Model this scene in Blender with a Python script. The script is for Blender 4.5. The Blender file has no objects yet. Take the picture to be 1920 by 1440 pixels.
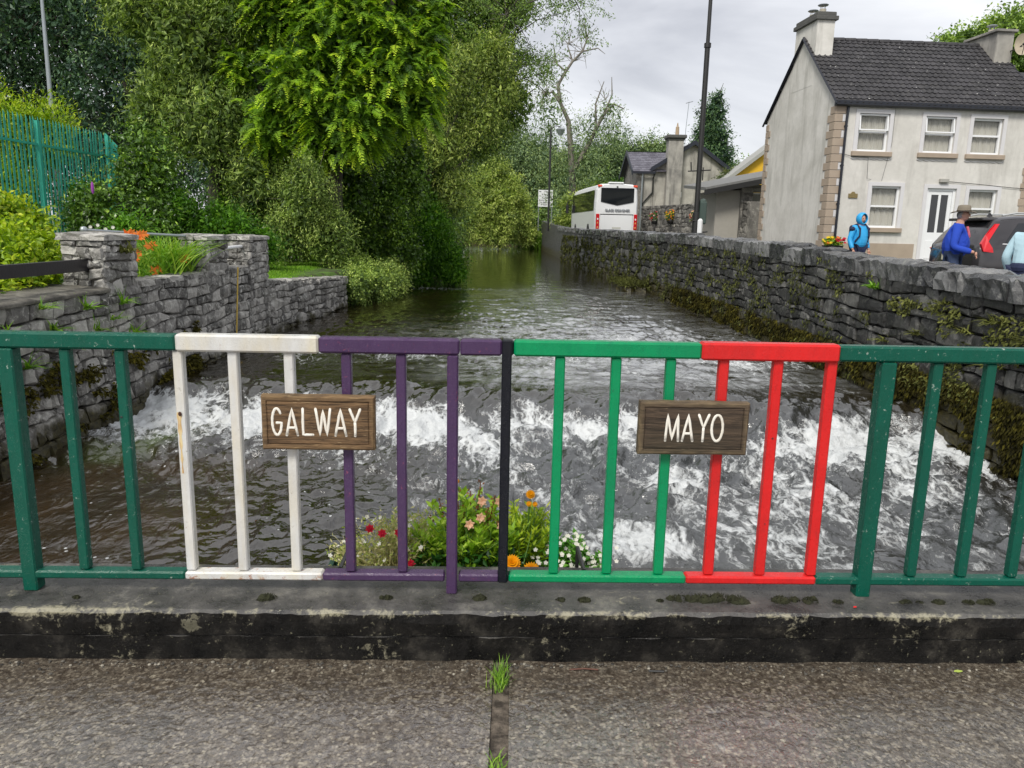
import bpy, math, random
import numpy as np
from mathutils import Vector, Matrix
rng = np.random.default_rng(7)
random.seed(7)
SC = bpy.context.scene
COL = SC.collection
R = math.radians

# ------------------------------------------------------------------ camera
cam_d = bpy.data.cameras.new("camera")
cam = bpy.data.objects.new("camera", cam_d)
COL.objects.link(cam)
SC.camera = cam
cam_d.sensor_width = 36.0
cam_d.lens = 1442 / 1920 * 36
cam_d.clip_start = 0.05
cam_d.clip_end = 3000
_th, _ro = R(11.45), R(1.2)
_F = Vector((0, math.cos(_th), -math.sin(_th)))
_U0 = Vector((0, math.sin(_th), math.cos(_th)))
_R0 = Vector((1, 0, 0))
_Rt = _R0 * math.cos(_ro) + _U0 * math.sin(_ro)
_Up = -_R0 * math.sin(_ro) + _U0 * math.cos(_ro)
_m = Matrix((_Rt, _Up, -_F)).transposed().to_4x4()
_m.translation = Vector((0, 0, 1.5))
cam.matrix_world = _m

# ------------------------------------------------------------------ world, sun, exposure
SUN_EL, SUN_AZ = 48.0, 205.0          # soft sun behind cloud, behind the camera and a little left
w = bpy.data.worlds.new("World")
SC.world = w
w.use_nodes = True
nt = w.node_tree
nt.nodes.clear()
out = nt.nodes.new("ShaderNodeOutputWorld")
bg = nt.nodes.new("ShaderNodeBackground")
sky = nt.nodes.new("ShaderNodeTexSky")
sky.sky_type = 'NISHITA'
sky.sun_disc = False
sky.sun_elevation = R(SUN_EL)
sky.sun_rotation = R(SUN_AZ)
tc = nt.nodes.new("ShaderNodeTexCoord")
mp = nt.nodes.new("ShaderNodeMapping")
mp.inputs['Scale'].default_value = (1.0, 1.0, 2.6)
mp.inputs['Location'].default_value = (0.35, 0.2, 0.1)
n1 = nt.nodes.new("ShaderNodeTexNoise")
n1.inputs['Scale'].default_value = 2.2
n1.inputs['Detail'].default_value = 8
n1.inputs['Roughness'].default_value = 0.52
n1.inputs['Distortion'].default_value = 0.35
cr = nt.nodes.new("ShaderNodeValToRGB")
cr.color_ramp.elements[0].position = 0.33
cr.color_ramp.elements[0].color = (2.9, 2.95, 3.2, 1)
cr.color_ramp.elements[1].position = 0.68
cr.color_ramp.elements[1].color = (6.4, 6.4, 6.4, 1)
e = cr.color_ramp.elements.new(0.5)
e.color = (4.5, 4.55, 4.75, 1)
mx = nt.nodes.new("ShaderNodeMixRGB")
mx.inputs[0].default_value = 0.93
nt.links.new(tc.outputs['Generated'], mp.inputs[0])
nt.links.new(mp.outputs[0], n1.inputs['Vector'])
nt.links.new(n1.outputs['Fac'], cr.inputs[0])
nt.links.new(sky.outputs[0], mx.inputs[1])
nt.links.new(cr.outputs[0], mx.inputs[2])
nt.links.new(mx.outputs[0], bg.inputs[0])
bg.inputs[1].default_value = 0.115
nt.links.new(bg.outputs[0], out.inputs[0])
sl = bpy.data.lights.new("sun", 'SUN')
sl.energy = 1.9
sl.angle = R(16)
sl.color = (1.0, 0.96, 0.88)
so = bpy.data.objects.new("sun", sl)
COL.objects.link(so)
_sd = Vector((math.sin(R(SUN_AZ)) * math.cos(R(SUN_EL)), math.cos(R(SUN_AZ)) * math.cos(R(SUN_EL)), math.sin(R(SUN_EL))))
so.rotation_euler = _sd.to_track_quat('Z', 'Y').to_euler()
so.location = (0, -10, 30)
SC.view_settings.view_transform = 'Standard'
SC.view_settings.look = 'None'
SC.view_settings.exposure = 0.75
SC.view_settings.gamma = 1
SC.view_settings.use_curve_mapping = False
SC.cycles.max_bounces = 6
SC.cycles.diffuse_bounces = 3
SC.cycles.transparent_max_bounces = 8

# ------------------------------------------------------------------ noise
_perm = np.random.default_rng(3).permutation(512)
_gr = np.random.default_rng(4).uniform(0, 2 * np.pi, 512)
def pn(x, y):
    x = np.asarray(x, float); y = np.asarray(y, float)
    xi = np.floor(x).astype(int); yi = np.floor(y).astype(int)
    xf = x - xi; yf = y - yi
    u = xf * xf * xf * (xf * (xf * 6 - 15) + 10); v = yf * yf * yf * (yf * (yf * 6 - 15) + 10)
    def g(ix, iy, dx, dy):
        a = _gr[_perm[(_perm[ix & 511] + iy) & 511]]
        return np.cos(a) * dx + np.sin(a) * dy
    n00 = g(xi, yi, xf, yf); n10 = g(xi + 1, yi, xf - 1, yf)
    n01 = g(xi, yi + 1, xf, yf - 1); n11 = g(xi + 1, yi + 1, xf - 1, yf - 1)
    return ((n00 * (1 - u) + n10 * u) * (1 - v) + (n01 * (1 - u) + n11 * u) * v) * 1.5
def fbm(x, y, o=4, g=0.5):
    s = 0; a = 1; t = 0
    for i in range(o):
        s = s + a * pn(x * 2 ** i + 17.3 * i, y * 2 ** i - 9.1 * i); t += a; a *= g
    return s / t
def sstep(a, b, x):
    t = np.clip((np.asarray(x, float) - a) / (b - a), 0, 1)
    return t * t * (3 - 2 * t)

# ------------------------------------------------------------------ object helpers
def tag(o, label=None, cat=None, group=None, kind=None):
    if label: o['label'] = label
    if cat: o['category'] = cat
    if group: o['group'] = group
    if kind: o['kind'] = kind
    return o
def empty(name, loc=(0, 0, 0), rz=0.0, label=None, cat=None, group=None):
    o = bpy.data.objects.new(name, None)
    COL.objects.link(o)
    o.location = loc
    o.rotation_euler = (0, 0, rz)
    o.empty_display_size = 0.1
    return tag(o, label, cat, group)
class MB:
    """collects vertices and faces, builds ONE mesh object"""
    def __init__(s):
        s.V = []; s.F = []; s.n = 0; s.A = []; s.M = []
    def add(s, V, F, rnd=0.5, mi=0):
        V = np.asarray(V, float).reshape(-1, 3)
        for k, f in ((3, [q for q in F if len(q) == 3]), (4, [q for q in F if len(q) == 4])) if isinstance(F, list) else ((F.shape[1], F),):
            if len(f):
                s.F.append(np.asarray(f, np.int64) + s.n); s.M.append(np.full(len(f), mi))
        if isinstance(F, list):
            for q in F:
                if len(q) > 4:
                    s.F.append(np.asarray([q], np.int64) + s.n); s.M.append(np.array([mi]))
        s.V.append(V); s.n += len(V)
        s.A.append(np.broadcast_to(np.asarray(rnd, float), (len(V),)))
        return s
    def box(s, x0, x1, y0, y1, z0, z1, rnd=0.5, mi=0):
        V = [(x, y, z) for x in (x0, x1) for y in (y0, y1) for z in (z0, z1)]
        F = [(0, 1, 3, 2), (4, 6, 7, 5), (0, 4, 5, 1), (2, 3, 7, 6), (0, 2, 6, 4), (1, 5, 7, 3)]
        return s.add(V, F, rnd, mi)
    def bbox(s, x0, x1, y0, y1, z0, z1, b=0.004, rnd=0.5, mi=0):
        """box with chamfered edges"""
        V = []; idx = {}
        for i, x in enumerate((x0, x1)):
            for j, y in enumerate((y0, y1)):
                for k, z in enumerate((z0, z1)):
                    sx, sy, sz = (b, -b)[i], (b, -b)[j], (b, -b)[k]
                    for a, p in enumerate(((x, y + sy, z + sz), (x + sx, y, z + sz), (x + sx, y + sy, z))):
                        idx[i, j, k, a] = len(V); V.append(p)
        I = idx; F = []
        for i in (0, 1):
            q = [I[i, 0, 0, 0], I[i, 0, 1, 0], I[i, 1, 1, 0], I[i, 1, 0, 0]]; F.append(tuple(q if i == 0 else q[::-1]))
            q = [I[0, i, 0, 1], I[1, i, 0, 1], I[1, i, 1, 1], I[0, i, 1, 1]]; F.append(tuple(q if i == 0 else q[::-1]))
            q = [I[0, 0, i, 2], I[0, 1, i, 2], I[1, 1, i, 2], I[1, 0, i, 2]]; F.append(tuple(q if i == 0 else q[::-1]))
        for j in (0, 1):
            for k in (0, 1):
                F.append((I[0, j, k, 1], I[1, j, k, 1], I[1, j, k, 2], I[0, j, k, 2]))
                F.append((I[j, 0, k, 0], I[j, 1, k, 0], I[j, 1, k, 2], I[j, 0, k, 2]))
                F.append((I[j, k, 0, 0], I[j, k, 1, 0], I[j, k, 1, 1], I[j, k, 0, 1]))
        for i in (0, 1):
            for j in (0, 1):
                for k in (0, 1):
                    F.append((I[i, j, k, 0], I[i, j, k, 1], I[i, j, k, 2]))
        return s.add(V, F, rnd, mi)
    def tube(s, P, r, n=8, cap=True, rnd=0.5, mi=0):
        P = np.asarray(P, float); m = len(P)
        r = np.broadcast_to(np.asarray(r, float), (m,))
        T = np.gradient(P, axis=0); T /= np.linalg.norm(T, axis=1, keepdims=True) + 1e-9
        up = np.array([0, 0, 1.]) if abs(T[0][2]) < 0.9 else np.array([1., 0, 0])
        a = np.linspace(0, 2 * np.pi, n, endpoint=False); V = []
        s1 = np.cross(T[0], up); s1 /= np.linalg.norm(s1)
        for i in range(m):
            s1 = s1 - T[i] * (s1 @ T[i]); s1 /= np.linalg.norm(s1) + 1e-9
            s2 = np.cross(T[i], s1)
            V.append(P[i] + r[i] * (np.cos(a)[:, None] * s1 + np.sin(a)[:, None] * s2))
        V = np.concatenate(V); F = []
        for i in range(m - 1):
            for j in range(n):
                k = (j + 1) % n
                F.append((i * n + j, i * n + k, (i + 1) * n + k, (i + 1) * n + j))
        if cap:
            F.append(tuple(range(n))[::-1]); F.append(tuple((m - 1) * n + j for j in range(n)))
        return s.add(V, F, rnd, mi)
    def ball(s, c, r, n=8, m=6, rnd=0.5, mi=0, rot=None):
        r = np.broadcast_to(np.asarray(r, float), (3,)); V = [(0, 0, -1)]
        for i in range(1, m):
            t = math.pi * i / m
            for j in range(n):
                p = 2 * math.pi * j / n
                V.append((math.sin(t) * math.cos(p), math.sin(t) * math.sin(p), -math.cos(t)))
        V.append((0, 0, 1)); V = np.array(V) * r
        if rot is not None: V = V @ np.array(rot).T
        V = V + np.asarray(c, float); F = []
        for j in range(n):
            F.append((0, 1 + (j + 1) % n, 1 + j))
            F.append((len(V) - 1, 1 + (m - 2) * n + j, 1 + (m - 2) * n + (j + 1) % n))
            for i in range(m - 2):
                a = 1 + i * n + j; b = 1 + i * n + (j + 1) % n
                F.append((a, b, b + n, a + n))
        return s.add(V, F, rnd, mi)
    def prism(s, poly, z0, z1, axis=2, rnd=0.5, mi=0):
        """poly: 2d outline extruded along axis"""
        k = len(poly); V = []
        for z in (z0, z1):
            for (a, b) in poly:
                V.append({2: (a, b, z), 1: (a, z, b), 0: (z, a, b)}[axis])
        F = [tuple(range(k))[::-1], tuple(range(k, 2 * k))] + [(i, (i + 1) % k, k + (i + 1) % k, k + i) for i in range(k)]
        return s.add(V, F, rnd, mi)
    def build(s, name, mat, parent=None, smooth=False, kind=None):
        me = bpy.data.meshes.new(name)
        V = np.concatenate(s.V) if s.V else np.zeros((0, 3))
        me.vertices.add(len(V)); me.vertices.foreach_set('co', V.ravel())
        loops = np.concatenate([f.ravel() for f in s.F])
        tot = np.concatenate([np.full(len(f), f.shape[1]) for f in s.F])
        me.loops.add(len(loops)); me.loops.foreach_set('vertex_index', loops)
        me.polygons.add(len(tot))
        me.polygons.foreach_set('loop_start', np.concatenate([[0], np.cumsum(tot)[:-1]]))
        me.polygons.foreach_set('loop_total', tot)
        mats = mat if isinstance(mat, (list, tuple)) else [mat]
        for m_ in mats: me.materials.append(m_)
        me.polygons.foreach_set('material_index', np.concatenate(s.M).astype(np.int32))
        me.polygons.foreach_set('use_smooth', np.full(len(tot), bool(smooth)))
        me.update(calc_edges=True)
        at = me.attributes.new('rnd', 'FLOAT', 'POINT')
        at.data.foreach_set('value', np.concatenate(s.A).astype(np.float32))
        o = bpy.data.objects.new(name, me)
        COL.objects.link(o)
        if parent: o.parent = parent
        if kind: o['kind'] = kind
        return o
def copy_tree(o, parent=None):
    c = o.copy(); COL.objects.link(c); c.parent = parent
    for ch in list(o.children): copy_tree(ch, c)
    return c

# ------------------------------------------------------------------ materials
MATS = {}
def newmat(name):
    m = bpy.data.materials.new(name); m.use_nodes = True
    nt = m.node_tree; nt.nodes.clear()
    o = nt.nodes.new('ShaderNodeOutputMaterial'); p = nt.nodes.new('ShaderNodeBsdfPrincipled')
    nt.links.new(p.outputs[0], o.inputs[0])
    return m, nt, p, o
def N(nt, t, **kw):
    n = nt.nodes.new(t)
    for k, v in kw.items():
        if k in ('op',): n.operation = v
        elif k.startswith('i_'): n.inputs[k[2:]].default_value = v
        else: setattr(n, k, v)
    return n
def noise(nt, sc, det=4, rough=0.55, vec=None, dist=0.0):
    n = N(nt, 'ShaderNodeTexNoise'); n.inputs['Scale'].default_value = sc
    n.inputs['Detail'].default_value = det; n.inputs['Roughness'].default_value = rough
    n.inputs['Distortion'].default_value = dist
    if vec is not None: nt.links.new(vec, n.inputs['Vector'])
    return n.outputs['Fac']
def ramp(nt, fac, stops):
    r = N(nt, 'ShaderNodeValToRGB'); el = r.color_ramp.elements
    while len(el) < len(stops): el.new(0.5)
    for e_, (p_, c_) in zip(el, stops):
        e_.position = p_
        e_.color = (c_, c_, c_, 1) if isinstance(c_, (int, float)) else (*c_, 1)
    nt.links.new(fac, r.inputs[0]); return r.outputs[0]
def mix(nt, fac, a, b, mode='MIX'):
    n = N(nt, 'ShaderNodeMixRGB'); n.blend_type = mode
    for i, v in ((0, fac), (1, a), (2, b)):
        if hasattr(v, 'links'): nt.links.new(v, n.inputs[i])
        else: n.inputs[i].default_value = v if i == 0 else (*v, 1)
    return n.outputs[0]
def mth(nt, op, a, b=0.0, clamp=False):
    n = N(nt, 'ShaderNodeMath'); n.operation = op; n.use_clamp = clamp
    for i, v in ((0, a), (1, b)):
        if hasattr(v, 'links'): nt.links.new(v, n.inputs[i])
        else: n.inputs[i].default_value = v
    return n.outputs[0]
def pos(nt, scale=(1, 1, 1)):
    g = N(nt, 'ShaderNodeNewGeometry'); m = N(nt, 'ShaderNodeMapping'); m.inputs['Scale'].default_value = scale
    nt.links.new(g.outputs['Position'], m.inputs[0]); return m.outputs[0]
def sep(nt, v):
    s = N(nt, 'ShaderNodeSeparateXYZ'); nt.links.new(v, s.inputs[0]); return s.outputs
def attr(nt, name='rnd'):
    a = N(nt, 'ShaderNodeAttribute'); a.attribute_name = name; return a.outputs['Fac']
def bump(nt, p, h, strength=0.3, dist=0.01):
    b = N(nt, 'ShaderNodeBump'); b.inputs['Strength'].default_value = strength; b.inputs['Distance'].default_value = dist
    nt.links.new(h, b.inputs['Height']); nt.links.new(b.outputs[0], p.inputs['Normal']); return b
def setc(nt, p, col, rough=None, spec=None):
    if hasattr(col, 'links'): nt.links.new(col, p.inputs['Base Color'])
    else: p.inputs['Base Color'].default_value = (*col, 1)
    if rough is not None:
        if hasattr(rough, 'links'): nt.links.new(rough, p.inputs['Roughness'])
        else: p.inputs['Roughness'].default_value = rough
    if spec is not None: p.inputs['Specular IOR Level'].default_value = spec
def plain(name, col, rough=0.5, var=0.15, sc=8.0, bmp=0.0, metal=0.0, spec=0.5):
    """a painted / plain surface with slight dirt variation"""
    if name in MATS: return MATS[name]
    m, nt, p, o = newmat(name)
    n = noise(nt, sc, 5, 0.6, pos(nt))
    c = mix(nt, n, tuple(x * (1 - var) for x in col), tuple(min(1, x * (1 + var)) for x in col))
    setc(nt, p, c, rough, spec); p.inputs['Metallic'].default_value = metal
    if bmp: bump(nt, p, noise(nt, sc * 6, 4, 0.6, pos(nt)), bmp, 0.01)
    MATS[name] = m; return m
def leafmat(name, cols, transl=0.3, rough=0.5, spec=0.35, gain=1.0):
    """cols: stops dark -> light, picked by the rnd attribute of each leaf"""
    if name in MATS: return MATS[name]
    m, nt, p, o = newmat(name)
    k = len(cols); cols = [tuple(min(.85, v * gain) for v in cc) for cc in cols]
    c = ramp(nt, attr(nt), [(i / (k - 1), cc) for i, cc in enumerate(cols)])
    big = noise(nt, 0.9, 3, 0.6, pos(nt))
    c = mix(nt, 1.0, c, ramp(nt, big, [(0.3, 0.72), (0.7, 1.18)]), 'MULTIPLY')
    setc(nt, p, c, rough, spec)
    t = N(nt, 'ShaderNodeBsdfTranslucent')
    c2 = mix(nt, 1.0, c, (1.25, 1.3, 0.6), 'MULTIPLY')
    nt.links.new(c2, t.inputs[0])
    ms = N(nt, 'ShaderNodeMixShader'); ms.inputs[0].default_value = transl
    nt.links.new(p.outputs[0], ms.inputs[1]); nt.links.new(t.outputs[0], ms.inputs[2]); nt.links.new(ms.outputs[0], o.inputs[0])
    MATS[name] = m; return m
def barkmat(name, a, b, moss=None):
    if name in MATS: return MATS[name]
    m, nt, p, o = newmat(name)
    v = pos(nt, (6, 6, 1.2)); n = noise(nt, 3, 6, 0.65, v)
    c = mix(nt, ramp(nt, n, [(0.35, 0.0), (0.65, 1.0)]), a, b)
    if moss: c = mix(nt, ramp(nt, noise(nt, 2.0, 4, 0.6, pos(nt)), [(0.5, 0.0), (0.6, 0.8)]), c, moss)
    setc(nt, p, c, 0.85); bump(nt, p, n, 0.6, 0.02)
    MATS[name] = m; return m
def stonemat(name, dark, mid, light, mossz=None, wet=0.55, lichen=(0.55, 0.54, 0.48), lic=0.5):
    m, nt, p, o = newmat(name)
    P = pos(nt)
    r = attr(nt)
    n = noise(nt, 5, 7, 0.65, P)
    f = mth(nt, 'ADD', mth(nt, 'MULTIPLY', r, 0.55), mth(nt, 'MULTIPLY', n, 0.62))
    c = ramp(nt, f, [(0.25, dark), (0.58, mid), (0.95, light)])
    n2 = noise(nt, 11, 7, 0.75, P, 0.6)
    c = mix(nt, ramp(nt, n2, [(0.56 - 0.05 * lic, 0.0), (0.65, lic)]), c, lichen)
    n3 = noise(nt, 2.3, 6, 0.65, pos(nt, (1, 1, 0.45)), 0.4)
    c = mix(nt, ramp(nt, n3, [(0.52, 0.0), (0.64, 0.8)]), c, tuple(x * 0.35 for x in mid))
    if mossz is not None:
        z = sep(nt, P)[2]
        zz = mth(nt, 'ADD', z, mth(nt, 'MULTIPLY', noise(nt, 2.6, 5, 0.6, P), -0.95))
        k = N(nt, 'ShaderNodeMapRange'); k.inputs[1].default_value = mossz - 0.12; k.inputs[2].default_value = mossz - 0.32
        nt.links.new(zz, k.inputs[0])
        mc = ramp(nt, noise(nt, 20, 4, 0.6, P), [(0.3, (0.012, 0.010, 0.003)), (0.6, (0.045, 0.038, 0.008)), (0.8, (0.09, 0.075, 0.012))])
        c = mix(nt, k.outputs[0], c, mc)
    setc(nt, p, c, ramp(nt, noise(nt, 9, 4, 0.6, P), [(0.3, wet - 0.15), (0.7, min(1, wet + 0.25))]), 0.5)
    bump(nt, p, noise(nt, 22, 8, 0.7, P), 0.9, 0.02)
    MATS[name] = m; return m

# ================================================================== LARGE STRUCTURE
def xl(y):      # left water edge
    return np.interp(y, [-30, 15.2, 20, 25, 32, 60, 82, 97], [-5.0, -5.0, -4.5, -4.0, -3.9, -4.2, -5.2, -6.5])
WP = [(2.9, 5.15), (20, 5.15), (28, 4.9), (38, 4.35), (46, 4.0), (56, 3.4), (70, 3.1), (84, 2.8)]
def xr(y): return np.interp(y, [a for a, b in WP], [b for a, b in WP])
def wtop(y): return np.interp(y, [3, 7.6, 10, 15.5, 22, 46, 56, 70, 84], [1.05, 1.13, 1.19, 1.31, 1.42, 1.55, 1.63, 1.95, 2.35])
def roadz(y): return np.interp(y, [0, 12, 19, 45, 80, 200], [0.22, 0.3, 0.38, 0.9, 1.4, 2.0])
WATER = -0.7

def gridmesh(name, xs, ys, zf, mat, kind='structure', smooth=True, attrs=None, parent=None):
    X, Y = np.meshgrid(xs, ys); Z = zf(X, Y)
    V = np.stack([X, Y, Z], -1).reshape(-1, 3)
    nx, ny = len(xs), len(ys)
    i = np.arange(nx - 1); j = np.arange(ny - 1)
    a = (j[:, None] * nx + i[None, :]).ravel()
    F = np.stack([a, a + 1, a + nx + 1, a + nx], -1)
    mb = MB(); mb.add(V, F)
    o = mb.build(name, mat, parent, smooth, kind)
    for k, fn in (attrs or {}).items():
        at = o.data.attributes.new(k, 'FLOAT', 'POINT')
        at.data.foreach_set('value', fn(X, Y).astype(np.float32).ravel())
    return o

# ---- ground
m, nt, p, o_ = newmat('earth_and_grass')
P = pos(nt)
g1 = mix(nt, noise(nt, 1.3, 6, 0.6, P), (0.045, 0.085, 0.012), (0.10, 0.20, 0.02))
g2 = mix(nt, ramp(nt, noise(nt, 3.1, 5, 0.6, P), [(0.45, 0.0), (0.6, 1.0)]), g1, (0.035, 0.026, 0.016))
z = sep(nt, P)[2]
k = N(nt, 'ShaderNodeMapRange'); k.inputs[1].default_value = -0.1; k.inputs[2].default_value = -0.6
nt.links.new(z, k.inputs[0])
setc(nt, p, mix(nt, k.outputs[0], g2, (0.03, 0.021, 0.010)), 0.95)
bump(nt, p, noise(nt, 14, 6, 0.7, P), 0.7, 0.04)
M_GROUND = m
def ground_h(X, Y):
    L = np.interp(Y, [-30, 14.6, 15.6, 24, 90, 130, 400], [0.64, 0.64, 0.28, 0.26, 0.4, 1.2, 6])
    Rr = roadz(Y) - 0.004
    bed = -1.5 + 0.1 * pn(X * 0.7, Y * 0.7)
    l, r_ = xl(Y), xr(Y) + 0.3
    wl = sstep(0, 0.35, l - X); wr = sstep(0, 0.3, X - r_)
    h = bed * (1 - wl - wr) + L * wl + Rr * wr
    far = sstep(97, 101, Y)
    h = h * (1 - far) + (0.5 + 0.6 * sstep(100, 300, Y)) * far
    h = h + 2.5 * sstep(40, 300, np.abs(X)) * sstep(10, 120, np.abs(Y))
    near = 1 - sstep(2.3, 3.0, Y)
    h = h * (1 - near) + np.minimum(h, -0.5) * near
    return h + 0.02 * pn(X * 1.7, Y * 1.7)
xs = np.unique(np.concatenate([np.linspace(-400, -30, 20), np.linspace(-30, -7, 30), np.linspace(-7, 7, 141), np.linspace(7, 30, 30), np.linspace(30, 400, 20)]))
ys = np.unique(np.concatenate([np.linspace(-80, -6, 15), np.linspace(-6, 30, 145), np.linspace(30, 110, 110), np.linspace(110, 600, 40)]))
ground = gridmesh('ground', xs, ys, ground_h, M_GROUND)

# ---- river road on the right, beyond the parapet wall
m, nt, p, o_ = newmat('wet_tarmac')
P = pos(nt)
setc(nt, p, ramp(nt, noise(nt, 60, 4, 0.7, P), [(0.3, 0.03), (0.7, 0.075)]), ramp(nt, noise(nt, 1.5, 4, 0.6, P), [(0.4, 0.15), (0.6, 0.55)]))
bump(nt, p, noise(nt, 120, 3, 0.6, P), 0.3, 0.005)
M_TARMAC = m
ys2 = np.unique(np.concatenate([np.linspace(2.9, 30, 55), np.linspace(30, 96, 34)]))
mb = MB(); V = []; F = []
for i, y in enumerate(ys2):
    x0 = float(xr(y)) + 0.62; x1 = x0 + (3.3 if y > 19.5 else 12)
    V += [(x0, y, float(roadz(y)) + .03), (x1, y, float(roadz(y)) + .03)]
    if i: F.append((2 * i - 2, 2 * i - 1, 2 * i + 1, 2 * i))
mb.add(V, F); mb.build('road', M_TARMAC, kind='structure')

# ---- water
def rapid(X, Y):
    """where the river breaks: the step of the little weir and the boils below it"""
    wob = 0.55 * pn(X * 0.55 + 3, Y * 0.2) + 0.25 * pn(X * 1.7, 9.0 + Y * 0.3)
    s = 9.15 + wob - 0.35 * sstep(-1, -4.5, X) * -1.6 - 0.5 * sstep(2.2, 4.6, X)
    return s
def water_h(X, Y):
    s = rapid(X, Y)
    step = 0.24 * sstep(-0.75, 0.35, Y - s)
    lip = 0.06 * np.exp(-((Y - s - 0.75) / 0.42) ** 2)
    hole = -0.11 * np.exp(-((Y - s + 0.05) / 0.3) ** 2)
    rough = np.exp(-((Y - s + 1.1) / 1.9) ** 2) * 1.0 + 0.28
    rough = rough * np.where(X < -1.6, 1 - 0.75 * sstep(8.0, 6.4, Y) * sstep(-1.6, -3.2, X), 1)
    rough = np.where(Y > s + 1, 0.13 + 0.36 * np.exp(-((Y - 14.5) / 3.2) ** 2) * sstep(-4.6, -3, X) + 0.12 * np.exp(-((Y - 19) / 5) ** 2), rough)
    rough = rough * (1 - 0.93 * sstep(22, 36, Y))
    q = 0.5 * fbm(X * .35 + 5, Y * .35, 2)
    w1 = fbm(X * 1.5 + q * 2, Y * 1.25 + q * 3, 5, 0.55)
    rid = 1 - np.abs(fbm(X * 2.6 + q * 4 + 40, Y * 1.9 - q * 2, 4, 0.55)) * 2.6
    w3 = fbm(X * 5.5 + q * 3, Y * 4.6, 3, 0.6)
    hh = rough * (0.15 * w1 + 0.075 * (rid - 0.5) + 0.022 * w3)
    hh = hh + 0.011 * (1 - sstep(26, 60, Y)) * pn(X * 0.9, Y * 3.1)
    hh = hh + 0.004 * pn(X * 0.5, Y * 2.2)
    # round waves standing just above the step
    hh = hh + 0.05 * np.exp(-((X - 3.0) / .55) ** 2 - ((Y - 10.1) / .45) ** 2) + 0.05 * np.exp(-((X + 1.6) / .6) ** 2 - ((Y - 10.2) / .4) ** 2)
    hh = hh + 0.09 * np.exp(-((X - 1.05) / .4) ** 2 - ((Y - 5.75) / .35) ** 2)
    return WATER - 0.20 + step + lip + hole + hh
def foam_a(X, Y):
    s = rapid(X, Y)
    d = s - Y
    a = sstep(-0.55, 0.15, d) * np.exp(-np.clip(d - 0.35, 0, 9) / .95) * 1.15
    patch = fbm(X * 0.95 + 11 + .4 * Y, Y * 0.42 + 2, 4, .6)
    a = a * np.clip(0.72 + 1.7 * patch, 0, 1.3)
    low = (Y < s - 0.4)
    mid = 0.25 * sstep(-2.0, -0.2, X) * (1 - sstep(3.9, 4.8, X)) + 0.10
    a = np.where(low, np.maximum(a, mid * np.clip(0.9 + 1.9 * patch, 0, 1.9)), a)
    a = np.maximum(a, 0.85 * np.exp(-((X - 1.0) / 0.55) ** 2 - ((Y - 5.6) / 0.42) ** 2))
    a = np.maximum(a, 0.9 * np.exp(-((X - 1.25) / 0.6) ** 2 - ((Y - 4.75) / 0.30) ** 2))
    a = np.maximum(a, 0.8 * np.exp(-((X - 1.6) / 0.45) ** 2 - ((Y - 7.2) / 0.5) ** 2))
    a = np.maximum(a, 0.95 * np.exp(-((X - 3.4) / 0.9) ** 2 - ((Y - 8.35) / 0.5) ** 2))
    a = np.maximum(a, 0.7 * np.exp(-((X - 3.9) / 0.5) ** 2 - ((Y - 7.0) / 0.5) ** 2))
    # small crests upstream
    a = np.maximum(a, 0.44 * np.exp(-((Y - 14.4 - 0.4 * X) / 1.6) ** 2) * sstep(0.6, -0.8, X) * sstep(-4.4, -3.4, X) * np.clip(0.8 + 1.2 * patch, 0, 1.5))
    a = np.maximum(a, 0.40 * np.exp(-((Y - 14.0) / 4.2) ** 2) * sstep(-1.8, 0.6, X) * np.clip(0.6 + 1.5 * patch, 0, 1.5))
    a = np.maximum(a, 0.33 * np.exp(-((X + 3.2) / 1.0) ** 2 - ((Y - 27.5) / 0.8) ** 2))
    a = np.maximum(a, 0.27 * np.exp(-((Y - 27.5) / 1.0) ** 2) * sstep(3.0, 1.0, X))
    # streak along the left bank
    a = np.maximum(a, 0.75 * np.exp(-((X + 4.15 - 0.25 * (Y - 9.0)) / 0.25) ** 2 - ((Y - 9.5) / 0.7) ** 2))
    return np.clip(a, 0, 1.2)
m, nt, p, o_ = newmat('river_water')
P = pos(nt)
fa = attr(nt, 'foam')
Pw = pos(nt, (1.05, 0.40, 1.0))
wn = N(nt, 'ShaderNodeTexNoise'); wn.inputs['Scale'].default_value = 2.4; wn.inputs['Detail'].default_value = 4
nt.links.new(P, wn.inputs['Vector'])
wa = N(nt, 'ShaderNodeVectorMath'); wa.operation = 'MULTIPLY_ADD'; wa.inputs[1].default_value = (0.38, 0.38, 0)
nt.links.new(wn.outputs['Color'], wa.inputs[0]); nt.links.new(Pw, wa.inputs[2])
WV = wa.outputs[0]
def ridge(sc, det, dist=0.0):
    n = noise(nt, sc, det, 0.62, WV, dist)
    return mth(nt, 'SUBTRACT', 1.0, mth(nt, 'MULTIPLY', mth(nt, 'ABSOLUTE', mth(nt, 'SUBTRACT', n, 0.5)), 7.0), True)
def web(sc, wd):
    v_ = N(nt, 'ShaderNodeTexVoronoi'); v_.feature = 'DISTANCE_TO_EDGE'; v_.inputs['Scale'].default_value = sc; nt.links.new(WV, v_.inputs['Vector'])
    return mth(nt, 'SUBTRACT', 1.0, mth(nt, 'DIVIDE', v_.outputs['Distance'], wd), True)
r1 = mth(nt, 'ADD', mth(nt, 'MULTIPLY', ridge(4.5, 6, 0.2), .6), mth(nt, 'MULTIPLY', web(4.0, .22), .5)); r2 = mth(nt, 'ADD', mth(nt, 'MULTIPLY', web(11.0, .25), .6), mth(nt, 'MULTIPLY', ridge(13, 5, 0.2), .5)); r3 = noise(nt, 27, 8, 0.82, WV)
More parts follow.
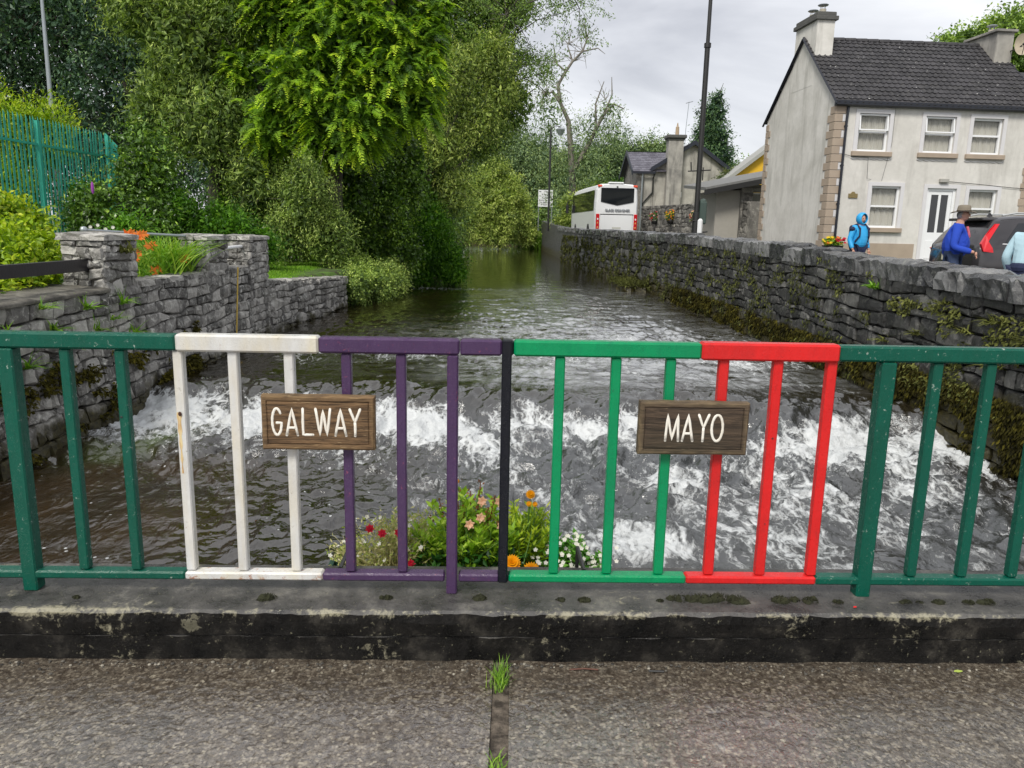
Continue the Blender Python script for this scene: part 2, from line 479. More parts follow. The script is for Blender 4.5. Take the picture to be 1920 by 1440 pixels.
pat = mth(nt, 'ADD', mth(nt, 'ADD', mth(nt, 'MULTIPLY', r1, 0.30), mth(nt, 'MULTIPLY', r2, 0.26)), mth(nt, 'MULTIPLY', r3, 0.62))
sm = mth(nt, 'ADD', mth(nt, 'MULTIPLY', pat, 1.0), mth(nt, 'MULTIPLY', fa, 0.62))
fm = ramp(nt, sm, [(0.90, 0.0), (1.0, 0.5), (1.0, 0.5)])
k = N(nt, 'ShaderNodeMapRange'); k.inputs[1].default_value = 0.86; k.inputs[2].default_value = 1.12
nt.links.new(sm, k.inputs[0])
gate = N(nt, 'ShaderNodeMapRange'); gate.inputs[1].default_value = 0.04; gate.inputs[2].default_value = 0.3
nt.links.new(fa, gate.inputs[0])
spk = N(nt, 'ShaderNodeTexVoronoi'); spk.inputs['Scale'].default_value = 7.5; nt.links.new(P, spk.inputs['Vector'])
spm = mth(nt, 'MULTIPLY', mth(nt, 'LESS_THAN', mth(nt, 'ADD', spk.outputs['Distance'], mth(nt, 'MULTIPLY', r3, 0.12)), 0.155), ramp(nt, noise(nt, 1.1, 3, 0.6, P), [(0.46, 0.0), (0.56, 0.8)]))
spx = attr(nt, 'specks')
foam = mth(nt, 'MAXIMUM', mth(nt, 'MULTIPLY', k.outputs[0], gate.outputs[0]), mth(nt, 'MULTIPLY', spm, spx), True)
deep = mix(nt, noise(nt, 0.5, 3, 0.5, P), (0.006, 0.005, 0.002), (0.020, 0.014, 0.005))
deep = mix(nt, attr(nt, 'brown'), deep, (0.040, 0.022, 0.006))
deep = mix(nt, attr(nt, 'weed'), deep, (0.055, 0.085, 0.006))
sv = mth(nt, 'MULTIPLY', attr(nt, 'sky_sheen'), ramp(nt, noise(nt, 1.5, 7, 0.68, pos(nt, (0.75, 2.3, 1)), 0.5), [(0.40, 0.0), (0.60, 1.0)]), True)
deep = mix(nt, sv, deep, (0.30, 0.31, 0.315))  # sky reflection painted as pale streaks into the upstream water colour
deep = mix(nt, attr(nt, 'aer_sheen'), deep, (0.040, 0.043, 0.044))  # bubbly water plus the grey of reflected sky, set as base colour
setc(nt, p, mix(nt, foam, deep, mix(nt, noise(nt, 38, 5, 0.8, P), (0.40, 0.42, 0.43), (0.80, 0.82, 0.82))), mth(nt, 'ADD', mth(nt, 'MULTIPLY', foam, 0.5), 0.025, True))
p.inputs['IOR'].default_value = 1.68
p.inputs['Specular IOR Level'].default_value = 0.95
far = N(nt, 'ShaderNodeMapRange'); far.inputs[1].default_value = 8.5; far.inputs[2].default_value = 17; far.inputs[3].default_value = 1.0; far.inputs[4].default_value = 0.22
nt.links.new(sep(nt, P)[1], far.inputs[0])
hb = mth(nt, 'ADD', mth(nt, 'MULTIPLY', noise(nt, 5.5, 3, 0.55, WV, 0.3), 1.0), mth(nt, 'MULTIPLY', foam, 0.18))
hb = mth(nt, 'ADD', hb, mth(nt, 'MULTIPLY', mth(nt, 'MULTIPLY', noise(nt, 30, 6, 0.75, WV), fa), 0.8))
b = N(nt, 'ShaderNodeBump'); b.inputs['Distance'].default_value = 0.055
nt.links.new(hb, b.inputs['Height']); nt.links.new(mth(nt, 'MULTIPLY', far.outputs[0], 0.75), b.inputs['Strength'])
nt.links.new(b.outputs[0], p.inputs['Normal'])
M_WATER = m
t = np.linspace(0, 1, 880)
yw = 1.0 / (1 / 3.0 + (1 / 100.0 - 1 / 3.0) * t)      # rows evenly spaced in the view
yw = np.concatenate([np.linspace(-12, 2.9, 30), yw])
xw = np.concatenate([np.linspace(-7.5, -5.3, 8), np.linspace(-5.2, 5.4, 430), np.linspace(5.6, 7, 4)])
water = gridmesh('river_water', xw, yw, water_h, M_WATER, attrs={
    'foam': foam_a,
    'specks': lambda X, Y: sstep(-0.6, -1.6, X) * sstep(9.0, 7.5, Y) + 0.25 * sstep(2.6, 3.4, X) * sstep(9, 8, Y) + 0.25 * np.exp(-((Y - 20) / 6) ** 2) * sstep(2.8, 4, X),
    'aer_sheen': lambda X, Y: np.clip(sstep(-1.6, 0.4, X + .5 * pn(X, Y)) * sstep(10.5, 8.4, Y) * (1 - sstep(4.0, 5.0, X)) * (.75 + .6 * fbm(X, Y * .7, 3)) + .5 * sstep(-.6, .3, rapid(X, Y) - Y) * np.exp(-np.clip(rapid(X, Y) - Y, 0, 9) / 1.5) , 0, 1),
    'sky_sheen': lambda X, Y: sstep(-1.9, .6, X + .5 * pn(X, Y * .4)) * sstep(10.2, 11.2, Y) * (1 - sstep(24, 33, Y)) * (1 - .8 * sstep(3.4, 4.8, X)) + .35 * sstep(-3.8, -2.2, X) * np.exp(-((Y - 14.5) / 3) ** 2),
    'brown': lambda X, Y: sstep(-1.4, -3.6, X) * sstep(9.0, 6.5, Y) * np.clip(0.7 + fbm(X, Y, 3), 0, 1),
    'weed': lambda X, Y: np.clip(np.exp(-((X + 4.25 - 0.3 * (Y - 7.5)) / 0.28) ** 2 - ((Y - 8.2) / 0.75) ** 2) * (1.0 + fbm(X * 3, Y * 3, 3)), 0, 1)})

# ---- bridge deck: two cast slabs with a joint between
m, nt, p, o_ = newmat('wet_concrete_deck')
P = pos(nt)
ag = N(nt, 'ShaderNodeTexVoronoi'); ag.inputs['Scale'].default_value = 95; nt.links.new(P, ag.inputs['Vector'])
agn = N(nt, 'ShaderNodeVectorMath'); agn.operation = 'MULTIPLY_ADD'; agn.inputs[1].default_value = (0.010, 0.010, 0.0)
_nc = N(nt, 'ShaderNodeTexNoise'); _nc.inputs['Scale'].default_value = 60; nt.links.new(P, _nc.inputs['Vector']); nt.links.new(_nc.outputs['Color'], agn.inputs[0]); nt.links.new(P, agn.inputs[2]); nt.links.new(agn.outputs[0], ag.inputs['Vector'])
cellc = sep(nt, ag.outputs['Color'])[0]
dome = mth(nt, 'SUBTRACT', 1.0, mth(nt, 'MULTIPLY', ag.outputs['Distance'], 1.3), True)
ag2 = mth(nt, 'ADD', mth(nt, 'MULTIPLY', noise(nt, 40, 6, 0.75, P, 0.4), .62), mth(nt, 'ADD', mth(nt, 'MULTIPLY', dome, .12), mth(nt, 'MULTIPLY', cellc, .24)))
lowf = noise(nt, 1.6, 5, 0.6, P)
tamp = N(nt, 'ShaderNodeTexWave'); tamp.inputs['Scale'].default_value = 15; tamp.inputs['Distortion'].default_value = 7; tamp.inputs['Detail'].default_value = 4
tamp.inputs['Detail Scale'].default_value = 3; tamp.bands_direction = 'X'
nt.links.new(pos(nt, (1, 0.35, 1)), tamp.inputs['Vector'])
hgt = mth(nt, 'ADD', mth(nt, 'MULTIPLY', ag2, 1.0), mth(nt, 'MULTIPLY', tamp.outputs['Fac'], 0.03))
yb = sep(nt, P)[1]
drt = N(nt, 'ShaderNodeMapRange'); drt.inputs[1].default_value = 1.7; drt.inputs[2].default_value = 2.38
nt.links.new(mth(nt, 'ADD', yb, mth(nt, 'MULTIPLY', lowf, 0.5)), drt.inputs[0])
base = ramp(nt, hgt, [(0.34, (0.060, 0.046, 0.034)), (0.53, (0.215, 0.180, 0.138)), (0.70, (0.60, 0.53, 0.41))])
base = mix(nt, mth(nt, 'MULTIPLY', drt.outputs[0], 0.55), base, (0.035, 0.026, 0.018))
base = mix(nt, ramp(nt, noise(nt, 5, 6, 0.7, P), [(0.50, 0.0), (0.66, 0.45)]), base, (0.045, 0.040, 0.034))
base = mix(nt, ramp(nt, noise(nt, 34, 3, 0.5, P), [(0.66, 0.0), (0.70, 0.8)]), base, (0.38, 0.34, 0.26))
pud = ramp(nt, mth(nt, 'ADD', mth(nt, 'MULTIPLY', lowf, 0.7), mth(nt, 'MULTIPLY', ag2, 0.5)), [(0.48, 0.28), (0.62, 0.06)])
setc(nt, p, base, pud, 0.55)
wet = ramp(nt, mth(nt, 'ADD', mth(nt, 'MULTIPLY', noise(nt, 9, 5, 0.65, P, 0.5), 1.0), mth(nt, 'MULTIPLY', lowf, 0.4)), [(0.66, 0.0), (0.76, 1.0)])
hh = mix(nt, mth(nt, 'MULTIPLY', wet, 0.8), hgt, (0.55, 0.55, 0.55))
bump(nt, p, hh, 0.6, 0.010)
wetm = ramp(nt, mth(nt, 'ADD', mth(nt, 'MULTIPLY', noise(nt, 7, 6, 0.7, P, 0.4), .8), mth(nt, 'MULTIPLY', lowf, 0.4)), [(0.42, 0.25), (0.60, 1.0)])
nt.links.new(wetm, p.inputs['Coat Weight']); p.inputs['Coat Roughness'].default_value = 0.04; p.inputs['Coat IOR'].default_value = 2.0
b2 = N(nt, 'ShaderNodeBump'); b2.inputs['Strength'].default_value = 0.9; b2.inputs['Distance'].default_value = 0.012; nt.links.new(noise(nt, 26, 3, 0.55, P, 0.8), b2.inputs['Height']); nt.links.new(b2.outputs[0], p.inputs['Coat Normal'])
M_DECK = m
def deck_h(X, Y): return 0.003 * pn(X * 1.3, Y * 1.3) + 0.0010 * fbm(X * 9, Y * 9, 3)
deck = empty('bridge_deck', (0, 0, 0)); tag(deck, kind='structure')
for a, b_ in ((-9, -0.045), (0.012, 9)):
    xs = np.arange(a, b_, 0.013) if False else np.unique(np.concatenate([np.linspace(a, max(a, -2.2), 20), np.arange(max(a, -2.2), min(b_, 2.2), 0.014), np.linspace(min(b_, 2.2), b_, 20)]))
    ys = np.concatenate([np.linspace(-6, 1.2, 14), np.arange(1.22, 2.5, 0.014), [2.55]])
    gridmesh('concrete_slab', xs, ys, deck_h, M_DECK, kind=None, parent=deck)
m, nt, p, o_ = newmat('joint_dirt')
P = pos(nt)
setc(nt, p, mix(nt, ramp(nt, noise(nt, 22, 5, 0.7, P), [(0.4, 0.0), (0.65, 1.0)]), (0.030, 0.022, 0.015), (0.16, 0.13, 0.10)), 0.7)
bump(nt, p, noise(nt, 60, 5, 0.7, P), 0.8, 0.01)
M_JOINT = m
xs = np.linspace(-0.06, 0.03, 10); ys = np.linspace(-6, 2.5, 400)
gridmesh('joint_fill', xs, ys, lambda X, Y: -0.007 + 0.004 * fbm(X * 30, Y * 14, 3), M_JOINT, kind=None, parent=deck)
mb = MB(); mb.box(-9, 9, -6, 2.9, -0.55, -0.03); mb.build('deck_beam', plain('dark_concrete', (0.06, 0.055, 0.05), 0.8), deck)

# ---- concrete plinth under the railing
m, nt, p, o_ = newmat('plinth_concrete')
P = pos(nt); s_ = sep(nt, P)
n = noise(nt, 7, 7, 0.68, P)
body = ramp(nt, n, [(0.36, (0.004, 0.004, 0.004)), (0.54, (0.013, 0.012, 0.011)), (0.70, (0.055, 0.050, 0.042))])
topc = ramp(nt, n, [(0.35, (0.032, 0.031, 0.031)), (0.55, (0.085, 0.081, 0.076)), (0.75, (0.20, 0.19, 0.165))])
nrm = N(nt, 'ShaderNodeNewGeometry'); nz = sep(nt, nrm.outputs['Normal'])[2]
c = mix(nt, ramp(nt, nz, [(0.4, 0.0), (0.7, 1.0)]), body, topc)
# pale lichen, thickest along the front arris
dz = mth(nt, 'ABSOLUTE', mth(nt, 'SUBTRACT', s_[2], 0.187)); dy = mth(nt, 'ABSOLUTE', mth(nt, 'SUBTRACT', mth(nt, 'SUBTRACT', s_[1], mth(nt, 'MULTIPLY', s_[0], 0.028)), 2.462))
de = mth(nt, 'MULTIPLY', mth(nt, 'ADD', dz, mth(nt, 'MULTIPLY', dy, 0.75)), 14.0)
l1 = noise(nt, 26, 6, 0.75, P, 0.4); l2 = noise(nt, 3.3, 4, 0.55, P)
li = mth(nt, 'SUBTRACT', mth(nt, 'ADD', mth(nt, 'MULTIPLY', l1, 0.8), mth(nt, 'MULTIPLY', l2, 0.62)), mth(nt, 'MINIMUM', mth(nt, 'MULTIPLY', de, 0.42), 0.16))
c = mix(nt, ramp(nt, li, [(0.665, 0.0), (0.77, 0.70)]), c, (0.40, 0.37, 0.26))
vor = N(nt, 'ShaderNodeTexVoronoi'); vor.inputs['Scale'].default_value = 2.7
nt.links.new(pos(nt, (1, 1, 1)), vor.inputs['Vector'])
pt = mth(nt, 'LESS_THAN', mth(nt, 'ADD', vor.outputs['Distance'], mth(nt, 'MULTIPLY', l1, 0.24)), 0.245)
c = mix(nt, mth(nt, 'MULTIPLY', pt, 0.33), c, (0.33, 0.31, 0.22))
c = mix(nt, ramp(nt, noise(nt, 70, 3, 0.6, P), [(0.66, 0.0), (0.72, 0.55)]), c, (0.26, 0.25, 0.17))
setc(nt, p, c, ramp(nt, n, [(0.35, 0.16), (0.7, 0.65)]))
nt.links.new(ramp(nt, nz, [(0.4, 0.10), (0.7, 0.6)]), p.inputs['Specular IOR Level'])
bump(nt, p, noise(nt, 45, 7, 0.72, P), 0.75, 0.012)
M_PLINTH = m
def plinth(name, prof, x0, x1, step, parent, amp=0.0025):
    """profile (y,z) swept along x with a slightly uneven arris"""
    xs_ = np.arange(x0, x1, step); V = []; k = len(prof)
    for i, x in enumerate(xs_):
        for j, (y, z) in enumerate(prof):
            e_ = amp * (3 if j in (2, 3) else 1)
            V.append((x, y + e_ * float(pn(x * 9 + j * 7, j * 3.3)) + e_ * .5 * float(pn(x * 37, j * 5.)), z + e_ * .8 * float(pn(x * 11 + 50, j * 2.7)) + 0.0012 * x))
    F = []
    for i in range(len(xs_) - 1):
        for j in range(k - 1):
            F.append((i * k + j, (i + 1) * k + j, (i + 1) * k + j + 1, i * k + j + 1))
    F.append(tuple(range(k))); F.append(tuple((len(xs_) - 1) * k + j for j in range(k))[::-1])
    mb = MB(); mb.add(V, F); return mb.build(name, M_PLINTH, parent)
pl = empty('bridge_plinth', (0, 2.46, 0), label='low dark concrete plinth with lichened edge carrying the painted railing', cat='plinth')
def lp(o): o.matrix_parent_inverse = Matrix.Translation((0, -2.46, 0)); return o
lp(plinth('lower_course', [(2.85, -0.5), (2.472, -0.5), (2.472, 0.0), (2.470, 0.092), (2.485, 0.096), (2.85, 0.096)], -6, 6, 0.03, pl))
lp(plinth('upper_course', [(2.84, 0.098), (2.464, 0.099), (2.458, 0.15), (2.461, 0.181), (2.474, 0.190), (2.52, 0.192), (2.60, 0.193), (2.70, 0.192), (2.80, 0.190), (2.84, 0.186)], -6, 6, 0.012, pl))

# ================================================================== STONE WALLS
M_STONE_L = stonemat('pale_limestone', (0.06, 0.058, 0.054), (0.22, 0.21, 0.195), (0.52, 0.50, 0.46), mossz=-0.85, wet=0.6, lic=0.9, lichen=(0.62, 0.61, 0.56))
M_STONE_R = stonemat('dark_limestone', (0.011, 0.0115, 0.012), (0.042, 0.041, 0.040), (0.15, 0.148, 0.14), mossz=-0.45, wet=0.45, lic=0.4, lichen=(0.30, 0.30, 0.26))
M_COPE_R = stonemat('coping_limestone', (0.020, 0.021, 0.023), (0.075, 0.076, 0.078), (0.21, 0.21, 0.21), wet=0.20, lic=0.45, lichen=(0.34, 0.34, 0.31))
M_STONE_F = stonemat('far_rubble', (0.06, 0.055, 0.05), (0.16, 0.15, 0.135), (0.36, 0.34, 0.30), wet=0.75, lic=0.5)
M_MORTAR_L = plain('old_mortar', (0.11, 0.10, 0.085), 0.95, 0.5, 6, 0.6)
M_MORTAR_R = plain('dark_mortar', (0.012, 0.012, 0.011), 0.95, 0.5, 6, 0.6)
def stone_shape(c4, depth, fn, g=0.004):
    """c4: four (s,z) corners; returns verts, faces. fn(s, z, out) -> world point"""
    cs = np.array(c4, float); ctr = cs.mean(0)
    ring = []
    for i in range(4):
        a, b_ = cs[i], cs[(i + 1) % 4]
        ring.append(a + (ctr - a) * rng.uniform(0.03, 0.14))
        mid = (a + b_) / 2
        ring.append(mid + (mid - ctr) * rng.uniform(-0.07, 0.03))
    ring = np.array(ring)
    L = np.linalg.norm(ring - ctr, axis=1, keepdims=True)
    ring = ctr + (ring - ctr) * np.clip(1 - g / L, 0.3, 1)
    size = L.mean()
    inner = ctr + (ring - ctr) * rng.uniform(0.66, 0.86, (8, 1))
    V = []
    for s, z in ring: V.append(fn(s, z, -0.10))
    for s, z in ring: V.append(fn(s, z, depth * 0.55 + rng.uniform(-.01, .008)))
    tilt = rng.uniform(-0.10, 0.10, 2)
    for s, z in inner: V.append(fn(s, z, depth + (s - ctr[0]) * tilt[0] + (z - ctr[1]) * tilt[1] + rng.uniform(-0.012, 0.012)))
    V.append(fn(ctr[0] + rng.uniform(-.2, .2) * size, ctr[1] + rng.uniform(-.2, .2) * size, depth + rng.uniform(-0.002, 0.022)))
    F = []
    for r_ in (0, 8):
        for i in range(8):
            k_ = (i + 1) % 8; F.append((r_ + i, r_ + k_, r_ + 8 + k_, r_ + 8 + i))
    for i in range(8): F.append((16 + i, 16 + (i + 1) % 8, 24))
    return V, F
def lay(S, z0f, z1f, fn, ch, wr, depth=0.03, seed=0, fill=1.0):
    """rows of rubble over s in S; yields (V,F,centre)"""
    r_ = np.random.default_rng(seed); res = []
    zb = -99; tot = 0; hs = []
    zlo = min(float(z0f(s)) for s in np.linspace(*S, 12)); zhi = max(float(z1f(s)) for s in np.linspace(*S, 12))
    z = zlo; lv = [z]
    while z < zhi:
        z += r_.uniform(*ch); lv.append(z)
    def zl(k_, s): return lv[k_] + (0.0 if k_ == 0 else ch[1] * 0.42 * float(pn(s * 0.9 + k_ * 5.1, seed + k_ * 1.7)) + ch[1] * .25 * float(pn(s * 3.3, k_ * 2.1 + seed)))
    for k_ in range(len(lv) - 1):
        s = S[0] - r_.uniform(0, wr[0])
        while s < S[1]:
            w_ = (wr[0] + (wr[1] - wr[0]) * r_.uniform(0, 1) ** 1.5 * 1.25) * (lv[k_ + 1] - lv[k_]) / ch[1] * 1.25
            s1 = s + w_; a, b_ = max(s, S[0]), min(s1, S[1]); s = s1
            if b_ - a < 0.03: continue
            j = r_.uniform(-0.5, 0.5, 2) * min(0.10, w_ * .45)
            c4 = [[a, zl(k_, a)], [b_, zl(k_, b_)], [min(b_ + j[0], S[1]), zl(k_ + 1, b_)], [max(a + j[1], S[0]), zl(k_ + 1, a)]]
            for q in c4:
                q[1] = min(max(q[1], float(z0f(q[0]))), float(z1f(q[0])))
            h_ = min(c4[3][1] - c4[0][1], c4[2][1] - c4[1][1])
            if h_ < 0.025: continue
            V, F = stone_shape(c4, depth + r_.uniform(-0.012, 0.02), fn)
            res.append((V, F, np.mean(V, 0), (b_ - a) * h_))
    return res
def place_stones(res, parent, mat, limit=300, name='stone', stuffname='far_stones'):
    sc = [(-a / (c[0] ** 2 + c[1] ** 2 + (c[2] - 1.5) ** 2), i) for i, (V, F, c, a) in enumerate(res)]
    sc.sort(); near = set(i for _, i in sc[:limit])
    st = MB(); ns = 0
    base = Vector(parent.location)
    for i, (V, F, c, a) in enumerate(res):
        rv = float(rng.uniform(0, 1)); V = np.array(V) - np.array(base)
        if i in near:
            mb = MB(); mb.add(V, F, rv); mb.build(name, mat, parent)
        else:
            st.add(V, F, rv); ns += 1
    if ns: st.build(stuffname, mat, parent, kind='stuff')

# ---- left river wall (near part, straight, flat cement top)
lw = empty('river_wall', (-4.85, 3, -0.9), label='pale mossy rubble river wall below the golden shrub, flat topped with ferns', cat='wall')
def fl(s, z, o): return (-4.85 + o + 0.10 * max(0, 0.2 - z) ** 1.5, s, z)
res = lay((2.9, 9.1), lambda s: -1.0, lambda s: 0.69, fl, (0.10, 0.23), (0.13, 0.40), 0.045, 3)
res += lay((9.1, 14.1), lambda s: -1.0, lambda s: 0.70, fl, (0.11, 0.19), (0.14, 0.36), 0.04, 4)
place_stones(res, lw, M_STONE_L, 300)
mb = MB(); mb.box(-.55, -.06, -.1, 11.1, 0, 1.57); mb.build('mortar_core', M_MORTAR_L, lw)
m, nt, p, o_ = newmat('cement_top')
P = pos(nt); n = noise(nt, 6, 7, 0.7, P)
setc(nt, p, ramp(nt, n, [(0.35, (0.05, 0.046, 0.038)), (0.55, (0.13, 0.12, 0.10)), (0.75, (0.26, 0.25, 0.21))]), 0.8); bump(nt, p, noise(nt, 25, 6, 0.7, P), 0.6, 0.015)
M_CEM = m
ys = np.linspace(2.9, 9.15, 120); V = []; F = []
for i, y in enumerate(ys):
    e_ = 0.03 * float(pn(y * 2.2, 3.3)); zt = 0.71 + 0.012 * float(pn(y * 3, 8))
    V += [(-4.78 + e_, y, 0.66), (-4.77 + e_, y, zt - .02), (-4.82 + e_, y, zt), (-5.15, y, zt + .02), (-5.85, y, zt + .03), (-5.9, y, 0.5)]
    if i:
        for j in range(5): F.append(((i - 1) * 6 + j, i * 6 + j, i * 6 + j + 1, (i - 1) * 6 + j + 1))
mb = MB(); mb.add(np.array(V) - np.array((-4.85, 3, -0.9)), F); mb.build('cement_top', M_CEM, lw, True)
ys = np.linspace(9.9, 12.1, 30); 
def slab(parent, name, x0, x1, y0, y1, z0, z1, mat, amp=0.02, nx=8, ny=8, seed=0):
    """rough slab: top grid with skirt"""
    base = np.array(parent.location) if parent else np.zeros(3)
    gx = np.linspace(x0, x1, nx); gy = np.linspace(y0, y1, ny); X, Y = np.meshgrid(gx, gy)
    ex = amp * pn(X * 4 + seed, Y * 4 + seed * 1.7); ey = amp * pn(X * 4 + 30 + seed, Y * 4)
    ed = np.minimum(np.minimum(X - x0, x1 - X), np.minimum(Y - y0, y1 - Y)) < 1e-6
    Zt = z1 + amp * 0.9 * fbm(X * 3 + seed, Y * 3 + 9, 3) - ed * amp * rng.uniform(0.1, 1.3, X.shape)
    Xb, Yb = X + ex, Y + ey
    V = list(np.stack([Xb, Yb, Zt], -1).reshape(-1, 3)); F = []
    for j in range(ny - 1):
        for i in range(nx - 1):
            a = j * nx + i; F.append((a, a + 1, a + nx + 1, a + nx))
    ring = [i for i in range(nx)] + [(j + 1) * nx - 1 for j in range(1, ny)] + [(ny - 1) * nx + i for i in range(nx - 2, -1, -1)] + [j * nx for j in range(ny - 2, 0, -1)]
    prev = ring
    for lvl in (0.5, 1.0):
        cur = []
        for q in ring:
            v = np.array(V[q]); c0 = np.array([(x0 + x1) / 2, (y0 + y1) / 2, 0])
            d = v - c0; d[2] = 0; d /= np.linalg.norm(d)
            v = v + d * rng.uniform(-1, 1) * amp * 0.9; v[2] = z1 + (z0 - z1) * lvl + (rng.uniform(-1, 1) * amp * 0.3 if lvl < 1 else 0)
            cur.append(len(V)); V.append(v)
        for i in range(len(ring)):
            k_ = (i + 1) % len(ring); F.append((prev[i], cur[i], cur[k_], prev[k_]))
        prev = cur
    mb = MB(); mb.add(np.array(V) - base, F, float(rng.uniform(0, 1))); return mb.build(name, mat, parent)
# coping of the curved part
for i, y in enumerate(np.arange(9.92, 14.0, 0.42)):
    slab(lw, 'coping_stone', -5.22, -4.79, y, y + 0.40, 0.66, 0.745, M_STONE_L, 0.018, 5, 5, i)

def pillar(x0, x1, y0, y1, z0, z1, label, cap=True):
    o = empty('stone_pillar', ((x0 + x1) / 2, (y0 + y1) / 2, z0), label=label, cat='pillar', group='stone pillars on the left river wall')
    b = np.array(o.location); res = []
    cx, cy = (x0 + x1) / 2, (y0 + y1) / 2
    sides = [((y0, y1), lambda s, z, o_: (x1 + o_ - .03, s, z)), ((x0, x1), lambda s, z, o_: (s, y0 - o_ + .03, z)), ((x0, x1), lambda s, z, o_: (x1 + x0 - s, y1 + o_ - .03, z)), ((y0, y1), lambda s, z, o_: (x0 - o_ + .03, y1 + y0 - s, z))]
    for k_, (S, f) in enumerate(sides):
        res += lay(S, lambda s: z0, lambda s: z1 - .09, f, (0.10, 0.17), (0.14, 0.3), 0.035, int(x1 * 10 + y0 * 7 + k_) % 97 + 5)
    place_stones(res, o, M_STONE_L, 300)
    mb = MB(); mb.box(x0 - cx + .03, x1 - cx - .03, y0 - cy + .03, y1 - cy - .03, 0, z1 - z0 - .08); mb.build('mortar_core', M_MORTAR_L, o)
    slab(o, 'cap_stone', x0 - .03, cx + .01, y0 - .03, y1 + .02, z1 - .09, z1 + .0, M_STONE_L, 0.02, 6, 6, 3)
    slab(o, 'cap_stone', cx + .02, x1 + .03, y0 - .03, y1 + .02, z1 - .09, z1 - .01, M_STONE_L, 0.02, 6, 6, 8)
    return o
pillar(-5.32, -4.81, 9.1, 9.9, 0.5, 1.35, 'squat stone pillar where the black plank ends, nearest the bridge')
pillar(-5.20, -4.81, 12.15, 13.05, 0.5, 1.31, 'middle stone pillar beside the orange daylilies, thin pipe running onto it')
pillar(-5.26, -4.81, 14.1, 15.2, -1.0, 1.28, 'stone pillar at the lawn end of the wall, pipe stub in its side')

# ---- lower wall beyond the pillars
lw2 = empty('river_wall', (-4.8, 15.2, -0.9), label='low dry stone wall edging the bright lawn patch, ivy at its far end', cat='wall')
def xw2(s): return -4.85 + 0.35 * float(sstep(15.2, 20.6, s))
def f2(s, z, o): return (xw2(s) + o, s, z)
z2 = lambda s: float(np.interp(s, [15.2, 20.6], [0.36, 0.12]))
res = lay((15.2, 20.6), lambda s: -0.95, z2, f2, (0.13, 0.2), (0.18, 0.42), 0.05, 11)
place_stones(res, lw2, M_STONE_L, 300)
V = []; F = []
for i, s in enumerate(np.linspace(15.2, 20.6, 12)):
    x = xw2(s); V += [(x - .03, s, -1), (x - .03, s, z2(s) - .02), (x - .5, s, z2(s) - .02), (x - .5, s, -1)]
    if i:
        for j in range(3): F.append(((i - 1) * 4 + j, i * 4 + j, i * 4 + j + 1, (i - 1) * 4 + j + 1))
mb = MB(); mb.add(np.array(V) - np.array((-4.8, 15.2, -0.9)), F); mb.build('mortar_core', M_MORTAR_L, lw2)
for i, y in enumerate(np.arange(15.25, 20.5, 0.5)):
    slab(lw2, 'coping_stone', xw2(y) - .4, xw2(y) + .05, y, y + 0.48, z2(y) - .05, z2(y) + .03, M_STONE_L, 0.03, 5, 5, i)

# ---- right river wall
rw = empty('river_wall', (5.15, 3, -0.9), label='long dark rubble river wall with rough coping running beside the road', cat='wall')
def fr(s, z, o): return (float(xr(s)) - o - 0.05 * max(0, 0.1 - z), s, z)
zc = lambda s: float(wtop(s)) - 0.25
res = lay((2.9, 26), lambda s: -1.0, zc, lambda s, z, o: fr(s, z, o), (0.11, 0.2), (0.16, 0.42), 0.05, 21)
res += lay((26, 50), lambda s: -1.0, zc, lambda s, z, o: fr(s, z, o), (0.2, 0.3), (0.35, 0.8), 0.06, 22)
place_stones(res, rw, M_STONE_R, 300)
V = []; F = []
for i, s in enumerate(np.concatenate([np.linspace(2.9, 50, 60), np.linspace(51, 84, 34)])):
    x = float(xr(s)); far_ = s > 50
    e_ = 0.0 if far_ else .05
    zt = float(wtop(s)) - (0.02 if far_ else 0.2)
    V += [(x + e_, s, -1.2), (x + e_, s, zt), (x + .5, s, zt), (x + .5, s, -1.2)]
    if i:
        for j in range(3): F.append((i * 4 + j, (i - 1) * 4 + j, (i - 1) * 4 + j + 1, i * 4 + j + 1))
F.append((len(V) - 4, len(V) - 3, len(V) - 2, len(V) - 1))
mb = MB(); mb.add(np.array(V) - np.array((5.15, 3, -0.9)), F, 0.5); mb.build('wall_core', M_STONE_R, rw)
y = 2.9; i = 0
while y < 60:
    L = float(rng.uniform(0.45, 1.0)) * (1 if y < 20 else 1.5)
    dz = float(rng.uniform(-.03, .04)); x = float(xr(y + L / 2))
    slab(rw, 'coping_stone', x - .07 + rng.uniform(-.04, .04), x + .54, y, y + L - .012, float(wtop(y)) - 0.27, float(wtop(y)) + dz, M_COPE_R, 0.045, 9 if y < 25 else 5, 9 if y < 25 else 5, i)
    y += L; i += 1
lw['kind'] = lw2['kind'] = rw['kind'] = 'thing'
pl['kind'] = 'thing'
pl.rotation_euler.z = R(1.6)
tag(lw, group='river walls'); tag(lw2, group='river walls'); tag(rw, group='river walls')

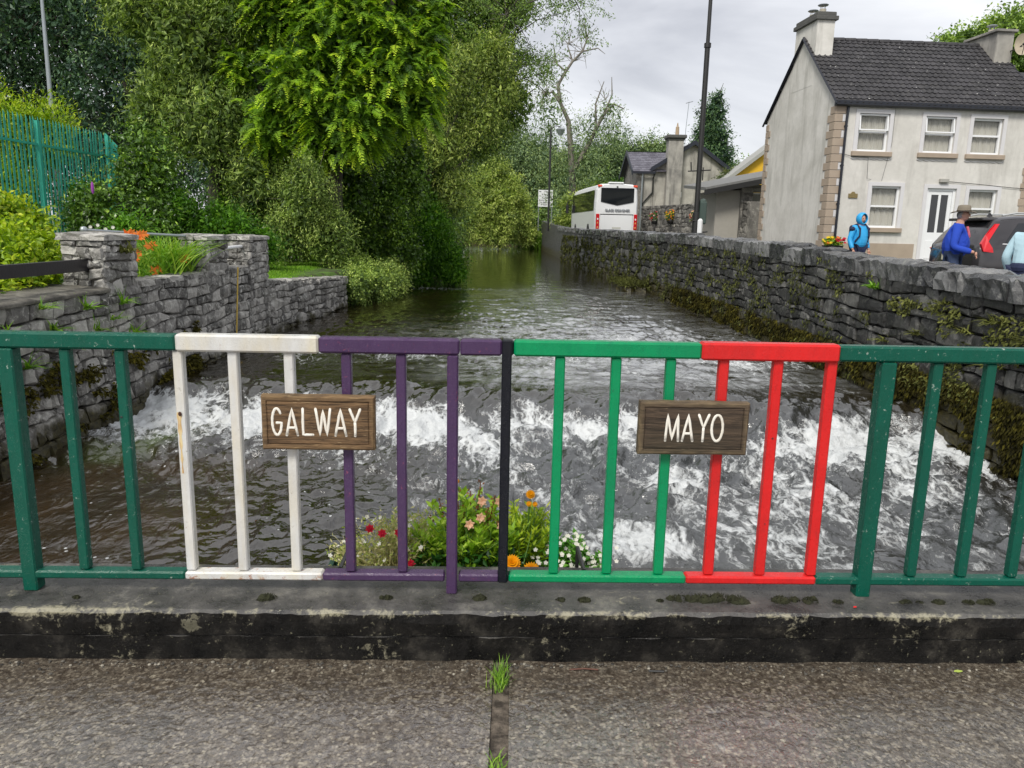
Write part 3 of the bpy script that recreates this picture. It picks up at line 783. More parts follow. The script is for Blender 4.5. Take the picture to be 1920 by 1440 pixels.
# ================================================================== BUILDINGS
M_WHITE = plain('white_upvc', (0.78, 0.79, 0.80), 0.3, 0.03)
M_TRIM = plain('trim_plaster', (0.62, 0.61, 0.62), 0.7, 0.06)
M_TAN = plain('tan_dressing', (0.36, 0.29, 0.225), 0.8, 0.22, 3.0, 0.15)
M_BLACK = plain('black_gutter', (0.012, 0.014, 0.022), 0.35, 0.2)
M_IRON = plain('dark_iron', (0.018, 0.018, 0.018), 0.5, 0.3, 12)
M_GREY = plain('galvanised_steel', (0.35, 0.38, 0.40), 0.4, 0.15, 12, 0, 0.6)
M_CURT = plain('net_curtain', (0.80, 0.78, 0.70), 0.9, 0.12, 2.0)
M_DARKIN = plain('dark_interior', (0.02, 0.02, 0.022), 0.9, 0.2)
def rendermat(name, col, stain, light=None, amount=0.55):
    m, nt, p, o = newmat(name); P = pos(nt)
    n = noise(nt, 1.1, 7, 0.62, P, 0.3); v = noise(nt, 1.6, 6, 0.65, pos(nt, (1.6, 1.6, 0.25)), 0.3)
    c = mix(nt, ramp(nt, n, [(0.40, 0.0), (0.70, amount)]), col, stain)
    c = mix(nt, ramp(nt, v, [(0.50, 0.0), (0.68, amount * 0.9)]), c, tuple(x * 0.8 for x in stain))
    c = mix(nt, ramp(nt, noise(nt, 9, 5, 0.7, P), [(0.3, 0.12), (0.7, 0.0)]), c, (0.08, 0.08, 0.07))
    setc(nt, p, c, 0.85); bump(nt, p, noise(nt, 40, 5, 0.7, P), 0.25, 0.01)
    return m
M_REND = rendermat('house_render', (0.70, 0.68, 0.64), (0.46, 0.445, 0.40), amount=0.7)
M_REND2 = rendermat('front_render', (0.68, 0.66, 0.62), (0.50, 0.48, 0.44), amount=0.6)
M_COTT = rendermat('weathered_render', (0.47, 0.45, 0.40), (0.20, 0.19, 0.17), amount=0.8)
M_CHIM = rendermat('chimney_render', (0.42, 0.40, 0.36), (0.14, 0.135, 0.13), amount=0.85)
m, nt, p, o_ = newmat('window_glass')
p.inputs['Base Color'].default_value = (0.02, 0.025, 0.03, 1); p.inputs['Roughness'].default_value = 0.04
p.inputs['Specular IOR Level'].default_value = 0.9; p.inputs['Alpha'].default_value = 0.18
M_GLASS = m
m, nt, p, o_ = newmat('tinted_glass')
p.inputs['Base Color'].default_value = (0.010, 0.012, 0.015, 1); p.inputs['Roughness'].default_value = 0.05
p.inputs['Specular IOR Level'].default_value = 0.8
M_TINT = m
m, nt, p, o_ = newmat('concrete_roof_tile')
P = pos(nt); c = ramp(nt, attr(nt), [(0, (0.020, 0.019, 0.021)), (1, (0.040, 0.038, 0.042))])
c = mix(nt, ramp(nt, noise(nt, 5, 6, 0.7, P), [(0.5, 0.0), (0.7, 0.6)]), c, (0.075, 0.072, 0.070))
c = mix(nt, ramp(nt, noise(nt, 14, 2, 0.5, P), [(0.72, 0.0), (0.75, 0.9)]), c, (0.42, 0.42, 0.40))
setc(nt, p, c, 0.55); bump(nt, p, noise(nt, 50, 4, 0.7, P), 0.3, 0.01)
M_TILE = m
m, nt, p, o_ = newmat('slate')
P = pos(nt); c = ramp(nt, attr(nt), [(0, (0.07, 0.065, 0.085)), (1, (0.14, 0.135, 0.165))])
setc(nt, p, c, 0.45); M_SLATE = m

HZ = 0.7
house = empty('white_house', (8.38, 21.3, HZ), R(5), 'two storey pale rendered house with tan corner stones and dark tiled roof', 'house')
def hp(mb, name, mat, parent=house, smooth=False, kind=None, dz=-HZ):
    o = mb.build(name, mat, parent, smooth, kind)
    if parent is house: o.location = (0, 0, -HZ)
    return o
HU, HV = 5.75, 4.5
EAVE, RIDGE = 4.95, 6.92
openings = [(.65, 1.5, 3.70, 4.67), (2.50, 3.36, 3.71, 4.65), (3.85, 4.70, 3.71, 4.64), (1.20, 2.02, 1.72, 2.82), (2.78, 3.62, .75, 2.80), (3.98, 4.80, 1.73, 2.79)]
def wall_holes(mb, u0, u1, z0, z1, holes, depth=0.16, v=0.0, mi=0):
    us = sorted({u0, u1, *[h[0] for h in holes], *[h[1] for h in holes]}); zs = sorted({z0, z1, *[h[2] for h in holes], *[h[3] for h in holes]})
    for a, b_ in zip(us, us[1:]):
        for c_, d in zip(zs, zs[1:]):
            if any(h[0] <= a and b_ <= h[1] and h[2] <= c_ and d <= h[3] for h in holes): continue
            mb.add([(a, v, c_), (b_, v, c_), (b_, v, d), (a, v, d)], [(0, 1, 2, 3)], mi=mi)
    for (a, b_, c_, d) in holes:
        mb.add([(a, v, c_), (b_, v, c_), (b_, v, d), (a, v, d), (a, v + depth, c_), (b_, v + depth, c_), (b_, v + depth, d), (a, v + depth, d)],
               [(0, 1, 5, 4), (1, 2, 6, 5), (2, 3, 7, 6), (3, 0, 4, 7)], mi=mi)
mb = MB(); wall_holes(mb, 0, HU, HZ - .6, EAVE, openings); hp(mb, 'front_wall', M_REND2)
mb = MB()
for u in (0, HU):
    mb.add([(u, 0, HZ - .6), (u, HV, HZ - .6), (u, HV, EAVE + .05), (u, HV / 2, RIDGE), (u, 0, EAVE)], [(0, 1, 2, 3, 4) if u else (4, 3, 2, 1, 0)])
mb.add([(0, HV, HZ - .6), (HU, HV, HZ - .6), (HU, HV, EAVE + .05), (0, HV, EAVE + .05)], [(3, 2, 1, 0)])
mb.add([(0.02, .9, HZ), (HU - .02, .9, HZ), (HU - .02, .9, EAVE), (0.02, .9, EAVE)], [(0, 1, 2, 3)], mi=1)
mb.add([(0.02, .17, 3.2), (HU - .02, .17, 3.2), (HU - .02, .9, 3.2), (0.02, .9, 3.2)], [(0, 1, 2, 3)], mi=1)
hp(mb, 'gable_wall', [M_REND, M_DARKIN])
for q in ((.28, 2.58), (3.80, HU - .3)):
    mb = MB(); mb.box(q[0], q[1], -.03, -.002, HZ - .3, 1.3); hp(mb, 'plinth_band', M_TAN)
# corner stones
for side, u in ((0, 0.0), (1, HU)):
    zq = 0.95; k = 0
    while zq < EAVE - .12:
        h_ = 0.205; wg = .40 if k % 2 else .27; wf = .27 if not k % 2 else .19
        mb = MB()
        if side == 0: mb.bbox(-.022, wf, -.024, .0, zq, zq + h_ - .012, .006); mb.bbox(-.0225, -.0, .0002, wg, zq, zq + h_ - .012, .006)
        else: mb.bbox(HU - wf - .12 * (k % 2), HU + .02, -.024, .0, zq, zq + h_ - .012, .006)
        hp(mb, 'corner_stone', M_TAN)
        if side == 0:
            mb = MB(); mb.bbox(-.022, -.0, HV - (wg - .08), HV + .02, zq + .05, zq + h_ + .038, .006); hp(mb, 'corner_stone', M_TAN)
        if k % 2 and side == 0:
            mb = MB(); mb.bbox(wf + .004, .272, -.018, .0, zq + .01, zq + h_ - .02, .004); hp(mb, 'pale_corner_stone', M_TRIM)
        zq += h_; k += 1
def window(parent, a, b_, c_, d, depth=0.10, sill=True, scallop=False, curtain=True, build=hp, tilt=0.0, split=0.52):
    mb = MB(); t_ = .055
    for q in ((a, b_, c_, c_ + t_), (a, b_, d - t_, d), (a, a + t_, c_ + t_, d - t_), (b_ - t_, b_, c_ + t_, d - t_)):
        mb.box(q[0], q[1], depth - .05, depth + .02, q[2], q[3])
    zm = c_ + (d - c_) * split; mb.box(a + t_, b_ - t_, depth - .055, depth + .018, zm - .025, zm + .025)
    f = build(mb, 'window', M_WHITE)
    for q0, q1 in ((c_ + t_, zm - .025), (zm + .025, d - t_)):
        g = MB(); g.box(a + t_, b_ - t_, depth - .004, depth + .004, q0, q1)
        g.build('pane', M_GLASS, f)
    if tilt:
        s_ = MB()
        for q in ((a + .02, b_ - .02, zm + .03, zm + .06), (a + .02, b_ - .02, d - .05, d - .015), (a + .02, a + .06, zm + .06, d - .05), (b_ - .06, b_ - .02, zm + .06, d - .05)):
            s_.box(q[0], q[1], -.02, .015, q[2] - (d), q[3] - (d))
        so_ = s_.build('open_sash', M_WHITE, f); so_.location = (0, depth - .06, d); so_.rotation_euler.x = R(-tilt)
    if curtain:
        n_ = 40; V = []; F = []
        for i in range(n_):
            u = a + t_ + (b_ - a - 2 * t_) * i / (n_ - 1); vv = depth + .05 + .022 * math.sin(i * 1.9) + .01 * math.sin(i * .7)
            V += [(u, vv, c_ + .02), (u, vv, d - .02)]
            if i: F.append((2 * i - 2, 2 * i, 2 * i + 1, 2 * i - 1))
        g = MB(); g.add(V, F); g.build('curtain', M_CURT, f)
    return f
def surround(a, b_, c_, d, w_=.10, bottom=False):
    mb = MB()
    mb.box(a - w_, a, -.028, -.001, c_, d + w_); mb.box(b_, b_ + w_, -.028, -.001, c_, d + w_); mb.box(a, b_, -.0285, -.001, d, d + w_)
    hp(mb, 'window_surround', M_TRIM)
for i, (a, b_, c_, d) in enumerate(openings):
    surround(a, b_, c_ - (.0 if i != 4 else .0), d)
    if i == 4: continue
    window(house, a, b_, c_, d, tilt=(7 if i in (0, 1) else 0), scallop=i < 3)
    mb = MB(); mb.bbox(a - .13, b_ + .13, -.085, .09, c_ - .125, c_ - .002, .008); hp(mb, 'window_sill', M_TAN)
    if i < 3:
        mb = MB(); P_ = []
        for k in range(49):
            P_.append((a - .13 + (b_ - a + .26) * k / 48, -.012, c_ - .175 - .028 * abs(math.sin(k * math.pi / 8))))
        mb.tube(P_, .011, 5); hp(mb, 'scalloped_moulding', M_TRIM)
# door
a, b_, c_, d = openings[4]
mb = MB(); mb.box(a, a + .07, .03, .12, c_, d); mb.box(b_ - .07, b_, .03, .12, c_, d); mb.box(a + .07, b_ - .07, .03, .12, d - .07, d)
door = hp(mb, 'front_door', M_WHITE)
mb = MB()
u0, u1 = a + .075, b_ - .075; um = (u0 + u1) / 2
holes = [(u0 + .10, um - .035, 1.62, d - .17), (um + .035, u1 - .10, 1.62, d - .17)]
wall_holes(mb, u0, u1, c_ + .02, d - .075, holes, .04, v=.05)
for q in ((u0 + .09, um - .05), (um + .05, u1 - .09)):
    mb.bbox(q[0], q[1], .034, .052, c_ + .15, c_ + .66, .012)
mb.build('door_leaf', M_WHITE, door)
for h in holes:
    g = MB(); g.box(h[0], h[1], .07, .078, h[2], h[3]); g.build('pane', M_TINT, door)
g = MB(); g.tube([(u1 - .06, .045, 1.45), (u1 - .06, .0, 1.45), (u1 - .15, .0, 1.45)], .012, 6); g.build('handle', M_GREY, door)
mb = MB(); mb.box(2.5, 3.9, -.45, -.0, HZ - .3, HZ + .05); hp(mb, 'door_step', plain('step_concrete', (0.25, 0.24, 0.22), 0.8))
mb = MB(); mb.bbox(3.08, 3.32, -.10, -.001, 2.95, 3.05, .01); hp(mb, 'porch_light', plain('lamp_housing', (0.35, 0.34, 0.31), 0.5))
mb = MB(); mb.prism([(.57, 2.49), (.82, 2.49), (.82, 2.60), (.76, 2.60), (.72, 2.65), (.67, 2.65), (.63, 2.60), (.57, 2.60)], -.03, -.001, axis=1)
hp(mb, 'name_plaque', plain('plaque_bronze', (0.20, 0.15, 0.06), 0.5, 0.4, 30))
# downpipe, gutter, wires
mb = MB(); mb.tube([(.30, -.10, EAVE - .04), (.30, -.06, EAVE - .16), (.285, -.055, 4.5), (.285, -.055, HZ)], .035, 8)
for zz in (4.3, 3.3, 2.3, 1.4): mb.box(.24, .33, -.06, -.0, zz, zz + .04)
hp(mb, 'downpipe', M_BLACK)
mb = MB(); mb.prism([(-.17, EAVE + .0), (-.17, EAVE - .10), (-.13, EAVE - .13), (-.03, EAVE - .13), (-.03, EAVE + .0)], -.08, HU + .08, axis=0)
hp(mb, 'gutter', M_BLACK)
mb = MB()
mb.tube([(.3, -.03, 3.62), (.55, -.03, 3.56), (1.0, -.03, 3.55), (1.03, -.03, 3.0), (1.15, -.03, 2.98)], .006, 4)
mb.tube([(3.3, -.03, 2.98), (4.2, -.03, 2.93), (5.2, -.03, 2.86), (5.75, -.03, 2.84)], .008, 4)
mb.tube([(1.62, -.02, 4.9), (1.62, -.02, 3.9), (1.45, -.02, 2.95)], .004, 4)
hp(mb, 'wall_cable', M_BLACK)
mb = MB(); mb.tube([(5.35, -.02, 4.62), (5.35, -.16, 4.62), (5.75, -.16, 4.60)], .012, 5); mb.tube([(5.35, -.16, 4.56), (5.75, -.16, 4.54)], .012, 5)
hp(mb, 'wire_bracket', M_GREY)
# roof: tiles laid one by one on the front slope, plain back slope
sl_ = math.hypot(HV / 2 + .15, RIDGE + .06 - (EAVE - .08)); ang = math.atan2(RIDGE + .06 - (EAVE - .08), HV / 2 + .15)
NR, NC = 16, 18
ex = sl_ / NR; tw = (HU + .16) / NC
def tile_mesh():
    prof = []
    for i in range(13):
        x = tw * i / 12; ph = (i / 6) % 1.0
        prof.append((x, .028 * (0.5 - 0.5 * math.cos(2 * math.pi * min(1, ph / .62))) if ph < .62 else 0.0))
    mb = MB(); V = [(x, 0, h + .030) for x, h in prof] + [(x, ex + .05, h + .002) for x, h in prof] + [(x, 0, h + .004) for x, h in prof]
    n_ = len(prof); F = [(i, i + 1, n_ + i + 1, n_ + i) for i in range(n_ - 1)] + [(2 * n_ + i, 2 * n_ + i + 1, i + 1, i) for i in range(n_ - 1)]
    mb.add(V, F)
    return mb
protos = []
for r_ in range(6):
    mb = tile_mesh(); mb.A = [np.full(len(mb.V[0]), r_ / 5)]; protos.append(mb.build('roof_tile', M_TILE, house))
first = True; used = 0
for j in range(NR):
    for i in range(NC):
        o = protos[used] if used < 6 else protos[random.randrange(6)].copy()
        if used >= 6: COL.objects.link(o)
        used += 1; o.parent = house
        o.location = (-.08 + i * tw, -.15 + j * ex * math.cos(ang), EAVE - .08 + j * ex * math.sin(ang) - HZ)
        o.rotation_euler = (ang + R(random.uniform(-.5, .8)), R(random.uniform(-.4, .4)), 0)
mb = MB()
mb.add([(-.06, -.13, EAVE - .10), (HU + .06, -.13, EAVE - .10), (HU + .06, HV / 2, RIDGE + .03), (-.06, HV / 2, RIDGE + .03), (HU + .06, HV + .15, EAVE - .02), (-.06, HV + .15, EAVE - .02)], [(0, 1, 2, 3), (3, 2, 4, 5)])
hp(mb, 'roof', M_TILE)
mb = MB()
for sgn in (0, 1):
    P0 = (-.07, -.15 if not sgn else HV + .17, EAVE - .08); P1 = (-.07, HV / 2, RIDGE + .05)
    mb.tube([P0, P1], .035, 4)
    mb.tube([(HU + .07, P0[1], P0[2]), (HU + .07, P1[1], P1[2])], .035, 4)
hp(mb, 'verge', M_BLACK, kind='stuff')
for k in range(14):
    mb = MB(); mb.tube([(.48 + k * .34, HV / 2, RIDGE + .045), (.80 + k * .34, HV / 2, RIDGE + .055)], .085, 8); hp(mb, 'ridge_tile', M_TILE)
for u0, lab in ((-.004, 0), (HU - .46, 1)):
    zt = 7.32 if not lab else 7.22
    mb = MB(); mb.box(u0, u0 + .5, 1.56, 2.90, 5.6, zt); ch_ = hp(mb, 'chimney', M_CHIM if lab else M_REND)
    g = MB(); e_ = .07
    if not lab:
        g.bbox(u0 - e_, u0 + .5 + e_, 1.56 - e_, 2.9 + e_, zt, zt + .11, .01); g.bbox(u0 - .02, u0 + .52, 1.54, 2.92, zt + .112, zt + .22, .015)
    else: g.bbox(u0 - e_, u0 + .5 + e_, 1.56 - e_, 2.9 + e_, zt, zt + .07, .01)
    g.build('chimney_cap', M_CHIM if lab else plain('dark_cap', (0.09, 0.09, 0.085), 0.9, 0.4, 6), ch_)
    g = MB(); g.box(u0 - .03 * lab, u0 + .62, 1.50, 1.56, 6.22, 6.34); g.build('lead_flashing', plain('pale_cement', (0.42, 0.40, 0.35), 0.85, 0.3), ch_)
    for vv in ((1.85, 2.45) if not lab else (2.2,)):
        zb = zt + (.22 if not lab else .07)
        g = MB(); g.tube([(u0 + .25, vv, zb), (u0 + .25, vv, zb + .13)], .09, 10)
        pot = g.build('chimney_pot', plain('pot_cream', (0.40, 0.37, 0.30), 0.8), ch_)
        g = MB(); 
        for q in range(4): g.tube([(u0 + .25 + .07 * math.cos(q * 1.57), vv + .07 * math.sin(q * 1.57), zb + .12), (u0 + .25 + .07 * math.cos(q * 1.57), vv + .07 * math.sin(q * 1.57), zb + .23)], .008, 4)
        g.build('cowl_stay', M_GREY, ch_, kind='stuff')
        g = MB(); g.ball((u0 + .25, vv, zb + .235), (.15, .15, .035), 12, 6); g.build('cowl', M_GREY, ch_)
# satellite dish
dish = empty('satellite_dish', (0, 0, 0), 0, 'round rust stained satellite dish fixed to the right hand chimney', 'satellite dish')
d_ = (R(5)); bx = 8.38 + (HU - .02) * math.cos(d_) - 1.42 * math.sin(d_); by = 21.3 + (HU - .02) * math.sin(d_) + 1.42 * math.cos(d_)
dish.location = (bx, by, 6.78)
V = [(0, .06, 0)]; F = []
for i in range(1, 5):
    for j in range(20):
        a_ = j * math.pi / 10; r_ = .30 * i / 4; V.append((r_ * math.cos(a_), .06 - .09 * (i / 4) ** 2, r_ * 1.12 * math.sin(a_)))
for j in range(20):
    F.append((0, 1 + j, 1 + (j + 1) % 20))
    for i in range(3): F.append((1 + i * 20 + j, 21 + i * 20 + j, 21 + i * 20 + (j + 1) % 20, 1 + i * 20 + (j + 1) % 20))
g = MB(); g.add(V, F); o = g.build('reflector', plain('rusty_dish', (0.42, 0.36, 0.27), 0.7, 0.5, 5), dish, True); o.rotation_euler.z = R(-8); o.location = (.10, -.2, .05); o.scale = (.72, .8, .86)
g = MB(); g.tube([(0, .15, -.06), (0, -.1, -.06), (.12, -.17, .03)], .018, 6); g.build('bracket', M_IRON, dish)
g = MB(); g.tube([(.12, -.22, -.2), (.0, -.45, -.1), (-.02, -.46, 0)], .01, 5); g.ball((-.02, -.46, 0), .035); g.build('receiver_arm', M_IRON, dish)

# neighbour at the frame's right edge
nb = empty('stone_house', (8.38 + 5.9 * math.cos(d_), 21.3 + 5.9 * math.sin(d_), HZ), R(5), 'brown rubble stone building joined to the right end of the pale house', 'house')
nb['kind'] = 'thing'
g = MB(); g.box(-.12, 5, .12, 4.3, -.5, 3.9); g.build('wall', M_STONE_F, nb)
res = lay((0, 2.2), lambda s: 0.0, lambda s: 3.8, lambda s, z, o: (s - .1, .12 - o, z), (.16, .24), (.25, .5), .03, 31)
for V, F, c, a in res[:150]:
    mb = MB(); mb.add(V, F, float(rng.uniform(0, 1))); mb.build('stone', M_STONE_F, nb)
g = MB(); g.prism([(-.1, 3.9), (4.5, 3.9), (2.2, 5.6)], -.12, 5.1, axis=0); g.build('roof', M_TILE, nb)

# cottage further up the road
def c52(x, z): return x * 1.083, 1.5 + (z - 1.5) * 1.083
ct = empty('stone_cottage', (9, 52, 1.0), 0, 'grey weathered cottage with slate roof and tall rendered chimney behind the roadside wall', 'house')
ct['kind'] = 'thing'
def cb(mb, name, mat, parent=ct, **k):
    o = mb.build(name, mat, parent, **k)
    if parent is ct: o.location = (-9, -52, -1.0)
    return o
ex0, ez = c52(8.24, 5.13); ax, az = c52(10.6, 6.66); rx, rz_ = c52(13.1, 4.86)
g = MB(); g.prism([(ex0, .8), (rx, .8), (rx, rz_), (ax, az), (ex0, ez)], 52, 60, axis=1); cb(g, 'gable_wall', M_COTT)
g = MB()
for (p0, p1) in (((ex0 - .15, ez - .1), (ax, az + .0)), ((ax, az), (rx + .25, rz_ - .15))):
    dx, dz_ = p1[0] - p0[0], p1[1] - p0[1]; L = math.hypot(dx, dz_); nx_, nz_ = -dz_ / L * .16, dx / L * .16
    g.prism([(p0[0], p0[1]), (p1[0], p1[1]), (p1[0] + nx_, p1[1] + nz_), (p0[0] + nx_, p0[1] + nz_)], 51.75, 60.2, axis=1)
cb(g, 'roof', M_SLATE)
g = MB()
for (p0, p1) in (((ex0 - .2, ez - .16), (ax, az - .06)), ((ax, az - .06), (rx + .3, rz_ - .22))):
    g.prism([(p0[0], p0[1]), (p1[0], p1[1]), (p1[0], p1[1] + .28), (p0[0], p0[1] + .28)], 51.66, 51.745, axis=1)
cb(g, 'bargeboard', plain('blue_black_paint', (0.012, 0.016, 0.028), 0.5))
# side wing with slate roof facing the camera
wx0, wx1 = c52(7.25, 0)[0], ex0 + 1.6
we = c52(0, 5.05)[1]; wr_ = c52(0, 6.42)[1]
g = MB(); g.prism([(51.95, .8), (58, .8), (58, we), (54.9, wr_ - .1), (51.95, we)], wx0, ex0 + .05, axis=0); cb(g, 'wing_wall', M_STONE_F)
g = MB(); g.box(wx0 + .5, ex0 + .02, 51.93, 51.949, .9, we - .02); cb(g, 'rendered_panel', M_COTT)
ns_ = 11
for k in range(ns_):
    y0 = 51.7 + (54.9 - 51.7) * k / ns_; z0 = we - .05 + (wr_ - we) * k / ns_; y1 = 51.7 + (54.9 - 51.7) * (k + 1.15) / ns_; z1 = we - .05 + (wr_ - we) * (k + 1.15) / ns_
    x = wx0 - .28 + (.0 if k % 2 else -.15)
    while x < wx1 - .05:
        g = MB(); xa, xb = max(x, wx0 - .3), min(x + .29, wx1)
        if xb - xa > .02:
            g.add([(xa, y0, z0 + .03), (xb, y0, z0 + .03), (xb, y1, z1), (xa, y1, z1), (xa, y0, z0), (xb, y0, z0)], [(0, 1, 2, 3), (4, 5, 1, 0)], float(rng.uniform(0, 1))); cb(g, 'slate', M_SLATE)
        x += .30
g = MB(); g.add([(wx0 - .3, 54.9, wr_ + .0), (wx1, 54.9, wr_), (wx1, 58.2, we), (wx0 - .3, 58.2, we)], [(0, 1, 2, 3)]); cb(g, 'roof', M_SLATE)
g = MB()
for y0, y1 in ((51.65, 54.9), (58.2, 54.9)):
    g.prism([(y0, we - .3), (y1, wr_ - .22), (y1, wr_ + .06), (y0, we - .0)], wx0 - .36, wx0 - .29, axis=0)
cb(g, 'bargeboard', plain('blue_black_paint', (0.012, 0.016, 0.028), 0.5))
g = MB(); g.box(wx0 - .3, ex0 + .1, 51.55, 51.66, we - .2, we - .06); cb(g, 'gutter', M_BLACK)
g = MB(); g.tube([(wx0 + .35, 51.7, we - .12), (wx0 + .35, 51.85, .9)], .06, 6); cb(g, 'downpipe', M_GREY)
g = MB(); g.tube([(ex0 + .1, 51.6, we), (ex0 + .0, 51.85, we - .5), (ex0 - .0, 51.85, 4.0), (ex0 - .6, 51.85, 3.3), (ex0 - .6, 51.85, 1)], .05, 6); cb(g, 'downpipe', M_IRON)
cx0, _ = c52(8.98, 0); cx1, czt = c52(9.86, 6.9)
g = MB(); g.box(cx0, cx1, 51.35, 52.2, .8, czt); chm = cb(g, 'chimney', M_CHIM)
g = MB(); g.bbox(cx0 - .16, cx1 + .16, 51.2, 52.35, czt, czt + .22, .04); g.bbox(cx0 - .05, cx1 + .05, 51.3, 52.25, czt - .12, czt - .002, .02)
o = g.build('chimney_cap', plain('dark_cap', (0.09, 0.09, 0.085), 0.9, 0.4, 6), chm)
g = MB(); g.tube([((cx0 + cx1) / 2 + .1, 51.8, czt + .2), ((cx0 + cx1) / 2 + .1, 51.8, czt + .75), ((cx0 + cx1) / 2 + .1, 51.8, czt + .78), ((cx0 + cx1) / 2 + .1, 51.8, czt + 1.0)], [.13, .11, .06, .03], 8)
g.build('chimney_pot', plain('pot_buff', (0.40, 0.30, 0.20), 0.8), chm)
g = MB(); g.box(10.75, 10.85, 51.95, 51.999, 3.7, 4.05); cb(g, 'white_vent', M_WHITE)
g = MB(); g.box(wx0 - .02, wx0 - .001, 54.0, 54.6, 3.6, 4.6); cb(g, 'slit_window', M_DARKIN)
aerial = empty('antenna_mast', (10.9, 52.1, 6.4), 0, 'thin aerial mast rising behind the cottage chimney', 'antenna')
g = MB(); g.tube([(0, 0, 0), (.0, 0, 1.6), (.10, 0, 3.3)], .02, 5); g.build('mast', M_GREY, aerial)
g = MB(); g.tube([(-.1, 0, 3.2), (.35, 0, 3.32)], .015, 4); g.tube([(.02, -.02, .3), (.02, -.02, .55)], .06, 6); g.build('bracket', M_IRON, aerial)

# low outbuilding by the house and its yellow neighbour
ob = empty('outbuilding', (8.3, 30, .9), 0, 'low lean-to outbuilding with stone pier and white window beside the pale house', 'shed')
def obb(mb, name, mat, parent=ob):
    o = mb.build(name, mat, parent)
    if parent is ob: o.location = (-8.3, -30, -.9)
    return o
g = MB(); g.box(7.62, 8.52, 30.1, 33, .9, 3.08); obb(g, 'rendered_wall', plain('shed_render', (0.36, 0.34, 0.30), 0.85, 0.1))
g = MB(); wall_holes(g, 8.52, 10.5, .9, 3.3, [(8.93, 9.4, 2.12, 3.02)], .3, v=29.95); g.add([(8.52, 29.95, .9), (8.52, 33, .9), (8.52, 33, 3.3), (8.52, 29.95, 3.3)], [(3, 2, 1, 0)]); obb(g, 'stone_wall', M_STONE_F)
res = lay((8.52, 10.2), lambda s: .9, lambda s: 3.2, lambda s, z, o: (s, 29.97 - o, z), (.14, .2), (.2, .45), .025, 41)
for V, F, c, a in res:
    if 8.86 < c[0] < 9.46 and 2.0 < c[2] < 3.08: continue
    mb = MB(); mb.add(V, F, float(rng.uniform(0, 1))); obb(mb, 'stone', M_STONE_F)
window(ob, 8.94, 9.39, 2.13, 3.01, build=lambda mb, n_, m_: (lambda o: (setattr(o, 'location', (-8.3, -30 + 29.95 + .12, -.9)), o)[1])(mb.build(n_, m_, ob)))
g = MB(); g.bbox(8.86, 9.5, 29.85, 29.96, 2.02, 2.115, .01); obb(g, 'window_sill', M_TAN)
g = MB(); V = [(7.05, 29.5, 3.02), (10.6, 29.5, 3.76), (10.6, 33.4, 4.0), (7.05, 33.4, 3.3)]; V += [(x, y, z + .12) for x, y, z in V]
g.add(V, [(3, 2, 1, 0), (4, 5, 6, 7), (0, 1, 5, 4), (1, 2, 6, 5), (2, 3, 7, 6), (3, 0, 4, 7)]); obb(g, 'lean_to_roof', plain('felt_roof', (0.16, 0.16, 0.155), 0.7, 0.3))
g = MB(); V = [(7.0, 29.42, 2.86), (10.6, 29.42, 3.60), (10.6, 29.49, 3.60), (7.0, 29.49, 2.86)]; V += [(x, y, z + .19) for x, y, z in V]
g.add(V, [(3, 2, 1, 0), (4, 5, 6, 7), (0, 1, 5, 4), (1, 2, 6, 5), (2, 3, 7, 6), (3, 0, 4, 7)]); obb(g, 'fascia', M_IRON)
yh = empty('yellow_house', (12.6, 42, 1.0), 0, 'yellow painted gable end seen just left of the pale house', 'house')
g = MB(); g.prism([(-1.5, 0), (3.2, 0), (3.2, 4.15), (1.35, 5.4), (-1.5, 3.15)], 0, 1.5, axis=1); g.build('gable_wall', plain('yellow_render', (0.72, 0.42, 0.02), 0.7, 0.08), yh)
g = MB()
g.prism([(-1.75, 2.95), (1.35, 5.4), (1.35, 5.62), (-1.75, 3.17)], -.3, 1.7, axis=1); g.prism([(1.35, 5.4), (3.5, 3.95), (3.5, 4.17), (1.35, 5.62)], -.3, 1.7, axis=1)
g.build('roof', plain('pale_verge', (0.33, 0.33, 0.31), 0.7), yh)

# roadside wall across the road
fw = empty('roadside_wall', (8.3, 38, .9), 0, 'grey rubble wall across the road with flower baskets hung on it', 'wall'); fw['kind'] = 'thing'
A_, B_ = np.array((8.62, 29.3)), np.array((8.0, 50.0)); LW = float(np.linalg.norm(B_ - A_)); dA = (B_ - A_) / LW
def ffw(s, z, o): 
    q = A_ + dA * s; return (q[0] - o * dA[1], q[1] + o * dA[0], z)
zt_ = lambda s: float(np.interp(s, [0, LW], [2.66, 3.03]))
res = lay((0, LW), lambda s: .7, zt_, ffw, (.15, .26), (.22, .6), .03, 51)
place_stones(res, fw, M_STONE_F, 300)
V = []; 
for s in (0, LW):
    for o_, z in ((0, .6), (0, zt_(s)), (-.45, zt_(s)), (-.45, .6)): V.append(ffw(s, z, o_))
g = MB(); g.add(np.array(V) - np.array(fw.location), [(0, 1, 5, 4), (1, 2, 6, 5), (2, 3, 7, 6), (0, 3, 2, 1), (4, 5, 6, 7)]); g.build('wall_core', M_STONE_F, fw)
# its return running to the right behind the bush
V = [(8.62, 29.25, .6), (8.62, 29.25, 2.5), (9.6, 29.25, 2.5), (9.6, 29.25, .6)]

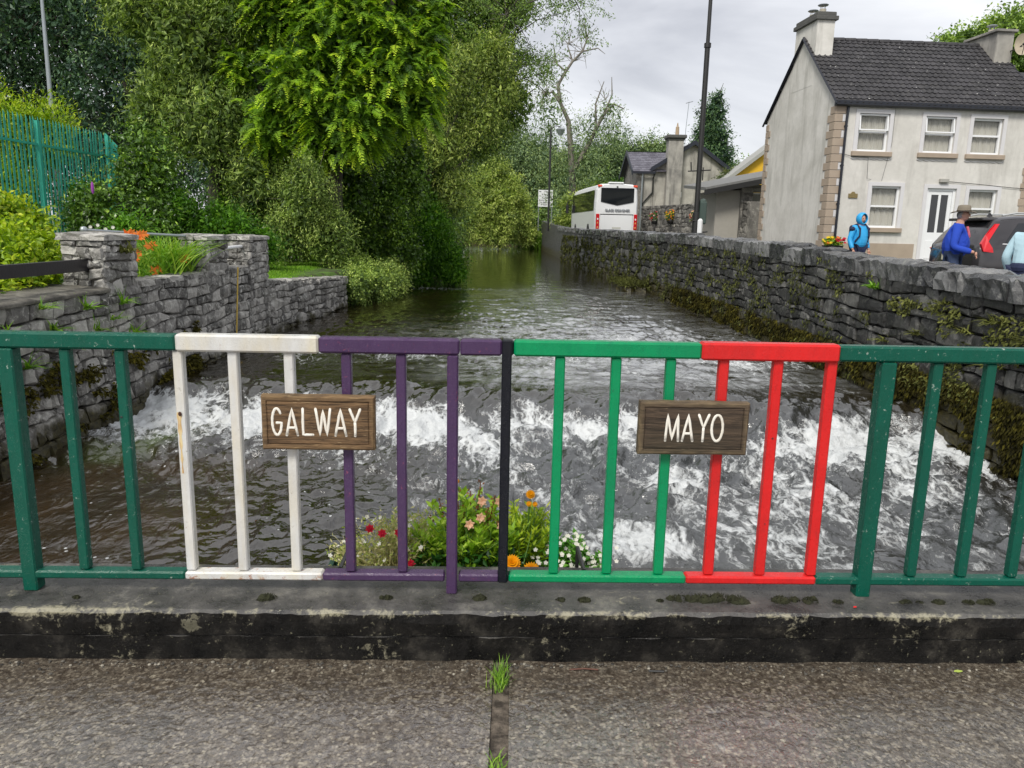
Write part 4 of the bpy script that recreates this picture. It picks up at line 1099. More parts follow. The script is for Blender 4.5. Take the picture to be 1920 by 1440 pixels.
# ================================================================== OBJECTS
# ---- railing
def paint(name, col, chip, chipamt=0.5, rust=0.0, dirt=(0.1, 0.09, 0.07), rough=0.28, var=0.22):
    m, nt, p, o = newmat(name); P = pos(nt)
    n = noise(nt, 9, 6, 0.65, P)
    c = mix(nt, n, tuple(x * (1 - var) for x in col), tuple(min(.9, x * (1 + var)) for x in col))
    c = mix(nt, ramp(nt, noise(nt, 3.2, 6, 0.7, pos(nt, (4, 4, .7)), 0.6), [(0.42, 0.0), (0.72, 0.45)]), c, dirt)
    c = mix(nt, ramp(nt, noise(nt, 55, 5, 0.75, P, 0.4), [(0.635, 0.0), (0.66, chipamt)]), c, chip)
    c = mix(nt, ramp(nt, noise(nt, 26, 6, 0.7, pos(nt, (1, 1, .5)), 0.5), [(0.63, 0.0), (0.70, 0.5)]), c, dirt)
    if rust:
        z = sep(nt, P)[2]
        k = N(nt, 'ShaderNodeMapRange'); k.inputs[1].default_value = 0.30; k.inputs[2].default_value = 0.23; k.inputs[3].default_value = 0; k.inputs[4].default_value = 0.20
        nt.links.new(z, k.inputs[0])
        f = mth(nt, 'ADD', noise(nt, 30, 6, 0.7, P, 0.4), k.outputs[0])
        c = mix(nt, ramp(nt, f, [(0.66, 0.0), (0.76, rust)]), c, (0.30, 0.10, 0.03))
        c = mix(nt, ramp(nt, noise(nt, 4, 5, 0.6, pos(nt, (3, 3, .6))), [(0.45, 0.0), (0.7, 0.5)]), c, (0.60, 0.52, 0.34))
    setc(nt, p, c, ramp(nt, noise(nt, 30, 4, 0.6, P), [(0.35, rough - 0.08), (0.7, rough + 0.2)]), 0.32)
    h = mth(nt, 'ADD', noise(nt, 60, 5, 0.65, pos(nt, (1, 1, .35))), mth(nt, 'MULTIPLY', noise(nt, 190, 3, 0.6, P), 0.5))
    bump(nt, p, h, 0.5, 0.004)
    return m
PT = dict(
    dark_green=paint('dark_green_paint', (0.0, 0.078, 0.050), (0.45, 0.50, 0.45), 0.6, dirt=(0.004, 0.05, 0.03)),
    white=paint('white_paint', (0.60, 0.60, 0.59), (0.26, 0.24, 0.20), 0.6, rust=0.85, dirt=(0.36, 0.34, 0.30)),
    purple=paint('purple_paint', (0.062, 0.032, 0.086), (0.35, 0.08, 0.12), 0.45, dirt=(0.04, 0.02, 0.055)),
    black=paint('black_paint', (0.004, 0.005, 0.010), (0.03, 0.03, 0.04), 0.3, dirt=(0.012, 0.012, 0.014)),
    bright_green=paint('bright_green_paint', (0.0, 0.235, 0.085), (0.01, 0.10, 0.05), 0.5, dirt=(0.003, 0.15, 0.07)),
    red=paint('red_paint', (0.60, 0.016, 0.016), (0.16, 0.01, 0.01), 0.5, dirt=(0.35, 0.02, 0.02)))
RL = empty('metal_railing', (0, 2.62, 0.19), R(1.6), 'metal bridge railing painted green, white, purple, black and red', 'railing')
RL['kind'] = 'thing'
def railb(x0, x1, y0, y1, z0, z1, col, name, lab=None, b_=0.005):
    mb = MB(); mb.bbox(x0, x1, y0, y1, z0 - .19, z1 - .19, b_); o = mb.build(name, PT[col], RL)
    if lab: o['label'] = lab
    return o
def zr(x): return 0.0 - 0.0065 * (x + 0.2)     # the rail sags very slightly to the right
tops = [(-4.7, -1.14, 'dark_green'), (-1.14, -.66, 'white'), (-.66, -.182, 'purple'), (-.18, -.037, 'purple'), (-.037, .004, 'black'), (.004, .65, 'bright_green'), (.65, 1.13, 'red'), (1.13, 4.7, 'dark_green')]
for a, b_, c in tops:
    big = .003 if c == 'red' else (.002 if c == 'white' else (-.001 if c == 'black' else 0))
    railb(a, b_, -.028 - big, .022 + big, 1.071 - big, 1.126 + big, c, 'top_rail', c.replace('_', ' ') + ' length of top rail', .007)
bots = [(-4.7, -1.16, 'dark_green'), (-1.16, -.67, 'white'), (-.67, -.23, 'purple'), (-.18, -.033, 'purple'), (-.033, .002, 'black'), (.002, .65, 'bright_green'), (.65, 1.13, 'red'), (1.13, 4.7, 'dark_green')]
for a, b_, c in bots: railb(a, b_, -.026, .024, .238, .268, c, 'bottom_rail', c.replace('_', ' ') + ' length of bottom rail', .006)
bars = [(-1.52, 'dark_green'), (-1.335, 'dark_green'), (-1.14, 'white'), (-.955, 'white'), (-.765, 'white'), (-.57, 'purple'), (-.383, 'purple'), (-.02, 'black'), (.165, 'bright_green'), (.36, 'bright_green'), (.55, 'bright_green'), (.735, 'red'), (.925, 'red'), (1.115, 'red'), (1.49, 'dark_green'), (1.68, 'dark_green'), (1.87, 'dark_green')]
bars += [(x, 'dark_green') for x in (-1.9, -2.09, -2.28, -2.47, -2.66, -2.85, -3.04, -3.42, -3.61, -3.8, -3.99, -4.18, -4.37, 2.06, 2.25, 2.44, 2.63, 3.0, 3.19, 3.38, 3.57, 3.76, 3.95, 4.14, 4.5)]
for x, c in bars:
    w_ = .0168
    o = railb(x - w_, x + w_, (-.0295 if c == 'black' else -.015), .019, (.2375 if c == 'black' else .2695), (1.1265 if c == 'black' else 1.0695), c, 'baluster', c.replace('_', ' ') + ' upright bar', .004)
for x, c in ((-1.71, 'dark_green'), (-.205, 'purple'), (1.31, 'dark_green'), (-3.23, 'dark_green'), (2.82, 'dark_green'), (4.32, 'dark_green')):
    wx = .019 if c == 'purple' else .026
    railb(x - wx, x + wx, -.0275, .026, .19, 1.0695, c, 'post', c.replace('_', ' ') + ' post standing on the plinth', .005)
# bolt hole with rust streak on the first white bar, small holes on red bar
mb = MB(); mb.ball((-1.142, -.0185, .66), (.006, .003, .008), 8, 5); mb.build('rust_hole', plain('rust_black', (0.05, 0.015, 0.008), 0.8), RL)
m, nt, p, o_ = newmat('rust_streak')
P = pos(nt); c = ramp(nt, noise(nt, 60, 4, 0.6, pos(nt, (2, 2, .3))), [(0.35, (0.40, 0.20, 0.06)), (0.6, (0.66, 0.54, 0.30))]); setc(nt, p, c, 0.6); M_RUST = m
V = []; F = []
for i in range(14):
    z = .665 - .22 * i / 13; hw = .0075 * (1 - .75 * i / 13) + .002 * math.sin(i * 2.1); V += [(-1.146 - hw, -.0155, z), (-1.146 + hw, -.0155, z)]
    if i: F.append((2 * i - 2, 2 * i, 2 * i + 1, 2 * i - 1))
mb = MB(); mb.add(V, F); mb.build('rust_streak', M_RUST, RL)
mb = MB(); mb.ball((.925, -.0155, .60), (.0035, .0015, .0035), 8, 5); mb.ball((.925, -.0155, .28), (.0025, .001, .0025), 6, 4); mb.build('bolt_hole', M_IRON, RL)
mb = MB(); mb.ball((-1.343, -.0155, .645), (.005, .002, .004), 8, 5); mb.build('bolt_hole', M_IRON, RL)

# ---- wooden name boards
m, nt, p, o_ = newmat('weathered_board')
tcn = N(nt, 'ShaderNodeTexCoord'); mpn = N(nt, 'ShaderNodeMapping'); mpn.inputs['Scale'].default_value = (2.2, 10, 26)
nt.links.new(tcn.outputs['Object'], mpn.inputs[0])
oi = N(nt, 'ShaderNodeObjectInfo'); vm = N(nt, 'ShaderNodeVectorMath'); vm.operation = 'ADD'
nt.links.new(mpn.outputs[0], vm.inputs[0]); nt.links.new(oi.outputs['Location'], vm.inputs[1])
g1 = noise(nt, 3.0, 8, 0.7, vm.outputs[0], 1.2); g2 = noise(nt, 8.0, 5, 0.7, vm.outputs[0], 0.6)
a = mix(nt, ramp(nt, g1, [(0.36, 0.0), (0.64, 1.0)]), (0.035, 0.021, 0.012), (0.20, 0.12, 0.06))
a = mix(nt, ramp(nt, g2, [(0.60, 0.0), (0.68, 0.75)]), a, (0.40, 0.29, 0.16))
a = mix(nt, attr(nt), a, mix(nt, g2, (0.09, 0.055, 0.03), (0.42, 0.28, 0.13)))
setc(nt, p, a, 0.75, 0.3); bump(nt, p, mth(nt, 'ADD', g1, mth(nt, 'MULTIPLY', g2, 0.6)), 0.9, 0.004)
M_BOARD = m
m, nt, p, o_ = newmat('darker_board')
tcn = N(nt, 'ShaderNodeTexCoord'); mpn = N(nt, 'ShaderNodeMapping'); mpn.inputs['Scale'].default_value = (2.0, 10, 24); mpn.inputs['Location'].default_value = (3, 1, 7)
nt.links.new(tcn.outputs['Object'], mpn.inputs[0])
g1 = noise(nt, 3.0, 8, 0.7, mpn.outputs[0], 1.2); g2 = noise(nt, 8.0, 5, 0.7, mpn.outputs[0], 0.6)
a = mix(nt, ramp(nt, g1, [(0.36, 0.0), (0.64, 1.0)]), (0.022, 0.016, 0.012), (0.105, 0.072, 0.048))
a = mix(nt, ramp(nt, noise(nt, 2.2, 3, 0.5, tcn.outputs['Object']), [(0.45, 0.0), (0.7, 0.5)]), a, (0.03, 0.033, 0.018))
a = mix(nt, ramp(nt, g2, [(0.64, 0.0), (0.70, 0.6)]), a, (0.36, 0.28, 0.17))
a = mix(nt, attr(nt), a, mix(nt, g2, (0.05, 0.035, 0.02), (0.36, 0.27, 0.15)))
setc(nt, p, a, 0.75, 0.3); bump(nt, p, mth(nt, 'ADD', g1, mth(nt, 'MULTIPLY', g2, 0.6)), 0.9, 0.004)
M_BOARD2 = m
M_LETT = paint('cream_lettering', (0.78, 0.75, 0.68), (0.5, 0.4, 0.3), 0.3, dirt=(0.55, 0.48, 0.38), rough=0.5, var=0.05)
def arc(cx, cy, rx, ry, a0, a1, n=16): return [(cx + rx * math.cos(R(a0 + (a1 - a0) * i / n)), cy + ry * math.sin(R(a0 + (a1 - a0) * i / n))) for i in range(n + 1)]
GL = {'G': [arc(.5, .5, .46, .5, 40, 350, 22)[:-1] + [(.95, .46), (.5, .46)]], 'A': [[(0, 0), (.5, 1), (1, 0)], [(.22, .28), (.80, .28)]],
      'L': [[(.08, 1), (.05, .02), (1, .02)]], 'W': [[(0, 1), (.27, 0), (.5, .96), (.76, 0), (1, 1)]], 'Y': [[(0, 1), (.5, .5), (1, 1)], [(.5, .5), (.5, 0)]],
      'M': [[(0, 0), (.12, 1), (.5, .03), (.92, 1), (1, 0)]], 'O': [arc(.5, .5, .5, .5, 90, 450, 26)]}
def board(x0, x1, z0, z1, mat, word, label):
    xc, zc_ = (x0 + x1) / 2, (z0 + z1) / 2; w_, h_ = (x1 - x0) / 2, (z1 - z0) / 2
    yy = 2.62 + .028 * xc
    o = empty('name_board', (xc, yy - .038, zc_), R(1.6), label, 'sign', 'carved wooden county signs'); 
    # board with a raised bevelled rim, routed line inside it
    V = []; F = []
    rings = [(w_, h_, .018), (w_, h_, -.012), (w_ - .006, h_ - .006, -.018), (w_ - .017, h_ - .017, -.018), (w_ - .020, h_ - .020, -.0135), (w_ - .023, h_ - .023, -.0165)]
    nx_ = 14
    for (a, b_, d) in rings:
        ring = [(-a + 2 * a * i / nx_, -b_) for i in range(nx_)] + [(a, -b_ + 2 * b_ * i / 6) for i in range(6)] + [(a - 2 * a * i / nx_, b_) for i in range(nx_)] + [(-a, b_ - 2 * b_ * i / 6) for i in range(6)]
        V += [(x + .0012 * float(pn(x * 60, z * 60)), d, z + .0015 * float(pn(x * 60 + 9, z * 60))) for x, z in ring]
    n_ = len(ring)
    for r_ in range(len(rings) - 1):
        for i in range(n_): F.append((r_ * n_ + i, r_ * n_ + (i + 1) % n_, (r_ + 1) * n_ + (i + 1) % n_, (r_ + 1) * n_ + i))
    F.append(tuple(range(5 * n_, 6 * n_))); F.append(tuple(range(n_))[::-1])
    rv = [.1 + .55 * (i < 3 * n_) * random.random() if i < 4 * n_ else 0.0 for i in range(len(V))]
    mb = MB(); mb.add(V, F, np.array(rv)); mb.build('board', mat, o)
    for ch, lx, lw_ in word:
        mb = MB()
        for st in GL[ch]:
            Pn = [(lx + lw_ * a, -.0165, -.046 + .093 * b_ + (.003 if not word is None else 0)) for a, b_ in st]
            Pd = []
            for i in range(len(Pn) - 1):
                for k in range(4): Pd.append(tuple(np.array(Pn[i]) * (1 - k / 4) + np.array(Pn[i + 1]) * k / 4))
            Pd.append(Pn[-1]); Pd = np.array(Pd); Pd[:, 0] += .0006 * pn(Pd[:, 0] * 140, Pd[:, 2] * 140); 
            # flat painted stroke, slightly proud, round ended
            r_ = .0046 + .0007 * pn(Pd[:, 2] * 90 + lx * 50, Pd[:, 0] * 90)
            m0 = MB(); m0.tube(Pd, r_, 8); m0.ball(Pd[0], r_[0], 8, 5); m0.ball(Pd[-1], r_[-1], 8, 5)
            Vv = np.concatenate(m0.V); Vv[:, 1] = -.0165 + (Vv[:, 1] + .0165) * .35
            off = 0
            for vv, in zip(m0.V): pass
            mb.V.append(Vv); 
            for f in m0.F: mb.F.append(f + mb.n)
            mb.M += m0.M; mb.A.append(np.full(len(Vv), .5)); mb.n += len(Vv)
        mb.build('letter', M_LETT, o, True)
    for sx in (-1, 1):
        pass
    return o
def lay_word(word, widths, gaps, start):
    res = []; x = start
    for ch, w_, g_ in zip(word, widths, gaps): res.append((ch, x, w_)); x += w_ + g_
    return res
k_ = .385 / 1440      # metres per pixel of the enlarged photograph
def wl_(items, cx): return [(c, (a - cx) * k_, (b_ - a) * k_) for c, a, b_ in items]
board(-.852, -.468, .738, .928, M_BOARD, wl_([('G', 350, 480), ('A', 535, 675), ('L', 735, 870), ('W', 908, 1092), ('A', 1155, 1290), ('Y', 1342, 1472)], 937), 'brown wooden board lettered GALWAY fixed across white and purple bars')
board(.442, .823, .738, .925, M_BOARD2, wl_([('M', 545, 712), ('A', 765, 900), ('Y', 968, 1100), ('O', 1143, 1287)], 910), 'darker wooden board lettered MAYO fixed across green and red bars')

# ---- coach
bus = empty('coach', (5.98, 46.6, .92), R(4.0), 'white coach parked beyond the river wall, seen from behind', 'bus')
M_BUSW = plain('coach_white', (0.78, 0.79, 0.80), 0.22, 0.03, 2)
M_REDL = plain('tail_lamp_red', (0.55, 0.012, 0.02), 0.15, 0.1)
M_RUB = plain('rubber', (0.015, 0.015, 0.015), 0.8, 0.1)
W2 = 1.26; LB = 10.6
def sect(y, inset=0.0, top=3.28, bot=.32):
    w_ = W2 - inset
    return [(-w_, y, bot), (-w_, y, 1.6), (-w_ + .01, y, 2.2), (-w_ + .06, y, top - .34), (-w_ + .14, y, top - .14), (-w_ + .34, y, top - .02), (0, y, top + .03), (w_ - .34, y, top - .02), (w_ - .14, y, top - .14), (w_ - .06, y, top - .34), (w_ - .01, y, 2.2), (w_, y, 1.6), (w_, y, bot)]
secs = [sect(0.0, .10, 3.20, .36), sect(.10, .02, 3.25), sect(.5, 0, 3.28), sect(3, 0, 3.28), sect(6, 0, 3.3), sect(LB - 1.2, 0, 3.28), sect(LB - .35, .03, 3.05), sect(LB, .14, 2.5)]
mb = MB(); V = [p_ for s in secs for p_ in s]; n_ = 13; F = []
for i in range(len(secs) - 1):
    for j in range(n_): F.append((i * n_ + j, i * n_ + (j + 1) % n_, (i + 1) * n_ + (j + 1) % n_, (i + 1) * n_ + j))
F.append(tuple(range(n_))); F.append(tuple(range((len(secs) - 1) * n_, len(secs) * n_))[::-1])
mb.add(V, [f[::-1] for f in F]); mb.build('body', M_BUSW, bus)
mb = MB(); mb.prism([(-.98, 3.02), (.98, 3.02), (.98, 2.22), (0, 2.02), (-.98, 2.22)], -.03, .04, axis=1); mb.build('rear_window', M_TINT, bus)
mb = MB(); mb.box(-.99, .99, -.035, .01, 1.47, 1.52); mb.build('boot_gap', M_IRON, bus)
mb = MB(); mb.bbox(-.96, .96, -.045, .01, .50, 1.46, .02); mb.build('engine_cover', M_BUSW, bus)
for s_ in (-1, 1):
    mb = MB(); mb.bbox(s_ * 1.13 - .10, s_ * 1.13 + .10, -.045, .06, .62, 1.52, .02); tl = mb.build('tail_lamp', M_REDL, bus)
    for zz, c_ in ((1.22, (0.8, .8, .8)), (1.0, (0.7, .3, .1)), (.74, (0.7, .3, .1))):
        g = MB(); g.ball((s_ * 1.13, -.047, zz), (.045, .012, .06), 8, 5); g.build('lens', plain('lens_%d' % int(zz * 100), c_, 0.2), tl)
    mb = MB(); mb.bbox(s_ * 1.05 - .13, s_ * 1.05 + .13, -.02, .12, 3.06, 3.19, .03); mb.build('upper_lamp', plain('orange_red_lamp', (0.75, 0.10, 0.05), 0.2), bus)
    mb = MB(); x = s_ * 1.275
    for i in range(5):
        y0 = .75 + i * 1.82; mb.add([(x, y0, 1.72), (x, y0 + 1.815, 1.72), (x - s_ * .035, y0 + 1.80, 2.92), (x - s_ * .035, y0, 2.92)], [(0, 1, 2, 3) if s_ > 0 else (3, 2, 1, 0)])
    mb.build('side_windows', M_TINT, bus)
    for yy in (2.6, LB - 2.6):
        a_ = [(x + s_ * .004 * 0, 0, 0)]; g = MB(); g.tube([(s_ * 1.0, yy, .48), (s_ * 1.275, yy, .48)], .48, 18); g.build('wheel', M_RUB, bus)
    g = MB(); g.tube([(s_ * 1.2, LB - .2, 2.6), (s_ * 1.42, LB + .05, 2.62), (s_ * 1.5, LB + .1, 2.45), (s_ * 1.5, LB + .1, 2.1)], [.03, .03, .04, .05], 6)
    g.bbox(s_ * 1.5 - .1, s_ * 1.5 + .1, LB + .02, LB + .14, 1.7, 2.3, .03); g.build('mirror', M_RUB, bus)
mb = MB(); mb.bbox(-.26, .26, -.055, -.04, .66, .77, .004); mb.build('number_plate', plain('plate', (0.55, 0.55, 0.5), 0.5), bus)
mb = MB(); mb.bbox(-.55, .35, -.02, .3, 3.26, 3.36, .03); mb.build('roof_unit', M_BUSW, bus)
mb = MB(); mb.bbox(-.08, .02, -.05, 0.0, 3.06, 3.12, .01); mb.build('reversing_camera', M_IRON, bus)
def text(s, size, loc, rot, mat, parent, name='lettering', sx=1.0, thick=0.002):
    cu = bpy.data.curves.new(name, 'FONT'); cu.body = s; cu.size = size; cu.extrude = thick; cu.align_x = 'CENTER'; cu.align_y = 'CENTER'
    t = bpy.data.objects.new(name, cu); COL.objects.link(t)
    me = bpy.data.meshes.new_from_object(t.evaluated_get(bpy.context.evaluated_depsgraph_get()))
    bpy.data.objects.remove(t)
    o = bpy.data.objects.new(name, me); COL.objects.link(o); me.materials.clear(); me.materials.append(mat)
    o.parent = parent; o.location = loc; o.rotation_euler = rot; o.scale = (sx, 1, 1); return o
text('BLASS COACHES', .17, (0.02, -.055 + .0, 1.76), (R(90), 0, 0), plain('grey_lettering', (0.30, 0.32, 0.34), 0.5), bus, sx=1.15, thick=.03)

# ---- car
car = empty('parked_car', (8.78, 15.75, .33), 0, 'dark estate car parked before the house with tall red tail lamp', 'car')
m, nt, p, o_ = newmat('car_paint')
setc(nt, p, (0.040, 0.037, 0.040), 0.18); p.inputs['Metallic'].default_value = 0.3; p.inputs['Coat Weight'].default_value = 0.7; p.inputs['Coat Roughness'].default_value = 0.05
M_CAR = m
# stations along x: (x, half width at belt, belt z, roof z, half width at roof)
ST = [(0.00, .78, .95, .97, .76), (.06, .88, 1.03, 1.08, .80), (.18, .92, 1.05, 1.30, .74), (.42, .935, 1.05, 1.555, .66), (.8, .945, 1.04, 1.60, .66), (1.6, .95, 1.02, 1.62, .67), (2.4, .95, 1.0, 1.58, .66), (3.1, .945, .98, 1.30, .68), (3.45, .94, .97, 1.02, .78), (4.2, .90, .88, .90, .75), (4.55, .80, .72, .74, .65)]
V = []; F = []
for (x, wb, zb, zr_, wr2) in ST:
    L = [(wb - .06, .22), (wb, .38), (wb + .005, .62), (wb, zb - .14), (wb - .035, zb), (wr2 + .02, zr_ - .07), (wr2 - .08, zr_ - .012), (0, zr_ + .015)]
    V += [(x, -a, b_) for a, b_ in L] + [(x, a, b_) for a, b_ in L[::-1][1:]]
n_ = 15
for i in range(len(ST) - 1):
    for j in range(n_): F.append((i * n_ + j, i * n_ + (j + 1) % n_, (i + 1) * n_ + (j + 1) % n_, (i + 1) * n_ + j))
F.append(tuple(range(n_))[::-1]); F.append(tuple(range((len(ST) - 1) * n_, len(ST) * n_)))
mb = MB(); mb.add(V, [f[::-1] for f in F])
ob_ = mb.build('body', M_CAR, car, True)
bm_ = ob_.modifiers.new('bevel', 'BEVEL'); bm_.width = .02; bm_.segments = 2; bm_.limit_method = 'ANGLE'
for s_ in (-1, 1):
    def q(x, t_, z0=None):   # point on glass band
        for a, b_ in zip(ST, ST[1:]):
            if a[0] <= x <= b_[0]:
                k = (x - a[0]) / (b_[0] - a[0]); S_ = [a[i] * (1 - k) + b_[i] * k for i in range(5)]
        wb, zb, zr_, wr2 = S_[1] - .035, S_[2], S_[3] - .07, S_[4] + .02
        return (x, s_ * (wb + (wr2 - wb) * t_ + .008), zb + (zr_ - zb) * t_)
    for xa, xb, xt in ((.52, 1.18, .30), (1.28, 2.10, 0), (2.18, 2.95, 0)):
        g = MB(); Vv = [q(xa, .10), q(xb, .10), q(xb - .0, .86 if xt == 0 else .86), q(xa + xt, .86)]; g.add(Vv, [(0, 1, 2, 3) if s_ < 0 else (3, 2, 1, 0)]); g.build('side_window', M_GLASS if False else M_TINT, car)
    g = MB(); g.tube([q(.46, .035), q(1.5, .035), q(2.95, .035)], .010, 5); g.build('chrome_strip', M_WHITE, car)
    g = MB(); g.tube([(.55, s_ * .62, 1.60), (.8, s_ * .62, 1.65), (2.2, s_ * .62, 1.66), (2.5, s_ * .62, 1.60)], .018, 6); g.build('roof_bar', plain('bar_alu', (0.55, 0.56, 0.55), 0.3, 0.05, 8, 0, 0.5), car)
    # hooked tail lamp wrapping the corner
    LP_ = [(.38, 1.44), (.45, 1.44), (.275, 1.22), (.19, 1.11), (.27, .98), (.29, .90), (.10, .92), (.045, 1.06), (.17, 1.22)]
    V = []
    if s_ > 0: LP_ = [(x, .90 + (z - .90) * .3) for x, z in LP_]
    for off in (.012, -.05):
        for x, z in LP_: V.append((x, s_ * (float(np.interp(z, [.8, 1.05, 1.47], [.925 if x > .09 else .90, .915, .715])) + off), z))
    g = MB(); g.add(V, [tuple(range(9))[::1 if s_ < 0 else -1], tuple(range(9, 18))[::-1 if s_ < 0 else 1]] + [(i, (i + 1) % 9, 9 + (i + 1) % 9, 9 + i) for i in range(9)]); g.build('tail_lamp', plain('car_lamp_red', (0.62, 0.012, 0.02), 0.12, 0.05), car)
    for xw_ in (.86, 3.62):
        g = MB(); g.tube([(xw_, s_ * .70, .34), (xw_, s_ * .93, .34)], .345, 24); wh = g.build('wheel', M_RUB, car)
        g = MB(); g.tube([(xw_, s_ * .925, .34), (xw_, s_ * .945, .34)], .23, 20); g.build('rim', M_GREY, wh)
V = [(.165, -.62, 1.10), (.165, .62, 1.10), (.375, .58, 1.47), (.375, -.58, 1.47)]; g = MB(); g.add([(x - .045, y, z + .01) for x, y, z in V], [(3, 2, 1, 0)]); g.build('rear_window', M_TINT, car)
g = MB(); g.bbox(.20, .50, -.6, .6, 1.50, 1.555, .015); g.build('spoiler', M_CAR, car)
g = MB(); g.bbox(-.03, .03, -.27, .27, .72, .84, .005); g.build('number_plate', plain('plate_y', (0.6, 0.58, 0.45), 0.5), car)
g = MB(); g.bbox(-.05, .12, -.82, .82, .34, .56, .04); g.build('bumper', M_RUB, car)
g = MB(); g.prism([(0, 0), (.14, 0), (.05, .09)], -.012, .012, axis=1); o = g.build('roof_fin', M_CAR, car); o.location = (.62, 0, 1.585)

# ---- people
def skin(name, J, E_, Rr, mat, parent, sub=2, root=0):
    me = bpy.data.meshes.new(name); me.from_pydata(J, E_, []); o = bpy.data.objects.new(name, me); COL.objects.link(o); o.parent = parent
    o.modifiers.new('skin', 'SKIN'); sv = me.skin_vertices[0].data
    for i, r_ in enumerate(Rr):
        sv[i].radius = (r_, r_) if not isinstance(r_, tuple) else r_; sv[i].use_root = (i == root)
    s_ = o.modifiers.new('sub', 'SUBSURF'); s_.levels = sub; s_.render_levels = sub
    me.materials.append(mat)
    for p_ in me.polygons: p_.use_smooth = True
    return o
M_SKIN = plain('skin', (0.50, 0.27, 0.19), 0.55, 0.1, 20)
def person(loc, rz, label, H=1.7, top=None, trousers=None, arms='down', lean=0.0, extras=None, belly=0.0, hood=False):
    r = empty('person', loc, rz, label, 'person', 'people walking behind the river wall'); k = H / 1.72
    S = lambda *a: tuple(x * k for x in a)
    ly = lean
    pel, wai, che, nek, hed = S(0, 0, .92), S(0, -.02 * (1 + belly * 2), 1.08), S(0, -.01 + ly * .3, 1.32), S(0, .0 + ly * .6, 1.48), S(0, -.02 + ly, 1.58)
    if arms == 'down': hl, hr, el, er = S(-.25, -.10, .84), S(.25, -.10, .84), S(-.27, .03, 1.10), S(.27, .03, 1.10)
    elif arms == 'walk': hl, hr, el, er = S(-.26, -.32, .98), S(.27, .12, .86), S(-.28, .02, 1.06), S(.27, .13, 1.12)
    else: hl, hr, el, er = S(-.20, -.30, 1.02), S(.20, -.30, 1.02), S(-.27, .02, 1.08), S(.27, .02, 1.08)
    shl, shr = S(-.18, .0 + ly * .4, 1.41), S(.18, .0 + ly * .4, 1.41)
    hipl, hipr, knl, knr, anl, anr, tl_, tr_ = S(-.09, 0, .88), S(.09, 0, .88), S(-.10, -.06, .48), S(.10, -.0, .48), S(-.10, .0, .08), S(.10, .12, .08), S(-.10, -.15, .03), S(.10, -.03, .03)
    J = [pel, wai, che, nek, hed, shl, el, hl, shr, er, hr, hipl, knl, anl, tl_, hipr, knr, anr, tr_]
    E_ = [(0, 1), (1, 2), (2, 3), (3, 4), (2, 5), (5, 6), (6, 7), (2, 8), (8, 9), (9, 10), (0, 11), (11, 12), (12, 13), (13, 14), (0, 15), (15, 16), (16, 17), (17, 18)]
    Rr = [.13, .12 + belly * .3, .13, .055, .07, .06, .045, .03, .06, .045, .03, .085, .06, .04, .035, .085, .06, .04, .035]
    skin('body', J, E_, [x * k for x in Rr], M_SKIN, r)
    # trousers and jacket follow the body
    skin('trousers', [pel, hipl, knl, S(-.10, 0, .10), hipr, knr, S(.10, .11, .10)], [(0, 1), (1, 2), (2, 3), (0, 4), (4, 5), (5, 6)], [.15 * k, .105 * k, .08 * k, .065 * k, .105 * k, .08 * k, .065 * k], trousers, r)
    wl2 = tuple(np.array(el) * .12 + np.array(hl) * .88); wr3 = tuple(np.array(er) * .12 + np.array(hr) * .88)
    skin('jacket', [S(0, 0, .86), wai, che, S(0, ly * .5, 1.455), shl, el, wl2, shr, er, wr3], [(0, 1), (1, 2), (2, 3), (2, 4), (4, 5), (5, 6), (2, 7), (7, 8), (8, 9)],
         [(.20 * k, .17 * k), ((.18 + belly * .35) * k, (.16 + belly * .5) * k), (.20 * k, .155 * k), .085 * k, .085 * k, .07 * k, .052 * k, .085 * k, .07 * k, .052 * k], top, r)
    h = np.array(hed) + np.array((0, -.01, .045)) * k
    g = MB(); g.ball(h, (.078 * k, .095 * k, .118 * k), 14, 10); hd = g.build('head', M_SKIN, r, True)
    g = MB(); g.prism([(-.016, 0), (.016, 0), (0, .05)], 0, .025, axis=1); o = g.build('nose', M_SKIN, hd); o.location = (h[0], h[1] - .112 * k, h[2] - .03)
    for s_ in (-1, 1):
        g = MB(); g.ball((h[0] + s_ * .03 * k, h[1] - .085 * k, h[2] + .01 * k), .010, 6, 5); g.build('eye', M_DARKIN, hd)
        g = MB(); g.ball((h[0] + s_ * .078 * k, h[1] + .01 * k, h[2] - .01 * k), (.012, .022, .032), 6, 5); g.build('ear', M_SKIN, hd)
    g = MB(); g.ball((h[0], h[1] - .088 * k, h[2] - .055 * k), (.022, .008, .006), 6, 4); g.build('mouth', plain('lips', (0.35, 0.12, 0.10), 0.6), hd)
    for hh_ in (hl, hr):
        hn = np.array(hh_); g = MB()
        g.ball(hn + (0, -.02, -.03), (.038, .022, .045), 8, 6)
        for f_ in range(4):
            x = hn[0] - .027 + f_ * .018; g.tube([(x, hn[1] - .025, hn[2] - .06), (x, hn[1] - .04, hn[2] - .09), (x, hn[1] - .03, hn[2] - .115 + .006 * abs(f_ - 1.5))], [.010, .009, .007], 5)
        g.tube([(hn[0] + .03, hn[1] - .02, hn[2] - .03), (hn[0] + .05, hn[1] - .045, hn[2] - .06)], [.011, .008], 5)
        g.build('hand', M_SKIN, r, True)
    return r, h, k, S
M_CYAN = plain('cyan_waterproof', (0.03, 0.36, 0.72), 0.5, 0.15, 6, 0.3)
M_NAVY = plain('navy_cloth', (0.012, 0.018, 0.055), 0.8, 0.2, 10)
M_BLUE = plain('blue_fleece', (0.012, 0.055, 0.42), 0.85, 0.2, 10, 0.3)
M_JEAN = plain('jeans', (0.03, 0.05, 0.11), 0.8, 0.2, 14)
